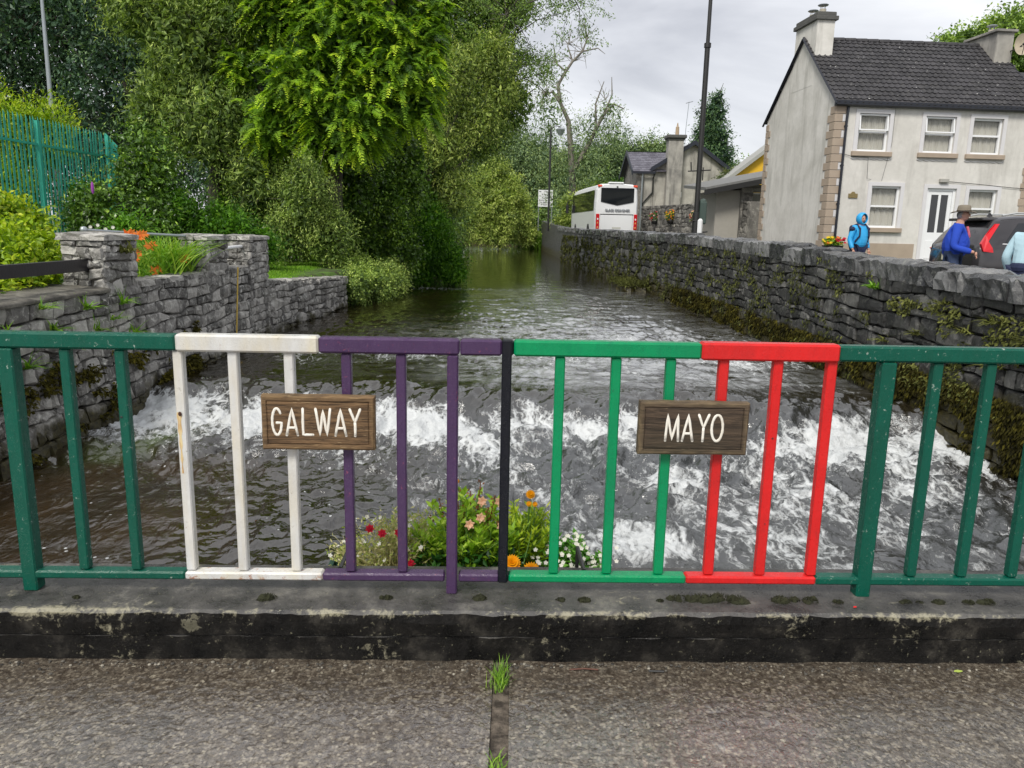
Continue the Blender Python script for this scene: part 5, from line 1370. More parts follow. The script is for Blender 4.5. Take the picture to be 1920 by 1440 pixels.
M_PALE = plain('pale_blue_jacket', (0.42, 0.60, 0.68), 0.7, 0.1, 6, 0.2)
M_CORD = plain('dark_cord', (0.02, 0.02, 0.02), 0.8)
# hooded walker
r, h, k, S = person((8.33, 19.0, .36), R(20), 'person in bright blue hooded waterproof with backpack straps, beside the flower tub', 1.62, M_CYAN, M_NAVY, belly=.08)
g = MB(); n1_, n2_ = 14, 9; V = []; F = []
for i in range(n2_):
    t_ = i / (n2_ - 1); ph = R(52) + t_ * R(128)
    for j in range(n1_):
        a_ = 2 * math.pi * j / n1_; V.append((h[0] + .115 * k * math.sin(ph) * math.cos(a_), h[1] - .005 - .135 * k * math.cos(ph), h[2] + .005 + .145 * k * math.sin(ph) * math.sin(a_)))
        if i: F.append(((i - 1) * n1_ + j, (i - 1) * n1_ + (j + 1) % n1_, i * n1_ + (j + 1) % n1_, i * n1_ + j))
g.add(V, F); o = g.build('hood', M_CYAN, r, True); s2 = o.modifiers.new('s', 'SOLIDIFY'); s2.thickness = .018
g = MB(); g.bbox(-.13, .13, .13, .25, 1.0, 1.38, .04); g.build('backpack', M_NAVY, r)
for s_ in (-1, 1):
    g = MB(); g.tube([S(s_ * .13, .14, 1.44), S(s_ * .135, -.03, 1.49), S(s_ * .135, -.155, 1.38), S(s_ * .15, -.175, 1.2), S(s_ * .20, -.08, 1.05)], .022, 6); g.build('shoulder_strap', M_NAVY, r)
    g = MB(); g.ball(S(s_ * .235, .0, 1.37), (.07, .075, .06), 8, 6); g.build('shoulder_patch', M_NAVY, r)
# man in hat, walking towards the right
r, h, k, S = person((8.02, 14.3, .24), R(62), 'person in royal blue fleece and brimmed hat walking past the dark car', 1.76, M_BLUE, M_JEAN, arms='walk', belly=.22, lean=-.05)
M_HAT = plain('felt_hat', (0.20, 0.17, 0.13), 0.9, 0.2, 12)
g = MB(); hz = h[2] + .055 * k; V = []; F = []
prof = [(.185, -.015), (.19, -.005), (.15, .005), (.10, .004), (.098, .05), (.088, .105), (.05, .118), (.0, .105)]
for i, (rr, zz) in enumerate(prof):
    for j in range(18):
        a_ = 2 * math.pi * j / 18; V.append((h[0] + rr * k * math.cos(a_), h[1] + rr * 1.12 * k * math.sin(a_), hz + zz * k + (.02 * math.cos(2 * a_) if i < 2 else 0)))
        if i: F.append(((i - 1) * 18 + j, (i - 1) * 18 + (j + 1) % 18, i * 18 + (j + 1) % 18, i * 18 + j))
g.add(V, F); o = g.build('hat', M_HAT, r, True); s2 = o.modifiers.new('s', 'SOLIDIFY'); s2.thickness = .006
g = MB(); g.tube([(h[0] + .1 * k * math.cos(a_), h[1] + .108 * k * math.sin(a_), hz + .018) for a_ in np.linspace(0, 6.283, 20)], .012, 5, False); g.build('hat_band', plain('hat_band_dark', (0.05, 0.035, 0.025), 0.8), r)
g = MB(); g.tube([S(-.055, -.165, 1.42), S(-.02, -.205, 1.28), S(.0, -.21, 1.24)], .022, 6); g.tube([S(.055, -.165, 1.42), S(.02, -.205, 1.28), S(.0, -.21, 1.24)], .022, 6); g.build('shirt_collar', plain('pink_shirt', (0.75, 0.16, 0.20), 0.8), r)
g = MB(); g.ball((h[0], h[1] + .02, h[2] - .0), (.083 * k, .09 * k, .09 * k), 10, 8); g.build('hair', plain('grey_hair', (0.30, 0.29, 0.28), 0.9), r, True)
# two people at the right edge of the view
r, h, k, S = person((7.62, 11.6, .22), R(95), 'person in dark navy hooded coat at the right edge, mostly hidden', 1.64, M_NAVY, M_JEAN, arms='walk', lean=-.16)
g = MB(); g.ball((h[0], h[1] + .01, h[2] + .0), (.115 * k, .125 * k, .14 * k), 12, 9); g.build('hood', M_NAVY, r, True)
r, h, k, S = person((7.0, 10.7, .22), R(118), 'person in pale blue and navy jacket nearest the wall at the right edge', 1.60, M_PALE, M_NAVY, arms='down', lean=-.14)
g = MB(); g.ball((h[0], h[1] + .01, h[2] + .0), (.10 * k, .11 * k, .12 * k), 12, 9); g.build('hair', plain('brown_hair', (0.05, 0.03, 0.02), 0.8), r, True)
skin('lower_jacket_band', [S(0, 0, .80), S(0, -.02, 1.10)], [(0, 1)], [(.235, .20), (.225, .19)], M_NAVY, r)

# ---- poles, lamps, signs
def pole(name, loc, label, cat, P_, rad, mat, group=None):
    o = empty(name, loc, 0, label, cat, group); g = MB(); g.tube(P_, rad, 10); g.build('post', mat, o); return o
o = pole('utility_pole', (5.78, 25.2, .5), 'tall dark iron lamp pole rising from behind the wall with metal boxes', 'lamp post', [(0, 0, 0), (0, 0, 1.6), (0, 0, 1.62), (0, 0, 6.6), (0, 0, 6.62), (0, 0, 9.2)], [.13, .12, .085, .080, .06, .055], M_IRON)
g = MB(); g.tube([(0, 0, 9.0), (0, -.3, 9.25), (-.6, -.5, 9.3)], .03, 6); g.ball((-.7, -.52, 9.25), (.25, .15, .10), 10, 6); g.build('lamp_head', M_IRON, o)
g = MB(); g.tube([(0, 0, 6.55), (0, 0, 6.68)], .105, 10); g.build('collar', M_IRON, o)
g = MB(); g.tube([(-.36, 0, 2.88), (.36, 0, 2.93)], .022, 6); g.tube([(-.25, 0, 2.88), (-.28, 0, 3.16)], .02, 6); g.tube([(.1, -.09, 2.6), (.1, -.09, 3.0)], .02, 5); g.build('bracket', M_IRON, o)
g = MB(); g.bbox(.08, .30, -.12, .12, 1.25, 1.95, .03); g.ball((.19, 0, 1.95), (.11, .11, .10), 10, 6); g.build('control_box', plain('green_grey_box', (0.045, 0.07, 0.06), 0.5), o)
g = MB(); g.bbox(.02, .18, -.22, -.12, .93, 1.42, .05); g.build('notice_cover', M_WHITE, o)
g = MB(); g.tube([(-.13, -.1, 1.35), (.25, -.1, 1.36)], .02, 5); g.tube([(.2, -.12, 1.0), (.36, -.12, 1.02)], .025, 5); g.build('clamp', M_IRON, o)
o = pole('street_lamp', (-12.95, 22.4, .5), 'slim grey lamp post rising above the yellow green shrub at left', 'lamp post', [(0, 0, 0), (0, 0, 3), (0.02, 0, 6.9)], [.085, .07, .045], M_GREY)
g = MB(); g.tube([(0.02, 0, 6.85), (-.1, -.02, 6.93), (-.30, -.05, 6.95)], .03, 6); g.ball((-.40, -.05, 6.92), (.25, .13, .10), 12, 6); g.build('lamp_head', M_GREY, o)
g = MB(); g.ball((-.42, -.05, 6.87), (.17, .09, .06), 10, 5); g.build('lens', plain('lamp_lens', (0.6, 0.6, 0.58), 0.2), o)
o = pole('street_lamp', (2.98, 71.2, 1.3), 'distant black lantern post behind the direction sign', 'lamp post', [(0, 0, 0), (0, 0, 8.2), (0, 0, 9.0)], [.10, .09, .07], M_IRON)
g = MB(); g.tube([(0, 0, 8.9), (.4, 0, 9.15), (.8, 0, 9.1), (.85, 0, 8.95)], .04, 6); g.build('arm', M_IRON, o)
g = MB(); g.tube([(.85, 0, 9.0), (.85, 0, 8.85), (.85, 0, 8.8), (.85, 0, 8.35)], [.12, .42, .40, .18], 8); g.build('lantern', M_GREY, o)
sg = empty('road_sign', (3.3, 88, 1.1), R(3), 'white direction board with black lettering on a post above the river bend', 'sign')
g = MB(); g.tube([(-.50, .06, .8), (-.50, .06, 3.85)], .045, 8); g.build('post', M_GREY, sg)
g = MB(); g.tube([(.50, .06, .8), (.50, .06, 3.85)], .045, 8); g.build('post', M_GREY, sg)
for z0, z1 in ((3.42, 3.88), (2.62, 3.40)):
    g = MB(); g.bbox(-.56, .56, -.02, .02, z0, z1, .012); g.build('sign_panel', M_WHITE, sg)
M_INK = plain('sign_black', (0.02, 0.02, 0.02), 0.6)
for s, x, z, w_ in (('Village', .1, 3.76, 1.0), ('St Patrick', .02, 3.55, 1.0), ('Castle', -.05, 3.29, 1.0), ('Bothar na Mine', .0, 3.12, .95), ('Via Ballinrobe', .0, 2.95, .95), ('R Ross', -.12, 2.79, 1.0)):
    text(s, .17, (x, -.026, z), (R(90), 0, 0), M_INK, sg, sx=w_)
sg.scale = (1.45, 1.45, 1.45)
sg.location.z = .1
for s_, x, z in ((-1, -.42, 3.76), (1, .42, 3.29)):
    g = MB(); g.prism([(x - s_ * .08, z - .02), (x + s_ * .0, z - .02), (x, z - .06), (x + s_ * .09, z), (x, z + .06), (x, z + .02), (x - s_ * .08, z + .02)], -.027, -.021, axis=1); g.build('arrow', M_INK, sg)

# ---- palisade fence on the left
pf = empty('palisade_fence', (-10.5, 12, .6), 0, 'tall green steel palisade fence with pointed pales behind the golden shrub', 'fence'); pf['kind'] = 'thing'
M_PAL = paint('palisade_green', (0.05, 0.40, 0.30), (0.25, 0.35, 0.30), 0.4, dirt=(0.01, 0.10, 0.07), rough=0.4)
zg = .58; ztop = 3.60
pp = None
def pale_mesh():
    mb = MB(); h_ = ztop - zg - .1; V = []; F = []
    for k, (z) in enumerate((0, h_ - .12)):
        V += [(0.012, -.031, z), (-.0, -.016, z), (.006, 0, z), (.0, .016, z), (0.012, .031, z)]
    V += [(.016, -.022, h_ + .03), (.0, .0, h_ + .10), (.016, .022, h_ + .03)]
    for j in range(4): F.append((j, j + 1, 6 + j, 5 + j))
    F += [(5, 6, 10), (6, 7, 11, 10), (7, 8, 12, 11), (8, 9, 12)]
    mb.add(V, F); return mb
pp = pale_mesh().build('pale', M_PAL, pf); s2 = pp.modifiers.new('s', 'SOLIDIFY'); s2.thickness = .004
pp.location = (0, -8.0, 0.05)
yy = 4.0 + .14; 
while yy < 20.4:
    o = pp.copy(); COL.objects.link(o); o.location = (random.uniform(-.004, .004), yy - 12, 0.05 + random.uniform(-.008, .008)); o.rotation_euler = (R(random.uniform(-.5, .5)), 0, R(random.uniform(-2, 2))); yy += .14
for zz in (.45, 2.45):
    g = MB(); g.box(.03, .07, -8, 8.4, zz, zz + .05); g.build('rail', M_PAL, pf)
for yp in (6.0, 8.85, 11.7, 14.6, 17.45, 20.4):
    g = MB(); g.box(.025, .10, yp - 12 - .05, yp - 12 + .05, 0, 2.98); g.build('fence_post', M_PAL, pf)
g = MB()
for k in range(28):
    o = pp.copy(); COL.objects.link(o); o.location = (-.052 * k, 8.45 + .125 * k, .05); o.rotation_euler = (0, 0, R(22))
pf2 = [(.03, 8.4), (1.05, 12.0)]
g = MB(); g.tube([(.06, 8.4, 2.47), (-1.4, 11.95, 2.47)], .025, 4); g.tube([(.06, 8.4, .47), (-1.4, 11.95, .47)], .025, 4); g.build('rail', M_PAL, pf)

# ---- black plank rail, thin pipes, yellow rod
pk = empty('plank_rail', (-5.03, 2.9, .6), 0, 'black painted timber plank rail running along the wall top into the first pillar', 'rail'); pk['kind'] = 'thing'
g = MB(); g.bbox(-.022, .022, 0, 6.25, .305, .445, .006); g.build('plank', plain('black_timber', (0.022, 0.020, 0.023), 0.35, 0.3, 6, 0.4), pk)
for yy in (1.2, 3.9):
    g = MB(); g.bbox(-.09, -.024, yy - .04, yy + .04, .0, .43, .004); g.build('plank_post', plain('black_timber', (0.02, 0.018, 0.02), 0.4), pk)
o = empty('handrail_pipe', (-5.66, 10.3, 1.36), 0, 'thin galvanised pipe with ball end running behind the orange daylilies', 'pipe'); 
g = MB(); g.tube([(0, 0, 0), (.30, 1.0, -.05), (.60, 2.05, -.09)], .022, 8); g.build('tube', M_GREY, o)
g = MB(); g.ball((-.01, -.01, 0), .05, 10, 8); g.build('ball_end', M_GREY, o)
g = MB(); g.tube([(0, 0, 0), (0, 0, -.66)], .022, 8); g.build('leg', M_GREY, o)
o = empty('pipe_stub', (-5.0, 13.0, 1.06), 0, 'short white pipe spanning the gap between the two end pillars', 'pipe')
g = MB(); g.tube([(0, 0, 0), (.06, 1.15, .02)], .028, 8); g.build('tube', M_WHITE, o)
rod = empty('yellow_rod', (-4.74, 13.3, -.75), 0, 'thin yellow rod leaning down the river wall to the water', 'rod')
g = MB(); g.tube([(0, 0, 1.50), (.02, -.35, .0)], .012, 6); g.build('rod', plain('yellow_plastic', (0.62, 0.42, 0.06), 0.4), rod)

# ================================================================== VEGETATION
def unit(v): return v / (np.linalg.norm(v, axis=-1, keepdims=True) + 1e-9)
def rdir(n): return unit(rng.normal(size=(n, 3)))
def leafcards(mb, C, D, Nn, L, W, rnd, fold=0.18):
    """pointed leaves: base C, direction D, side from normal Nn"""
    n = len(C); S = unit(np.cross(D, Nn)); U_ = unit(np.cross(S, D))
    L = np.broadcast_to(L, (n,))[:, None]; W = np.broadcast_to(W, (n,))[:, None]
    V = np.stack([C, C + D * L * .42 + S * W * .5 + U_ * W * fold, C + D * L, C + D * L * .42 - S * W * .5 + U_ * W * fold], 1).reshape(-1, 3)
    i = np.arange(n)[:, None] * 4
    F = np.concatenate([np.concatenate([i, i + 1, i + 2], 1), np.concatenate([i, i + 2, i + 3], 1)])
    mb.add(V, F, np.repeat(np.clip(rnd, 0, 1), 4))
def crown(mb, blobs, nspr, per, L, W, spread, droop=0.3, shell=0.6, mode='bushy', tone=0.5, tvar=0.28, rough=0.35, gap=0.0):
    B = np.array(blobs, float); a = (B[:, 3] * B[:, 5] + B[:, 3] * B[:, 4]); a /= a.sum()
    k = rng.choice(len(B), nspr, p=a); d = rdir(nspr)
    r = shell + (1 - shell) * np.sqrt(rng.uniform(0, 1, nspr))
    r *= 1 + rough * fbm(d[:, 0] * 2.1 + B[k, 0] * 1.3, d[:, 2] * 2.1 + d[:, 1] * 1.7 + B[k, 2], 3)
    c = B[k, :3] + d * r[:, None] * B[k, 3:6]
    f_ = 1.5 / max(.25, float(np.mean(B[:, 3]))) ; cl = fbm(c[:, 0] * f_ + 7, c[:, 2] * f_ + c[:, 1] * f_ * .6, 3)
    keep = cl > -.16 + gap; c, d, cl = c[keep], d[keep], cl[keep]; nspr = len(c)
    ax = unit(d * np.array([1, 1, .6]) + rng.normal(size=(nspr, 3)) * .35 + np.array([0, 0, -droop]))
    t = np.clip(tone + tvar * rng.normal(size=nspr) * .8 + .35 * (cl - .05), 0, 1)
    if mode == 'bushy':
        C = np.repeat(c, per, 0); A = np.repeat(ax, per, 0); s_ = rng.uniform(-.6, 1, nspr * per)
        C = C + A * s_[:, None] * spread + rng.normal(size=C.shape) * spread * .38
        D = unit(A * .6 + rdir(len(C)) * .9 + np.array([0, 0, -droop * .6])); Nn = unit(rdir(len(C)) * .7 + np.array([0, 0, 1.]))
        leafcards(mb, C, D, Nn, L * rng.uniform(.6, 1.3, len(C)), W * rng.uniform(.7, 1.2, len(C)), np.repeat(t, per) + rng.normal(size=len(C)) * .12)
    elif mode == 'frond':      # flat drooping sprays, leaflets in pairs along a curved stem
        ax = unit(d * np.array([1, 1, .25]) + rng.normal(size=(nspr, 3)) * .25 + np.array([0, 0, -droop]))
        side = unit(np.cross(ax, np.array([0, 0, 1.]) + rng.normal(size=(nspr, 3)) * .35))
        q = np.linspace(0, 1, per // 2)
        for sg in (-1, 1):
            C = (c[:, None] + ax[:, None] * (q[None, :, None] * spread) + np.array([0, 0, -1.]) * (q ** 2)[None, :, None] * spread * .45)
            D = unit(side[:, None] * sg * (1 - .35 * q)[None, :, None] + ax[:, None] * .8 + np.array([0, 0, -.35]) + rng.normal(size=C.shape) * .12)
            C = C.reshape(-1, 3); D = D.reshape(-1, 3); ql = np.tile(1.1 - .75 * q, nspr)
            Nn = np.repeat(unit(np.cross(ax, side)), len(q), 0)
            leafcards(mb, C, D, Nn, L * ql * rng.uniform(.8, 1.2, len(C)), W * (ql * .5 + .5), np.repeat(t, len(q)) + .25 * np.tile(q, nspr) - .1 + rng.normal(size=len(C)) * .05)
    return c
def tree(name, loc, label, blobs, mat, nspr, per, L, W, spread, trunk=None, bark=None, group=None, cat='tree', twigs=0, inner=3.0, isz=None, **kw):
    o = empty(name, loc, 0, label, cat, group); lo = np.array(loc)
    mb = MB(); B = [(b_[0] - lo[0], b_[1] - lo[1], b_[2] - lo[2], *b_[3:]) for b_ in blobs]
    c = crown(mb, B, nspr, per, L, W, spread, **kw)
    if inner:
        Bn = np.array(B, float); a_ = Bn[:, 3] * Bn[:, 4] * Bn[:, 5]; a_ = a_ ** .67; a_ /= a_.sum(); n_ = int(nspr * inner * (2.2 if L < .2 or isz else 1)); k = rng.choice(len(B), n_, p=a_)
        C = Bn[k, :3] + rdir(n_) * Bn[k, 3:6] * (.86 * rng.uniform(0, 1, n_) ** .45)[:, None]
        leafcards(mb, C, unit(rdir(n_) + (0, 0, -.3)), rdir(n_), (isz or L * (1.8 if L < .2 else 2.4)) * rng.uniform(.7, 1.3, n_), (isz or max(W * 2, L * .8)) * (.4 if isz else 1), .35 + .2 * rng.normal(size=n_))
    mb.build('crown' if cat == 'tree' else 'foliage', mat, o)
    if trunk:
        g = MB(); th, tr = trunk
        top = np.array((0.3, 0, th)); 
        pts = [np.array((0, 0, -.3)), np.array((.1 * th * .1, .05, th * .5)), top]
        g.tube(pts, [tr, tr * .75, tr * .55], 10)
        o2 = g.build('trunk', bark, o, True)
        for b_ in B:
            e_ = np.array(b_[:3]); s0 = top * rng.uniform(.5, 1.0); mid = (s0 + e_) / 2 + rng.normal(size=3) * .35 * np.linalg.norm(e_ - s0) * .3
            g = MB(); g.tube([s0, mid, e_, e_ + (e_ - mid) * .4 + np.array((0, 0, .3))], [tr * .42, tr * .28, tr * .15, tr * .06], 7)
            g.build('limb', bark, o, True)
    if twigs:
        g = MB(); idx = rng.choice(len(c), min(twigs, len(c)), replace=False)
        ctr = np.array([b_[:3] for b_ in B])
        for i in idx:
            e_ = c[i]; n_ = ctr[np.argmin(((ctr - e_) ** 2).sum(1))]; s0 = n_ + (e_ - n_) * rng.uniform(.1, .4)
            m_ = (s0 + e_) / 2 + rng.normal(size=3) * .12 * np.linalg.norm(e_ - s0); r_ = np.linalg.norm(e_ - s0) * .008 + .004
            g.tube([s0, m_, e_ + (e_ - m_) * .4], [r_ * 1.8, r_ * 1.2, r_ * .5], 3, False)
        g.build('twigs', bark, o, kind='stuff')
    return o
BARK = barkmat('grey_bark', (0.035, 0.030, 0.024), (0.11, 0.095, 0.075), (0.05, 0.07, 0.02))
BARK2 = barkmat('pale_dead_bark', (0.10, 0.09, 0.075), (0.26, 0.24, 0.20))
G_DARK = leafmat('dark_leaves', [(0.006, 0.014, 0.010), (0.016, 0.034, 0.020), (0.034, 0.062, 0.030), (0.07, 0.11, 0.045)], .25, gain=2.9)
G_WILLOW = leafmat('willow_leaves', [(0.014, 0.026, 0.007), (0.043, 0.067, 0.015), (0.095, 0.132, 0.028), (0.18, 0.215, 0.06)], .3, gain=3.4)
G_GOLD = leafmat('golden_sprays', [(0.012, 0.032, 0.004), (0.07, 0.145, 0.010), (0.19, 0.31, 0.016), (0.40, 0.50, 0.035)], .35, gain=1.7)
G_MID = leafmat('alder_leaves', [(0.011, 0.023, 0.006), (0.037, 0.062, 0.014), (0.080, 0.122, 0.024), (0.155, 0.20, 0.045)], .3, gain=3.5)
G_IVY = leafmat('ivy_leaves', [(0.008, 0.020, 0.003), (0.027, 0.056, 0.007), (0.066, 0.118, 0.012), (0.145, 0.21, 0.026)], .2, .35, .5, gain=3.0)
G_SALLOW = leafmat('sallow_leaves', [(0.028, 0.045, 0.012), (0.085, 0.12, 0.025), (0.165, 0.20, 0.045), (0.28, 0.31, 0.10)], .3, gain=2.7)
G_FAR = leafmat('far_leaves', [(0.022, 0.038, 0.022), (0.045, 0.070, 0.032), (0.080, 0.112, 0.046), (0.13, 0.165, 0.065)], .2, gain=3.0)  # distance haze mixed into these leaf colours
G_LIME = leafmat('lime_leaves', [(0.07, 0.14, 0.008), (0.21, 0.35, 0.012), (0.40, 0.54, 0.02), (0.62, 0.66, 0.07)], .35)
G_BRIGHT = leafmat('bright_leaves', [(0.03, 0.10, 0.008), (0.09, 0.24, 0.012), (0.20, 0.42, 0.03), (0.40, 0.58, 0.08)], .35)
G_GRASS = leafmat('grass_blades', [(0.03, 0.09, 0.008), (0.08, 0.19, 0.012), (0.16, 0.32, 0.02), (0.30, 0.44, 0.05)], .3, gain=1.35)
G_OLIVE = leafmat('olive_growth', [(0.016, 0.018, 0.006), (0.045, 0.050, 0.014), (0.09, 0.10, 0.025), (0.17, 0.18, 0.05)], .15, .8, .2, gain=1.2)
G_MOSS = leafmat('dark_moss', [(0.008, 0.008, 0.002), (0.030, 0.026, 0.005), (0.065, 0.060, 0.008), (0.13, 0.11, 0.015)], .05, .9, .15)
G_PALE = leafmat('pale_flowering', [(0.05, 0.09, 0.03), (0.15, 0.19, 0.08), (0.35, 0.36, 0.20), (0.6, 0.58, 0.42)], .3)

grp = 'dark trees behind the palisade fence'
tree('broadleaf_tree', (-24.5, 39, .3), 'dark bluish tree at the far left behind the steel fence', [(-25, 39, 7.5, 4.5, 3.5, 6), (-21.8, 38, 11, 3.6, 3, 4.2), (-26, 40, 13, 4, 3, 3.5), (-21, 39, 5, 3.2, 3, 4)], G_DARK, 2100, 13, .19, .095, .55, trunk=(6, .35), bark=BARK, group=grp, twigs=250)
tree('broadleaf_tree', (-16.5, 36, .3), 'dark dense tree between the fence corner and the willow', [(-17, 36, 6, 3.8, 3, 5), (-14.2, 35, 9.3, 3.2, 3, 3.8), (-18.2, 37, 11, 3.4, 3, 3.2), (-12, 35.5, 5, 3, 2.5, 4.2), (-14, 36, 12.8, 3.2, 2.5, 2.4)], G_DARK, 2600, 13, .18, .09, .5, trunk=(6, .4), bark=BARK, group=grp, twigs=250)
tree('broadleaf_tree', (-10.5, 33, .3), 'dark tree standing behind the golden hanging sprays', [(-10.5, 33, 4, 3, 2.5, 3.5), (-9, 32.5, 8.5, 3.5, 2.5, 4), (-6, 34, 6, 2.5, 2, 4), (-6.5, 34, 11.5, 3.2, 2.5, 3)], G_DARK, 2200, 13, .17, .085, .5, trunk=(5, .35), bark=BARK, group=grp, twigs=120)
tree('willow_tree', (-9.6, 25, .25), 'olive green willow with narrow leaves rising behind the stone pillars', [(-9.8, 25, 6.8, 1.9, 1.6, 1.9), (-7.9, 24.6, 7.9, 1.7, 1.5, 1.6), (-11.3, 25.2, 8.2, 1.6, 1.5, 1.6), (-9.2, 24.6, 4.5, 1.7, 1.5, 1.5), (-10.9, 25, 4.9, 1.2, 1.2, 1.5), (-9.4, 25.5, 9.6, 2.2, 1.6, 1.4), (-7.6, 24.2, 3.0, 1.2, 1.1, 1.3)], G_WILLOW, 2600, 15, .15, .034, .42, trunk=(4, .28), bark=BARK, twigs=300, droop=.35, shell=.45)
tree('golden_cypress', (-5.6, 24.2, .2), 'tree with bright yellow green drooping sprays hanging toward the river', [(-5.0, 23.8, 7.0, 1.7, 1.3, 1.7), (-3.6, 23.6, 6.2, 1.35, 1.1, 1.4), (-6.1, 23.4, 5.5, 1.2, 1.0, 1.3), (-4.8, 23.3, 4.6, 1.3, 1.0, 1.2), (-6.2, 24, 9.2, 1.5, 1.2, 1.2), (-7.3, 23.6, 4.3, .8, .8, .8), (-3.1, 23.7, 5.0, .8, .7, .8), (-2.6, 23.8, 6.9, .65, .7, .6), (-3.9, 24, 8.3, .9, .8, .8), (-7.2, 24, 7.6, .9, .8, .9), (-7.6, 24.2, 9.4, .9, .8, .8), (-2.4, 24, 7.6, .5, .5, .5), (-8.2, 24.3, 6.0, .6, .6, .7), (-5.9, 23.6, 3.9, .7, .6, .6), (-8.4, 24.4, 8.3, .7, .6, .6)], G_GOLD, 6200, 16, .20, .066, .40, trunk=(5, .3), bark=BARK, droop=.22, mode='frond', shell=.60, tone=.42, tvar=.32, rough=.7, inner=1.6, gap=.06, isz=.26)
tree('alder_tree', (-4.9, 37, .2), 'tall mid green tree leaning over the river beyond the golden sprays', [(-4.2, 36.5, 9.5, 2.8, 2.4, 2.8), (-1.7, 36, 8.6, 2.0, 1.8, 2.2), (-2.2, 35.5, 5.9, 2.0, 1.8, 1.9), (-4.6, 35, 5.2, 2.4, 2, 2.6), (-1.0, 36.2, 11.3, 1.9, 1.7, 1.6), (-3.6, 36.5, 12.5, 2.6, 2, 1.8), (-.3, 36.3, 6.9, 1.1, 1.1, 1.2), (-3.3, 35, 3.2, 1.6, 1.4, 1.6)], G_MID, 3500, 14, .155, .062, .42, trunk=(6, .35), bark=BARK, twigs=500, shell=.4)
tree('willow_tree', (-4.35, 32.5, .0), 'lighter yellow green foliage leaning over the water just right of the golden sprays', [(-2.7, 32, 7.4, 1.2, 1.0, 1.3), (-1.6, 32.4, 5.9, 1.0, .9, 1.1), (-3.0, 32, 4.6, 1.0, .9, 1.0), (-1.1, 33, 8.3, 1.1, .9, 1.1), (-2.4, 32, 3.0, .8, .8, .9), (-.7, 33, 7.0, .8, .8, .8)], G_SALLOW, 1100, 14, .125, .042, .38, trunk=(3, .16), bark=BARK, twigs=200, droop=.4, shell=.4, tone=.38, inner=1.5)
# overhanging limbs with bare twigs against the sky
lt = empty('overhanging_branches', (-1.6, 35, 8.5), 0, 'thin arching branches with sparse leaves reaching over the river against the sky', 'tree', None)
g = MB(); lf = MB()
def twig(p, d, L, r, depth):
    p = np.array(p, float); pts = [p]; n_ = 5
    for i in range(n_):
        d = unit(d + rng.normal(size=3) * .20 + np.array((0, 0, .02))); p = p + d * L / n_; pts.append(p)
    g.tube(pts, np.linspace(r, r * .35, n_ + 1), 5, False)
    if depth > 0:
        for k in range(4):
            q_ = pts[rng.integers(1, n_ + 1)]; d2 = unit(d + rng.normal(size=3) * .65); twig(q_, d2, L * rng.uniform(.45, .7), r * .45, depth - 1)
    if depth <= 1:
        n3 = 16; t_ = rng.integers(1, n_ + 1, n3); C = np.array(pts)[t_] + rng.normal(size=(n3, 3)) * .10
        leafcards(lf, C, unit(rdir(n3) + np.array((0, 0, -.3))), rdir(n3), .14, .05, rng.uniform(.1, .7, n3))
for p, d, L in (((0, 0, .6), (.9, 0, .42), 3.6), ((0, 0, .2), (.95, .1, .22), 3.2), ((.2, 0, -.6), (.8, 0, .5), 3.0), ((-.2, 0, -1.6), (.85, 0, .32), 2.2), ((.3, 0, 1.6), (.9, 0, .25), 3.2), ((.4, .3, 2.4), (.95, 0, .1), 3.4)):
    twig(p, np.array(d), L, .055, 3)
g.build('branches', BARK, lt, True, kind='stuff'); lf.build('leaves', G_MID, lt, kind='stuff')

# undergrowth and ivy masses down to the left bank
grp = 'shrubs and ivy along the left bank'
tree('ivy_mass', (-6.6, 25.5, .2), 'dark leafy thicket under the golden sprays above the lawn', [(-6.6, 25, 1.7, 1.3, 1.0, 1.7), (-7.9, 25, 1.8, 1.1, 1, 1.6), (-5.6, 25.5, 2.9, 1.2, 1, 1.5), (-8.8, 25.5, 2.2, 1, .9, 1.7)], G_IVY, 1500, 13, .12, .075, .3, group=grp, cat='shrub', tone=.35)
tree('ivy_mass', (-4.6, 27, -.2), 'ivy clad column of foliage standing over the left water edge', [(-4.7, 26.6, 2.2, .95, .9, 2.1), (-3.9, 27.4, 3.2, .8, .8, 1.6), (-5.2, 26.5, .8, .9, .9, 1.3), (-4.1, 27, .7, .8, .8, 1.2)], G_IVY, 1500, 13, .115, .075, .28, group=grp, cat='shrub', tone=.38, trunk=(2.5, .2), bark=BARK)
tree('overhanging_shrub', (-3.2, 29.3, -.5), 'light green leafy shrub dipping into the river from the left bank', [(-3.3, 29.4, 1.2, .85, .8, 1.3), (-2.7, 29.6, .3, .8, .75, .95), (-2.25, 29.4, -.15, .45, .5, .55), (-3.6, 29.4, 0, .7, .7, .9)], G_BRIGHT, 950, 13, .11, .05, .26, group=grp, cat='shrub', tone=.22, tvar=.22)
tree('small_leaf_shrub', (-5.7, 22.3, .25), 'fine leaved olive shrub at the far end of the lawn patch', [(-5.9, 22.2, 2.3, .85, .75, 1.2), (-5.3, 22.4, 1.2, .8, .7, 1.0), (-6.5, 22.4, 1.2, .7, .7, .9)], G_WILLOW, 900, 14, .085, .026, .25, group=grp, cat='shrub', tone=.55, twigs=80, bark=BARK)
tree('bank_shrub', (-7.2, 19.8, .25), 'low feathery green shrub behind the middle stone pillar', [(-7.4, 19.6, 1.3, .9, .7, .8), (-6.6, 19.9, .9, .6, .6, .6), (-8.3, 19.4, 1.5, .7, .6, .9)], G_BRIGHT, 700, 13, .09, .03, .28, group=grp, cat='shrub', tone=.16, tvar=.15)
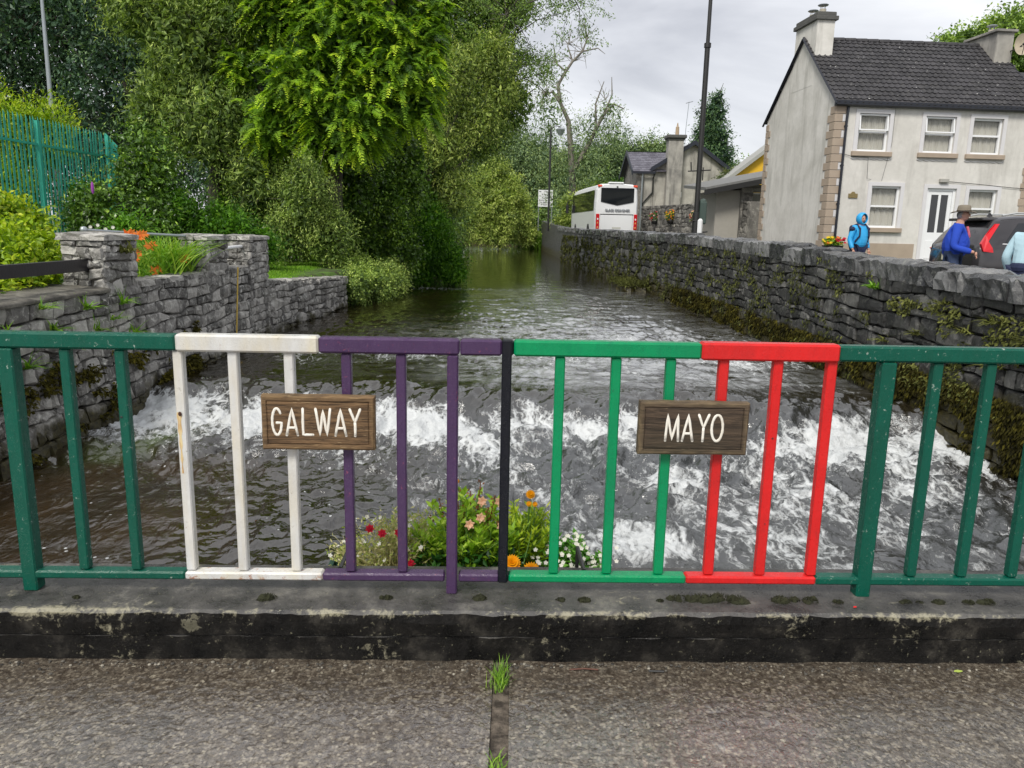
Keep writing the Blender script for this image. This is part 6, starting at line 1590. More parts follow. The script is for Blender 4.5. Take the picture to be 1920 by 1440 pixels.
tree('bank_shrub', (-9.2, 17.6, .5), 'dark bushy shrub close to the fence corner', [(-9.3, 17.6, 1.5, .7, .6, 1.0), (-8.6, 18.4, 1.3, .6, .6, .9), (-9.0, 19.3, 2.4, .8, .8, 1.6)], G_IVY, 700, 13, .09, .05, .25, group=grp, cat='shrub', tone=.3)
tree('ivy_bank', (-4.5, 22.3, -.4), 'ivy and small leaved creepers spilling over the bank past the low wall', [(-4.35, 21.3, -.15, .42, .8, .5), (-4.1, 22.6, -.2, .5, .9, .55), (-3.95, 24.0, -.25, .5, .9, .6), (-4.6, 23, .2, .5, 1.2, .4), (-4.0, 25.3, -.2, .5, .9, .6)], G_WILLOW, 1300, 13, .07, .045, .16, group=grp, cat='shrub', tone=.55, shell=.8)
tree('ivy_mass', (-5.5, 31, -.2), 'deep green foliage behind the overhanging shrub', [(-5.2, 31.5, 1.5, 1.4, 1.3, 2.6), (-4.2, 33, 2.4, 1.5, 1.3, 2.6), (-4.4, 36, 1.0, 1.5, 2, 1.9)], G_IVY, 1300, 12, .14, .09, .35, group=grp, cat='shrub', tone=.25)
tree('ivy_mass', (-4.9, 45, -.3), 'dark bankside growth far along the left bank', [(-5.0, 43, 1.6, 1.6, 2.2, 2.8), (-4.9, 50, 2.5, 1.8, 3, 3.6), (-5.2, 58, 3, 2, 3, 4.4), (-7, 52, 6, 3, 3, 3.6), (-7, 62, 6, 3.5, 3, 6)], G_MID, 1600, 11, .2, .11, .5, group=grp, cat='shrub', tone=.4)
tree('sallow_bush', (-1.6, 83, -.2), 'large rounded yellow green willow bush at the bend of the river', [(-3.2, 83, 3.4, 2.4, 2.4, 3.0), (-.8, 82.5, 2.2, 1.9, 2, 2.4), (-4.6, 82, 2.0, 1.8, 2, 2.4), (-3.9, 82.6, 5.6, 1.4, 1.4, 1.5), (-1.0, 82, 4.6, 1.2, 1.2, 1.3), (-2.4, 81.6, 1.0, 1.5, 1.2, 1.4), (1.5, 83, .6, .9, .9, 1.2), (-2.2, 83.5, 7.2, 1.5, 1.5, 1.5), (.7, 83.5, 2.2, 1.3, 1.6, 2.0), (.2, 83, 4.2, 1.1, 1.2, 1.5), (-.4, 83, 6.0, .9, .9, 1.1)], G_SALLOW, 3000, 14, .24, .085, .5, cat='shrub', trunk=(1.2, .2), bark=BARK, twigs=350, rough=.7)
# trees closing the view
grp = 'trees in the distance at the river bend'
for i, (x, y, z, rx_, rz2, lab, mt, sh) in enumerate((
        (1.8, 100, 6.5, 3.6, 6.4, 'distant green tree just above the yellow green willow bush', G_FAR, 0),
        (-4.0, 104, 9.5, 5.0, 8.0, 'distant tree partly hidden by the alder', G_FAR, 0),
        (6.2, 98, 6.0, 4.0, 5.6, 'distant ivy dark tree under the bare topped tree', G_FAR, 0),
        (10.4, 99, 6.7, 3.9, 6.2, 'distant bushy tree with an upright light green top, left of the coach', G_FAR, 0),
        (14.2, 103, 7.0, 3.9, 6.6, 'distant rounded tree above the coach roof', G_FAR, 0),
        (18.0, 104, 7.4, 2.8, 6.4, 'distant tree ending at the cottage gable', G_FAR, 0))):
    tree('distant_tree', (x, y, .6), lab, [(x, y, z, rx_ * 1.1, 3, rz2), (x - rx_ * .8, y, z - .8, rx_ * .8, 2.5, rz2 * .75), (x + rx_ * .8, y - 1, z - 1.3, rx_ * .8, 2.5, rz2 * .75), (x + .4, y, z + rz2 * .45, rx_ * .9, 2, rz2 * .45)], mt, 1900, 12, .32, .17, .8, gap=-.2, group=grp, tone=.42 + .1 * (i % 3), rough=.5, trunk=(3, .3), bark=BARK)
tree('lime_shrub', (10.2, 78, 1.2), 'bright green bush above the coach roof against darker trees', [(10.3, 78, 4.6, 1.6, 1.2, 1.7), (8.6, 78, 3.6, 1.7, 1.2, 1.6)], G_BRIGHT, 500, 12, .26, .12, .5, cat='shrub', tone=.12, tvar=.15)
tree('grey_green_shrub', (4.3, 68, 1.2), 'grey green shrub just right of the white direction board', [(4.9, 68, 3.4, 1.0, 1, 1.2), (4.3, 68, 2.0, .9, .9, .8), (5.6, 68, 2.4, 1.0, .9, 1.2)], G_SALLOW, 600, 12, .22, .07, .4, cat='shrub', tone=.45)
tree('dark_hedge', (6, 93, 1.0), 'dark hedge behind the far end of the river wall', [(4.5, 93, 2.6, 3, 1.2, 2.6), (9, 82, 3.6, 3, 1.2, 3.6), (13, 82, 3.6, 3, 1.2, 3.6), (1.0, 92, 2, 3, 1.5, 3)], G_MID, 1000, 12, .28, .14, .6, cat='hedge', tone=.3)
# ivy clad tree with a bare top
dt = tree('bare_topped_tree', (5.4, 76, .5), 'ivy clad tree with twisting bare branches at its top', [(5.2, 76, 8.2, 1.0, .9, 3.4), (4.9, 76, 4.5, 2.0, 1.6, 3.2), (7.3, 76, 11.2, 1.7, 1, 1.6), (8.6, 76, 12.6, 1.2, .8, 1.1), (9.3, 76, 10.4, 1.3, 1, 1.3), (3.0, 76, 12.5, 1.6, 1.2, 2.6), (2.6, 76, 9, 1.8, 1.2, 2.2), (6.9, 76, 8.3, 1.5, 1.1, 2.2)], G_FAR, 1350, 8, .24, .10, .7, tone=.6, bark=BARK2, inner=.5, rough=.6)
g = MB()
def limb(pts, r0, r1):
    P_ = np.array(pts, float); t_ = np.linspace(0, 1, len(P_)); g.tube(P_, r0 + (r1 - r0) * t_, 6, False)
limb([(0, 0, 0), (.0, 0, 5), (-.3, 0, 8.5), (-.6, 0, 11)], .42, .25)
limb([(-.6, 0, 11), (-1.4, 0, 12.6), (-2.2, 0, 13.6), (-3.0, 0, 13.2), (-3.2, 0, 12.2)], .22, .06)
limb([(-1.4, 0, 12.6), (-1.7, 0, 14.2), (-1.0, 0, 15.4), (-.4, 0, 16.3), (.5, 0, 17.2), (.9, 0, 18.4), (.5, 0, 19.6)], .2, .05)
limb([(-1.0, 0, 15.4), (-2.0, 0, 16.2), (-2.2, 0, 17.6)], .11, .03)
limb([(-.4, 0, 16.3), (-.9, 0, 17.6), (-.6, 0, 19)], .09, .03)
limb([(.5, 0, 17.2), (1.9, 0, 17.5), (2.6, 0, 17.0)], .08, .02)
limb([(.0, 0, 6.5), (1.4, 0, 9), (2.6, 0, 11.5), (3.6, 0, 12.6), (4.6, 0, 12.2)], .28, .05)
limb([(2.0, 0, 10.4), (1.9, 0, 12.6), (2.6, 0, 14.6)], .14, .04)
limb([(2.6, 0, 11.5), (3.4, 0, 13.4), (3.3, 0, 15)], .12, .03)
for _ in range(70):
    a_ = np.array([[-.3, 0, 16.3], [.5, 0, 17.2], [-2.0, 0, 16.2], [.7, 0, 18.4], [-1.6, 0, 13.8], [2.8, 0, 13], [-2.8, 0, 13.4], [-.8, 0, 17.8]])[rng.integers(0, 8)]
    d_2 = unit(rng.normal(size=3) * np.array([1, .5, .8]) + np.array((0, 0, .5))); L_ = rng.uniform(.7, 1.9)
    limb([a_, a_ + d_2 * L_ * .5 + rng.normal(size=3) * .12, a_ + d_2 * L_ + rng.normal(size=3) * .2], .035, .012)
g.build('trunk', BARK2, dt, True)
# trees on the right
tree('conifer_tree', (17.2, 70, 1.4), 'tall dark pointed conifer behind the cottage and the iron pole', [(16.9, 70, 3.5 + i * 1.55, 3.7 - i * .52, 2.4 - i * .3, 1.4) for i in range(6)] + [(17.2, 70, 12.6, .5, .5, .9)], G_DARK, 2100, 14, .24, .11, .5, tone=.66, bark=BARK, trunk=(6, .3), droop=.1, gap=-.15)
tree('broadleaf_tree', (23, 78, 1.5), 'soft green tree between the conifer and the pale house', [(22.4, 78, 5.6, 2.8, 2, 2.8), (19.8, 77, 4.2, 2.2, 2, 2.5), (26, 78, 5, 3.2, 2, 2.6)], G_MID, 900, 12, .28, .14, .6, tone=.6, trunk=(3, .3), bark=BARK)
tree('broadleaf_tree', (23.6, 41, 1.2), 'rounded green tree rising behind the right hand chimney', [(22.2, 40.5, 10.2, 1.9, 1.8, 1.5), (24.4, 40, 11.0, 2.4, 2, 1.5), (21.0, 40.5, 9.5, 1.2, 1.2, 1.2), (26.5, 40.5, 9, 2.6, 2, 2.4), (24, 41, 7, 3, 2, 2.4)], G_MID, 2900, 13, .17, .10, .34, tone=.55, trunk=(5, .35), bark=BARK, rough=.3, gap=-.25)
tree('flowering_bush', (11.3, 43.5, 1), 'pale flowering bush between the cottage gable and the outbuilding', [(11.3, 43.5, 3.2, .75, .7, 1.2), (11.7, 43.5, 4.3, .6, .5, .7), (10.8, 43, 2.2, .6, .5, .8)], G_PALE, 420, 12, .13, .07, .25, cat='shrub', tone=.35)
# left garden
tree('golden_shrub', (-13.6, 20.5, .5), 'bright yellow green shrub showing over the top of the steel fence', [(-14.2, 20.5, 3.95, 1.4, 1.2, 1.1), (-12.5, 20.8, 3.55, .95, 1, .85), (-15.4, 20, 3.9, 1.4, 1, 1.2), (-13.6, 20, 2, 1.7, 1, 1.4)], G_LIME, 2000, 14, .13, .035, .34, cat='shrub', tone=.52, droop=-.6)
tree('golden_shrub', (-6.3, 9.4, .6), 'bright golden leafed shrub filling the corner behind the black plank rail', [(-6.3, 9.6, 1.02, .62, .6, .42), (-6.9, 9.0, 1.12, .6, .6, .5), (-5.8, 8.9, .92, .38, .5, .30), (-6.35, 8.2, .8, .5, .5, .25), (-5.75, 8.0, .75, .35, .5, .16), (-6.6, 10.3, 1.35, .45, .4, .4), (-7.6, 9.5, 1.5, .5, .5, .5)], G_LIME, 1500, 12, .075, .048, .13, cat='shrub', tone=.5, droop=.1, shell=.7)
tree('variegated_spire', (-7.35, 10.9, .7), 'slim pale cream climbing plant standing against the steel fence', [(-7.35, 10.9, 1.9, .10, .1, .62), (-7.3, 10.9, 1.35, .13, .12, .35)], leafmat('cream_leaves', [(0.25, 0.30, 0.05), (0.5, 0.52, 0.16), (0.75, 0.70, 0.35)], .3), 150, 10, .055, .035, .08, cat='plant', tone=.5)
tree('fence_climber', (-9.9, 12.5, .6), 'loose green climber growing up through the fence pales', [(-10.1, 12, 1.2, .2, 1.0, .7), (-10.1, 15.5, 1.3, .2, 1.2, .8), (-10.1, 18.4, 1.6, .25, .8, .9)], G_BRIGHT, 170, 10, .10, .05, .2, cat='plant', tone=.3)
tree('bushy_plant', (-7.3, 14.2, .6), 'arching green shrub with one purple flower spike behind the first pillar', [(-7.0, 14.2, 1.2, .36, .4, .5), (-6.8, 13.8, .95, .35, .35, .35)], G_BRIGHT, 230, 12, .10, .034, .2, cat='shrub', tone=.28)
g = MB(); g.ball((-7.55, 14.1, 2.05), (.03, .03, .11), 6, 6); o = g.build('flower_spike', plain('purple_flower', (0.30, 0.05, 0.35), 0.8), bpy.data.objects['bushy_plant']); o.location = (7.3, -14.2, -.6)

# ---- tufts: ferns, grass, day lilies
def blades(mb, c, n, L, W, up=0.8, curl=0.6, spread=0.02, out=None, tone=.5, tv=.2, seg=3):
    c = np.array(c, float)
    a = rng.uniform(0, 2 * np.pi, n); d = np.stack([np.cos(a), np.sin(a), np.full(n, up)], 1) * rng.uniform(.5, 1.3, (n, 1))
    if out is not None: d = d + np.array(out)
    d = unit(d); base = c + rng.normal(size=(n, 3)) * spread * np.array([1, 1, .2]); ln = L * rng.uniform(.55, 1.15, n)
    side = unit(np.cross(d, np.array([0, 0, 1.]) + rng.normal(size=(n, 3)) * .2)); P_ = []; p = base.copy()
    t = np.clip(tone + tv * rng.normal(size=n), 0, 1)
    for s in range(seg + 1):
        w_ = W * (1 - (s / seg) ** 1.5 * .92) * .5
        P_.append((p - side * w_, p + side * w_)); p = p + d * (ln / seg)[:, None]; d = unit(d + np.array([0, 0, -curl / seg]))
    V = np.stack([x for pr in P_ for x in pr], 1).reshape(-1, 3); k = 2 * (seg + 1); i = np.arange(n)[:, None] * k
    F = np.concatenate([np.concatenate([i + 2 * s, i + 2 * s + 1, i + 2 * s + 3, i + 2 * s + 2], 1) for s in range(seg)])
    mb.add(V, F, np.repeat(t, k))
def tuft(name, c, label, cat, n, L, W, mat, group=None, **kw):
    mb = MB(); blades(mb, (0, 0, 0), n, L, W, **kw); o = mb.build(name, mat); o.location = c; return tag(o, label, cat, group)
FL = [((22, 575), -4.80, 6.35, .62, 'small fern at the far left of the pale wall face'), 0]
ferns = [(6.55, .50, 'lone fern nearest the left edge on the pale river wall'), (7.15, .40, 'fern low on the pale wall, second from the left edge'), (7.75, .60, 'fern just under the cement top beside the golden shrub'),
         (7.9, .36, 'broad fern clump in the middle of the pale wall'), (8.05, .15, 'yellowish fern clump below the broad one'), (8.55, .52, 'fern under the wall top close to the first pillar'),
         (8.75, .25, 'fern hanging level with the first pillar base'), (9.1, .34, 'small bright fern right below the first pillar'), (9.35, .50, 'fern beneath the pillar corner'), (9.6, .10, 'little fern in a joint near the white railing'), (6.7, -.05, 'fern seen through the railing gap at the left'), (7.4, .05, 'fern low down just above the green top rail')]
for y, z, lab in ferns:
    tuft('fern', (-4.76, y, z), lab, 'fern', 26, rng.uniform(.17, .25), .022, G_GRASS if z < .5 else G_OLIVE if False else G_GRASS, 'ferns on the left river wall', up=.7, curl=.9, out=(1.0, -.1, .1), tone=.62, spread=.025)
tuft('fern', (-4.74, 9.55, 1.12), 'spreading fern rooted in the side of the first stone pillar', 'fern', 46, .22, .03, G_OLIVE, 'ferns on the left river wall', up=.5, curl=1.0, out=(.7, -.3, .1), tone=.9, spread=.06)
rf_ = [(8.1, .62, .9, 'large fern cluster high on the dark wall near the right edge'), (8.6, .45, .8, 'fern left of the large cluster on the dark wall'), (9.1, .72, .7, 'fern close under the coping of the dark wall'), (7.5, .50, .9, 'fern at the extreme right of the dark wall'), (7.9, .18, 1., 'fern lower on the dark wall above the railing'),
       (8.9, .12, .8, 'drooping fern low on the dark wall'), (9.6, .30, .7, 'small fern on the dark wall above the red bars'), (10.4, .10, .8, 'straggly fern mid way down the dark wall')]
for y, z, s_, lab in rf_:
    tuft('fern', (5.08, y, z), lab, 'fern', 34, .26 * s_, .022, G_OLIVE, 'ferns on the right river wall', up=.5, curl=1.0, out=(-1.0, -.1, .1), tone=.85, tv=.2, spread=.05)
tuft('bright_fern', (5.06, 10.9, .78), 'single vivid green fern high on the dark wall', 'fern', 40, .17, .03, G_BRIGHT, up=.6, curl=.9, out=(-.8, -.2, .3), tone=.6, spread=.04)
# growths on the walls
def wallgrowth(name, label, n, ylo, yhi, zlo, zhi, mat, L, W, left=False, thr=0.0, tone=.5, hang=1.0, sc=1.0, pw=1.0, cat='moss'):
    y = ylo + (yhi - ylo) * rng.uniform(0, 1, n) ** pw; z = rng.uniform(zlo, zhi, n); mask = fbm(y * .9 * sc + 31, z * 1.7 * sc + 7, 3) > thr; y, z = y[mask], z[mask]
    x = np.array([(-4.78 + .1 * max(0, .2 - b_) ** 1.5) if left else float(xr(a_)) - .06 - .05 * max(0, .1 - b_) for a_, b_ in zip(y, z)])
    sgn = 1 if left else -1; C = np.stack([x + sgn * rng.uniform(-.02, .05, len(x)), y, z], 1)
    D = unit(np.array([sgn * .35, 0, -hang]) + rng.normal(size=C.shape) * .45); Nn = unit(np.array([sgn, 0, .4]) + rng.normal(size=C.shape) * .5)
    mb = MB(); s_ = (1 + (y - ylo) * .04); leafcards(mb, C, D, Nn, L * s_ * rng.uniform(.5, 1.4, len(x)), W * s_ * rng.uniform(.7, 1.3, len(x)), tone + .22 * rng.normal(size=len(x)) + .3 * fbm(y * 2, z * 2, 2))
    o = mb.build(name, mat); return tag(o, label, cat, kind='stuff')
wallgrowth('hanging_moss', 'brown and dark green moss hanging along the foot of the right river wall', 42000, 6.0, 24, -.85, -.12, G_MOSS, .055, .020, thr=-.08, tone=.42, pw=1.7, hang=1.6, sc=1.3)
wallgrowth('trailing_plants', 'small leaved trailing plants on the dark wall near the right edge', 5200, 6.8, 10.4, -.35, .72, G_OLIVE, .05, .03, thr=.10, tone=.72, hang=.6, sc=1.2, cat='creeper')
wallgrowth('wall_growth', 'olive ferns and mosses streaking the far stretch of the right river wall', 26000, 11, 56, -.6, 1.15, G_OLIVE, .055, .028, thr=.07, tone=.42, hang=1.6, pw=1.3, sc=1.4, cat='moss')
wallgrowth('cushion_moss', 'orange brown and green moss cushions low on the pale left wall', 15000, 5.5, 11.5, -.85, .05, G_MOSS, .05, .030, left=True, thr=.16, tone=.62, hang=.5, sc=1.5)
# mossy ledge half way along the right wall
lg = empty('mossy_ledge', (4.7, 29.5, -.75), 0, 'low moss covered stone ledge jutting from the right wall into the river', 'ledge')
slab(lg, 'stone', 3.9, 5.0, 27.8, 31.2, -.9, -.42, M_STONE_R, .12, 8, 10, 5)
mb = MB(); n_ = 2600; C = np.stack([rng.uniform(3.85, 5.0, n_), rng.uniform(27.7, 31.2, n_), rng.uniform(-.5, -.38, n_)], 1) - np.array(lg.location)
leafcards(mb, C, unit(rdir(n_) + np.array((-.2, -.5, .6))), rdir(n_), .16, .05, rng.uniform(.2, .8, n_)); mb.build('moss_cover', G_OLIVE, lg, kind='stuff')
# lawn
mb = MB(); n_ = 30000
x = rng.uniform(-9.5, -4.55, n_); y = 15.3 + 9.5 * rng.uniform(0, 1, n_) ** 1.2; ok = x < np.array([xw2(s) - .12 for s in y]); x, y = x[ok], y[ok]; n_ = len(x)
C = np.stack([x, y, ground_h(x, y) - .02 + (np.interp(y, [15.2, 20.6], [.04, -.12]) * sstep(-6, -4.9, x))], 1); D = unit(np.stack([rng.normal(size=n_) * .3, rng.normal(size=n_) * .3, np.ones(n_)], 1))
leafcards(mb, C, D, rdir(n_), .10, .02, .55 + .2 * rng.normal(size=n_)); o = mb.build('lawn_grass', G_GRASS); tag(o, 'bright green grass on the lawn beyond the last pillar', 'grass', kind='stuff')
mb = MB()
n_ = 9000; x = rng.uniform(-10.3, -5.2, n_); y = rng.uniform(3, 15, n_); C = np.stack([x, y, ground_h(x, y) - .02], 1); D = unit(np.stack([rng.normal(size=n_) * .5, rng.normal(size=n_) * .5, np.ones(n_)], 1))
leafcards(mb, C, D, rdir(n_), .13, .03, .45 + .25 * rng.normal(size=n_)); o = mb.build('garden_grass', G_GRASS); tag(o, 'rough grass and weeds in the garden strip by the fence', 'grass', kind='stuff')
mb = MB(); n_ = 1500; C = np.stack([rng.uniform(1.2, 3.2, n_), rng.uniform(83, 90, n_), np.full(n_, -.8)], 1); leafcards(mb, C, unit(rdir(n_) * .25 + np.array((0, 0, 1.))), rdir(n_), 1.9, .12, rng.uniform(.2, .7, n_))
o = mb.build('reeds', G_GRASS); tag(o, 'green reeds at the far end of the river wall', 'reeds', kind='stuff')

# ---- flowers
def petals(mb, c, n, r, w_, axis, cup=.3, tone=.5, rows=1):
    axis = unit(np.array(axis, float)); u = unit(np.cross(axis, (0.3, .9, .2))); v = np.cross(axis, u)
    for k in range(rows):
        a = np.linspace(0, 2 * np.pi, n, endpoint=False) + k * .37; rr = r * (1 - .22 * k)
        D = unit(np.cos(a)[:, None] * u + np.sin(a)[:, None] * v + axis * (cup + .42 * k)); C = np.repeat(np.array(c, float)[None], n, 0) + axis * .004 * k
        leafcards(mb, C, D, np.repeat(axis[None], n, 0), rr, w_, np.full(n, tone) + .1 * rng.normal(size=n), -.1)
def petmat(name, cols): return leafmat(name, cols, .25, .6, .2)
P_OR = petmat('orange_petals', [(0.75, 0.10, 0.02), (0.85, 0.22, 0.03), (0.9, 0.36, 0.10)])
P_MAR = petmat('marigold_petals', [(0.80, 0.20, 0.0), (0.92, 0.33, 0.0), (0.95, 0.46, 0.01)])
P_RED = petmat('red_petals', [(0.45, 0.01, 0.03), (0.62, 0.02, 0.05), (0.7, 0.05, 0.12)])
P_WHT = petmat('white_petals', [(0.6, 0.55, 0.5), (0.78, 0.76, 0.7), (0.85, 0.83, 0.78)])
P_PEACH = petmat('peach_petals', [(0.75, 0.30, 0.16), (0.85, 0.50, 0.32), (0.88, 0.66, 0.48)])
P_SPIKE = petmat('brown_spikes', [(0.09, 0.03, 0.012), (0.22, 0.08, 0.03), (0.40, 0.20, 0.09)])
dl = empty('daylily_clump', (-5.22, 11.4, .68), 0, 'clump of arching bright green strap leaves with orange daylilies between the pillars', 'plant')
mb = MB()
for c in ((0, .35, 0), (.05, .0, 0), (-.05, .6, 0), (-.15, .2, .02), (.08, .45, 0), (.02, .85, 0)): blades(mb, c, 85, .86, .022, up=1.9, curl=1.25, spread=.10, tone=.75, tv=.18, out=(.12, 0, 0), seg=4)
mb.build('leaves', G_BRIGHT, dl)
mb = MB(); n_ = 900; C = np.stack([rng.uniform(-.5, .2, n_), rng.uniform(-1.4, .0, n_), rng.uniform(0, .42, n_)], 1); leafcards(mb, C, rdir(n_) * 1., rdir(n_), .07, .03, rng.uniform(.4, 1, n_)); mb.build('low_leaves', G_BRIGHT, dl)
for i, c in enumerate(((-.12, -.62, .62), (-.05, -.50, .60), (-.10, -.30, .60), (-.02, -1.12, .30), (.02, -1.0, .32), (.03, -.9, .28), (.0, -.72, .34), (-.06, -.15, .45), (.20, .35, .26), (.05, -1.2, .20), (.02, -.2, .1), (-.2, -.75, .55))):
    g = MB(); petals(g, c, 6, .10, .05, (.5, -.7, .5), .35, .35 + .1 * (i % 4)); petals(g, np.array(c) + (.05, .03, .03), 6, .075, .04, (.9, -.2, .5), .35, .6); g.build('flower', P_OR, dl)
g = MB()
for c in ((-.12, -.62, .62), (-.10, -.30, .60), (-.02, -1.12, .30), (.20, .35, .26)): g.tube([(c[0] * .5, c[1] * .8, 0), (c[0], c[1], c[2])], .006, 4)
g.build('flower_stems', G_BRIGHT, dl)
g = MB()
for k in range(5): petals(g, (-6.9 + .12 * k, 12.5, 1.35 + .03 * (k % 3)), 8, .035, .02, (.3, -.9, .3), .3, .8)
o = g.build('white_daisies', P_WHT); tag(o, 'few small white daisies just above the thin pipe', 'flowers', kind='stuff')

# planter on the outside of the railing
pb = empty('flower_box', (-.18, 3.05, -.2), R(1.6), 'dark flower trough hung outside the railing, mostly hidden by its plants', 'planter')
g = MB(); 
for b_ in ((-.6, .6, -.14, -.12, 0, .25), (-.6, .6, .12, .14, 0, .25), (-.6, -.58, -.119, .119, 0, .25), (.58, .6, -.119, .119, 0, .25), (-.58, .58, -.119, .119, 0, .02)): g.box(*b_)
g.build('trough', plain('planter_green', (0.01, 0.05, 0.03), 0.6), pb)
g = MB(); g.box(-.578, .578, -.118, .118, .03, .22); g.build('soil', plain('soil', (0.02, 0.014, 0.01), 0.95), pb)
for x in (-.45, .45):
    g = MB(); g.tube([(x, -.145, .2), (x, -.19, .2), (x, -.19, .46), (x, -.40, .46)], .008, 5); g.build('bracket', M_IRON, pb)
ZB = .02
def stems(g, base, tips, r=.0022):
    for t_ in tips:
        b_ = np.array(base) + rng.normal(size=3) * np.array((.03, .02, 0)); t_ = np.array(t_); m_ = (b_ + t_) / 2 + rng.normal(size=3) * .02; g.tube([b_, m_, t_], [r, r * .8, r * .5], 4, False)
# (a) pale twiggy plant with red blooms
o = empty('trailing_plant', (-.52, 3.05, ZB), 0, 'pale wispy trailing plant with red blooms at the left end of the trough', 'plant', 'plants in the flower trough')
tips = [(rng.uniform(-.26, .22), rng.uniform(-.1, .12), rng.uniform(.04, .34)) for _ in range(260)]; tips = [t_ for t_ in tips if t_[2] < .36 - abs(t_[0] - .10) * .55]
g = MB(); stems(g, (.03, 0, 0), tips, .0018); g.build('stems', plain('straw_stem', (0.42, 0.38, 0.16), 0.7), o)
g = MB(); T_ = np.array(tips); C = np.repeat(T_, 11, 0) * rng.uniform(.55, 1.05, (len(T_) * 11, 1)) + rng.normal(size=(len(T_) * 11, 3)) * .010
leafcards(g, C, rdir(len(C)), rdir(len(C)), .022, .008, rng.uniform(.2, 1, len(C))); g.build('leaves', leafmat('straw_leaves', [(0.14, 0.26, 0.03), (0.42, 0.48, 0.10), (0.75, 0.66, 0.4)], .3), o)
g = MB(); 
for t_ in tips[::4]: petals(g, t_, 5, .012, .009, rng.normal(size=3) + (0, -1, 1), .3, .6)
g.build('white_flowers', P_WHT, o, kind='stuff')
for c in ((-.05, -.08, .26), (.07, -.09, .25), (.12, -.1, .12), (.06, -.1, .07), (.13, -.1, .06), (.0, -.08, .24)):
    g = MB(); petals(g, c, 7, .022, .016, (.1, -.8, .6), .4, .5, 3); g.build('red_flower', P_RED, o)
G_SPRING = leafmat('spring_leaves', [(0.07, 0.17, 0.01), (0.22, 0.42, 0.02), (0.42, 0.62, 0.05), (0.6, 0.75, 0.12)], .35)
# (b) leafy centre
def leafy(name, loc, label, shoots, mat, L, W, per, group='plants in the flower trough', base=(0, 0, 0)):
    o = empty(name, loc, 0, label, 'plant', group); g = MB(); stems(g, base, shoots, .003); g.build('stems', plain('green_stem', (0.10, 0.20, 0.03), 0.6), o)
    g = MB()
    for s in shoots:
        s = np.array(s); t_ = rng.uniform(.35, 1.0, per)[:, None]; C = np.array(base) * (1 - t_) + s * t_; a = rng.uniform(0, 6.28, per)
        D = unit(np.stack([np.cos(a), np.sin(a), rng.uniform(.3, 1.6, per)], 1)); leafcards(g, C, D, unit(rdir(per) * .4 + np.array((0, -.3, 1.))), L * rng.uniform(.7, 1.2, per), W * rng.uniform(.8, 1.2, per), rng.uniform(0, .5, per) + .45 * t_[:, 0] * rng.uniform(.5, 1.1))
    g.build('leaves', mat, o); return o
sh = [(rng.uniform(-.25, .22), rng.uniform(-.1, .12), rng.uniform(.10, .42)) for _ in range(150)]
o = leafy('leafy_plant', (-.17, 3.03, ZB), 'tallest plant of the trough, lime green leaves with brown flower spikes and peach blooms', [s for s in sh if s[2] < .46 - abs(s[0]) * .9], G_SPRING, .054, .019, 26)
G_DGREEN = leafmat('dark_foliage', [(0.006, 0.03, 0.006), (0.02, 0.085, 0.012), (0.05, 0.16, 0.02)], .2, .35, .5)
g = MB(); n_ = 900; C = np.stack([rng.uniform(-.22, .24, n_), rng.uniform(-.10, .1, n_), rng.uniform(.0, .17, n_)], 1); leafcards(g, C, unit(rdir(n_) + (0, -.2, .6)), rdir(n_), .045, .022, rng.uniform(0, 1, n_)); g.build('lower_leaves', G_DGREEN, o)
for (x, z) in ((-.05, .47), (.05, .46), (.11, .40), (.01, .42), (-.12, .38), (.14, .33), (-.02, .36), (.08, .34), (-.16, .30)):
    g = MB(); n_ = 46; t_ = rng.uniform(.35, 1, n_); C = np.stack([x * t_, rng.normal(size=n_) * .006 - .02, z * t_], 1) + rng.normal(size=(n_, 3)) * .006; leafcards(g, C, rdir(n_), rdir(n_), .014, .010, rng.uniform(0, 1, n_)); g.tube([(x * .3, -.02, 0), (x, -.02, z)], .002, 4, False); g.build('flower_spike', P_SPIKE, o)
for (x, z) in ((.13, .40), (.14, .295), (.055, .33), (.06, .40), (.01, .30)):
    g = MB(); petals(g, (x, -.09, z), 6, .024, .018, (.1, -.9, .3), .3, .6, 2); g.build('peach_flower', P_PEACH, o)
# (c) marigolds
sh = [(rng.uniform(-.05, .14), rng.uniform(-.08, .1), rng.uniform(.15, .34)) for _ in range(90)]
o = leafy('marigold_plant', (.05, 3.04, ZB), 'feathery light green marigold plant with round orange blooms', sh, G_LIME, .042, .011, 26)
for c, r_, k in (((-.035, -.13, .15), .038, 5), ((.045, -.13, .115), .042, 5), ((.035, -.05, .415), .021, 3), ((.03, -.05, .375), .013, 2), ((.055, -.04, .37), .012, 2), ((-.27, -.02, .455), .013, 2)):
    g = MB(); petals(g, c, 22, r_, r_ * .55, (0.05, -.75, .65), .12, .6, k); b_ = g.build('marigold_bloom', P_MAR, o)
    g = MB(); g.ball(np.array(c) + (0, .004, -.006), r_ * .45, 8, 6); g.tube([np.array(c), (c[0] * .6, 0, 0)], .002, 4, False); g.build('flower_base', plain('green_stem', (0.10, 0.20, 0.03), 0.6), b_)
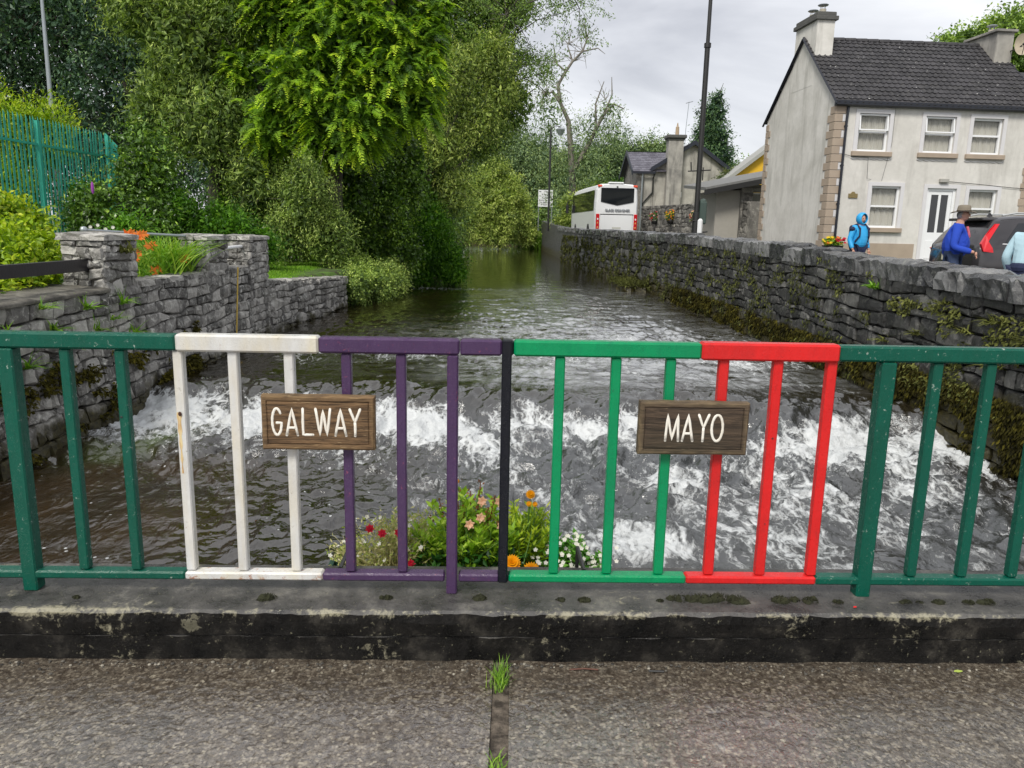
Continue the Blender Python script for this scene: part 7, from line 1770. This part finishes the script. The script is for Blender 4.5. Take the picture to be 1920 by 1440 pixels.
# (d) low white flowered plant on the right
sh = [(rng.uniform(-.14, .17), rng.uniform(-.1, .1), rng.uniform(.06, .22)) for _ in range(170)]; sh = [s for s in sh if s[2] < .27 - abs(s[0] + .03) * .8]
o = leafy('low_plant', (.24, 3.03, ZB), 'low dark green plant with tiny white flowers at the right end of the trough', sh, leafmat('mid_foliage', [(0.01, 0.05, 0.008), (0.08, 0.26, 0.02), (0.2, 0.46, 0.05)], .3), .034, .018, 18)
g = MB()
for s in sh + [(rng.uniform(-.1, .22), rng.uniform(-.12, .0), rng.uniform(.05, .21)) for _ in range(46)][::3]: petals(g, np.array(s) + (0, -.02, .012), 5, .011, .010, (0, -.7, .7), .3, .6)
g.build('white_flowers', P_WHT, o, kind='stuff')

# tub of flowers and hanging baskets
tb = empty('flower_tub', (8.30, 20.45, .7), 0, 'dark tub of red and yellow flowers standing at the house corner', 'planter')
g = MB(); g.tube([(0, 0, 0), (0, 0, .5), (0, 0, .53)], [.19, .255, .27], 16); g.build('tub', M_RUB, tb)
for mt, nn, xs_ in ((P_RED, 26, (-.05, .24)), (petmat('yellow_petals', [(0.75, 0.5, 0.02), (0.85, 0.62, 0.03)]), 24, (-.25, .05)), (P_OR, 8, (-.2, .2))):
    g = MB()
    for _ in range(nn): petals(g, (rng.uniform(*xs_), rng.uniform(-.2, .1), .62 + rng.uniform(-.05, .12)), 6, .05, .035, (0, -.6, .7), .3, .5)
    g.build('flowers', mt, tb)
g = MB(); n_ = 380; C = rdir(n_) * np.array((.27, .24, .13)) * rng.uniform(.3, 1, (n_, 1)) + (0, 0, .6); leafcards(g, C, unit(rdir(n_) + (0, 0, .5)), rdir(n_), .10, .04, rng.uniform(.2, .9, n_)); g.build('leaves', G_BRIGHT, tb)
for y, z, cols, lab in ((45.2, 2.32, (P_RED, P_WHT), 'purple red flower basket on the wall beside the coach'), (41.2, 2.32, (petmat('yellow_petals', [(0.75, 0.5, 0.02), (0.85, 0.62, 0.03)]), P_OR), 'yellow and orange flower basket hung on the roadside wall'), (36.0, 2.2, (P_RED, P_PEACH), 'red flower basket half hidden by the iron pole')):
    q = A_ + dA * ((y - A_[1]) / dA[1]); hb = empty('hanging_basket', (q[0] - .14, y, z), 0, lab, 'flower basket', 'flower baskets on the roadside wall')
    g = MB(); g.ball((0, 0, -.25), (.22, .22, .2), 12, 8); g.build('basket', M_IRON, hb)
    g = MB(); n_ = 320; C = rdir(n_) * np.array((.33, .3, .30)) * rng.uniform(.5, 1, (n_, 1)); leafcards(g, C, rdir(n_), rdir(n_), .10, .05, rng.uniform(0, .7, n_)); g.build('leaves', G_IVY, hb)
    for mt in cols:
        g = MB()
        for _ in range(34):
            d0 = rdir(1)[0]; d0[1] = -abs(d0[1]); petals(g, d0 * (.34, .3, .32), 5, .05, .035, d0, .3, .5)
        g.build('flowers', mt, hb)

# ---- little things on the bridge
def deckgrass(loc, label, n, L, seed, ext):
    mb = MB()
    for _ in range(n): blades(mb, (rng.normal() * .014, rng.uniform(-ext, ext), 0), 5, L, .0028, up=1.6, curl=.8, spread=.006, tone=.6, tv=.2)
    o = mb.build('grass_tuft', G_GRASS); o.location = loc; return tag(o, label, 'grass tuft', 'grass growing in the deck joint')
deckgrass((-.022, 2.36, -.005), 'grass tuft in the deck joint right at the foot of the plinth', 34, .055, 1, .07)
deckgrass((-.020, 1.88, -.005), 'grass tuft in the deck joint nearest the camera', 26, .035, 2, .085)
moss_x = [(-.85, .028), (-.43, .018), (-.10, .022), (.19, .014), (.275, .02), (.62, .03), (.70, .034), (.77, .04), (.83, .032), (.99, .03), (1.04, .02), (1.10, .025), (1.45, .018), (1.57, .022), (1.68, .02), (.55, .012), (-1.52, .012), (1.2, .016), (1.5, .012), (1.75, .024)]
MW = ['the last white bar', 'the purple rail, left of its post', 'the purple rail, right of its post', 'the first bright green bar', 'the green rail before its middle bar', 'the joint of bright green and red rail', 'the first red bar', 'the red rail between its first two bars', 'the red rail just left of its middle bar', 'the red rail right of its middle bar', 'the red rail, left of its last bar', 'the last red bar', 'the first bar beyond the thick post', 'the rail past the right thick post', 'the second bar beyond the thick post', 'the third bright green bar', 'the first bar past the left post', 'the rail between the red paint and thick post', 'the rail beyond the first bar there', 'the rail at the frame edge']
M_MOSSC = plain('moss_cushion', (0.022, 0.024, 0.008), 0.95, 0.6, 40, 0.6)
for i, (x, r_) in enumerate(moss_x):
    mb = MB(); 
    for q_ in range(4):
        mb.ball((rng.normal() * r_ * .55, rng.normal() * r_ * .22, 0), (r_ * rng.uniform(.4, .8), r_ * rng.uniform(.35, .6), r_ * rng.uniform(.35, .75)), 9, 6)
    for V in mb.V: V += rng.normal(size=V.shape) * r_ * .06
    n_ = 130; d0 = rdir(n_); d0[:, 2] = abs(d0[:, 2]); leafcards(mb, d0 * np.array((r_ * 1.0, r_ * .55, r_ * .5)), unit(d0 + rng.normal(size=(n_, 3)) * .4), rdir(n_), r_ * .35, .003, rng.uniform(0, 1, n_))
    o = mb.build('moss_tuft', [M_MOSSC]); o.location = (x, 2.555 + .028 * x + rng.uniform(-.012, .012), .193)
    tag(o, ('wide' if r_ > .026 else 'tiny' if r_ < .015 else 'small') + ' moss tuft on the plinth under ' + MW[i], 'moss', 'moss tufts on the plinth')
mb = MB()
for _ in range(1100):
    x = rng.uniform(-2.2, 2.2); y = 2.452 + .028 * x - abs(rng.normal()) * .03 * (1 + .8 * float(pn(x * 2, 3.))); s_ = .0015 + .006 * rng.uniform() ** 3
    mb.ball((x, y, s_ * .4), (s_, s_ * rng.uniform(.6, 1), s_ * .6), 5, 4, float(rng.uniform(0, 1)))
m, nt, p, o_ = newmat('grit'); setc(nt, p, ramp(nt, attr(nt), [(0, (0.02, 0.018, 0.015)), (.8, (0.10, 0.09, 0.075)), (1, (0.36, 0.33, 0.27))]), .6)
o = mb.build('grit', m); tag(o, 'grit and tiny pebbles gathered along the foot of the plinth', 'grit', kind='stuff')
def fallen(name, loc, rz, L, W, col, label, cat='leaf'):
    mb = MB(); n_ = 8; V = [(-L / 2, 0, .001)]; 
    for i in range(1, n_): t_ = i / n_; w_ = W * math.sin(math.pi * t_ ** .8) / 2; V += [(-L / 2 + L * t_, -w_, .003), (-L / 2 + L * t_, w_, .004)]
    V.append((L / 2, 0, .002)); F = [(0, 1, 2)] + [(1 + 2 * i, 3 + 2 * i, 4 + 2 * i, 2 + 2 * i) for i in range(n_ - 2)] + [(len(V) - 3, len(V) - 1, len(V) - 2)]
    mb.add(V, F); o = mb.build(name, plain(name + '_tone', col, .5)); o.location = loc; o.rotation_euler.z = rz; return tag(o, label, cat)
fallen('fallen_leaf', (1.59, 2.455, .004), .1, .035, .014, (0.40, 0.50, 0.10), 'small yellow green leaf lying at the foot of the plinth')
fallen('red_scrap', (1.245, 2.545, .194), .5, .016, .010, (0.60, 0.02, 0.02), 'tiny red scrap on the plinth top beside the green post', 'litter')
o = empty('fallen_twig', (.27, 2.42, .004), R(2), 'thin brown twig lying along the foot of the plinth', 'twig'); g = MB(); g.tube([(-.05, 0, 0), (0, .002, .003), (.05, 0, 0)], .003, 5); g.build('stick', plain('twig_brown', (0.09, 0.03, 0.015), .6), o)
o = empty('fallen_twig', (.52, 2.42, .004), R(-2), 'short black twig lying right of the brown one', 'twig'); g = MB(); g.tube([(-.025, 0, 0), (.028, 0, 0)], .004, 5); g.build('stick', M_IRON, o)
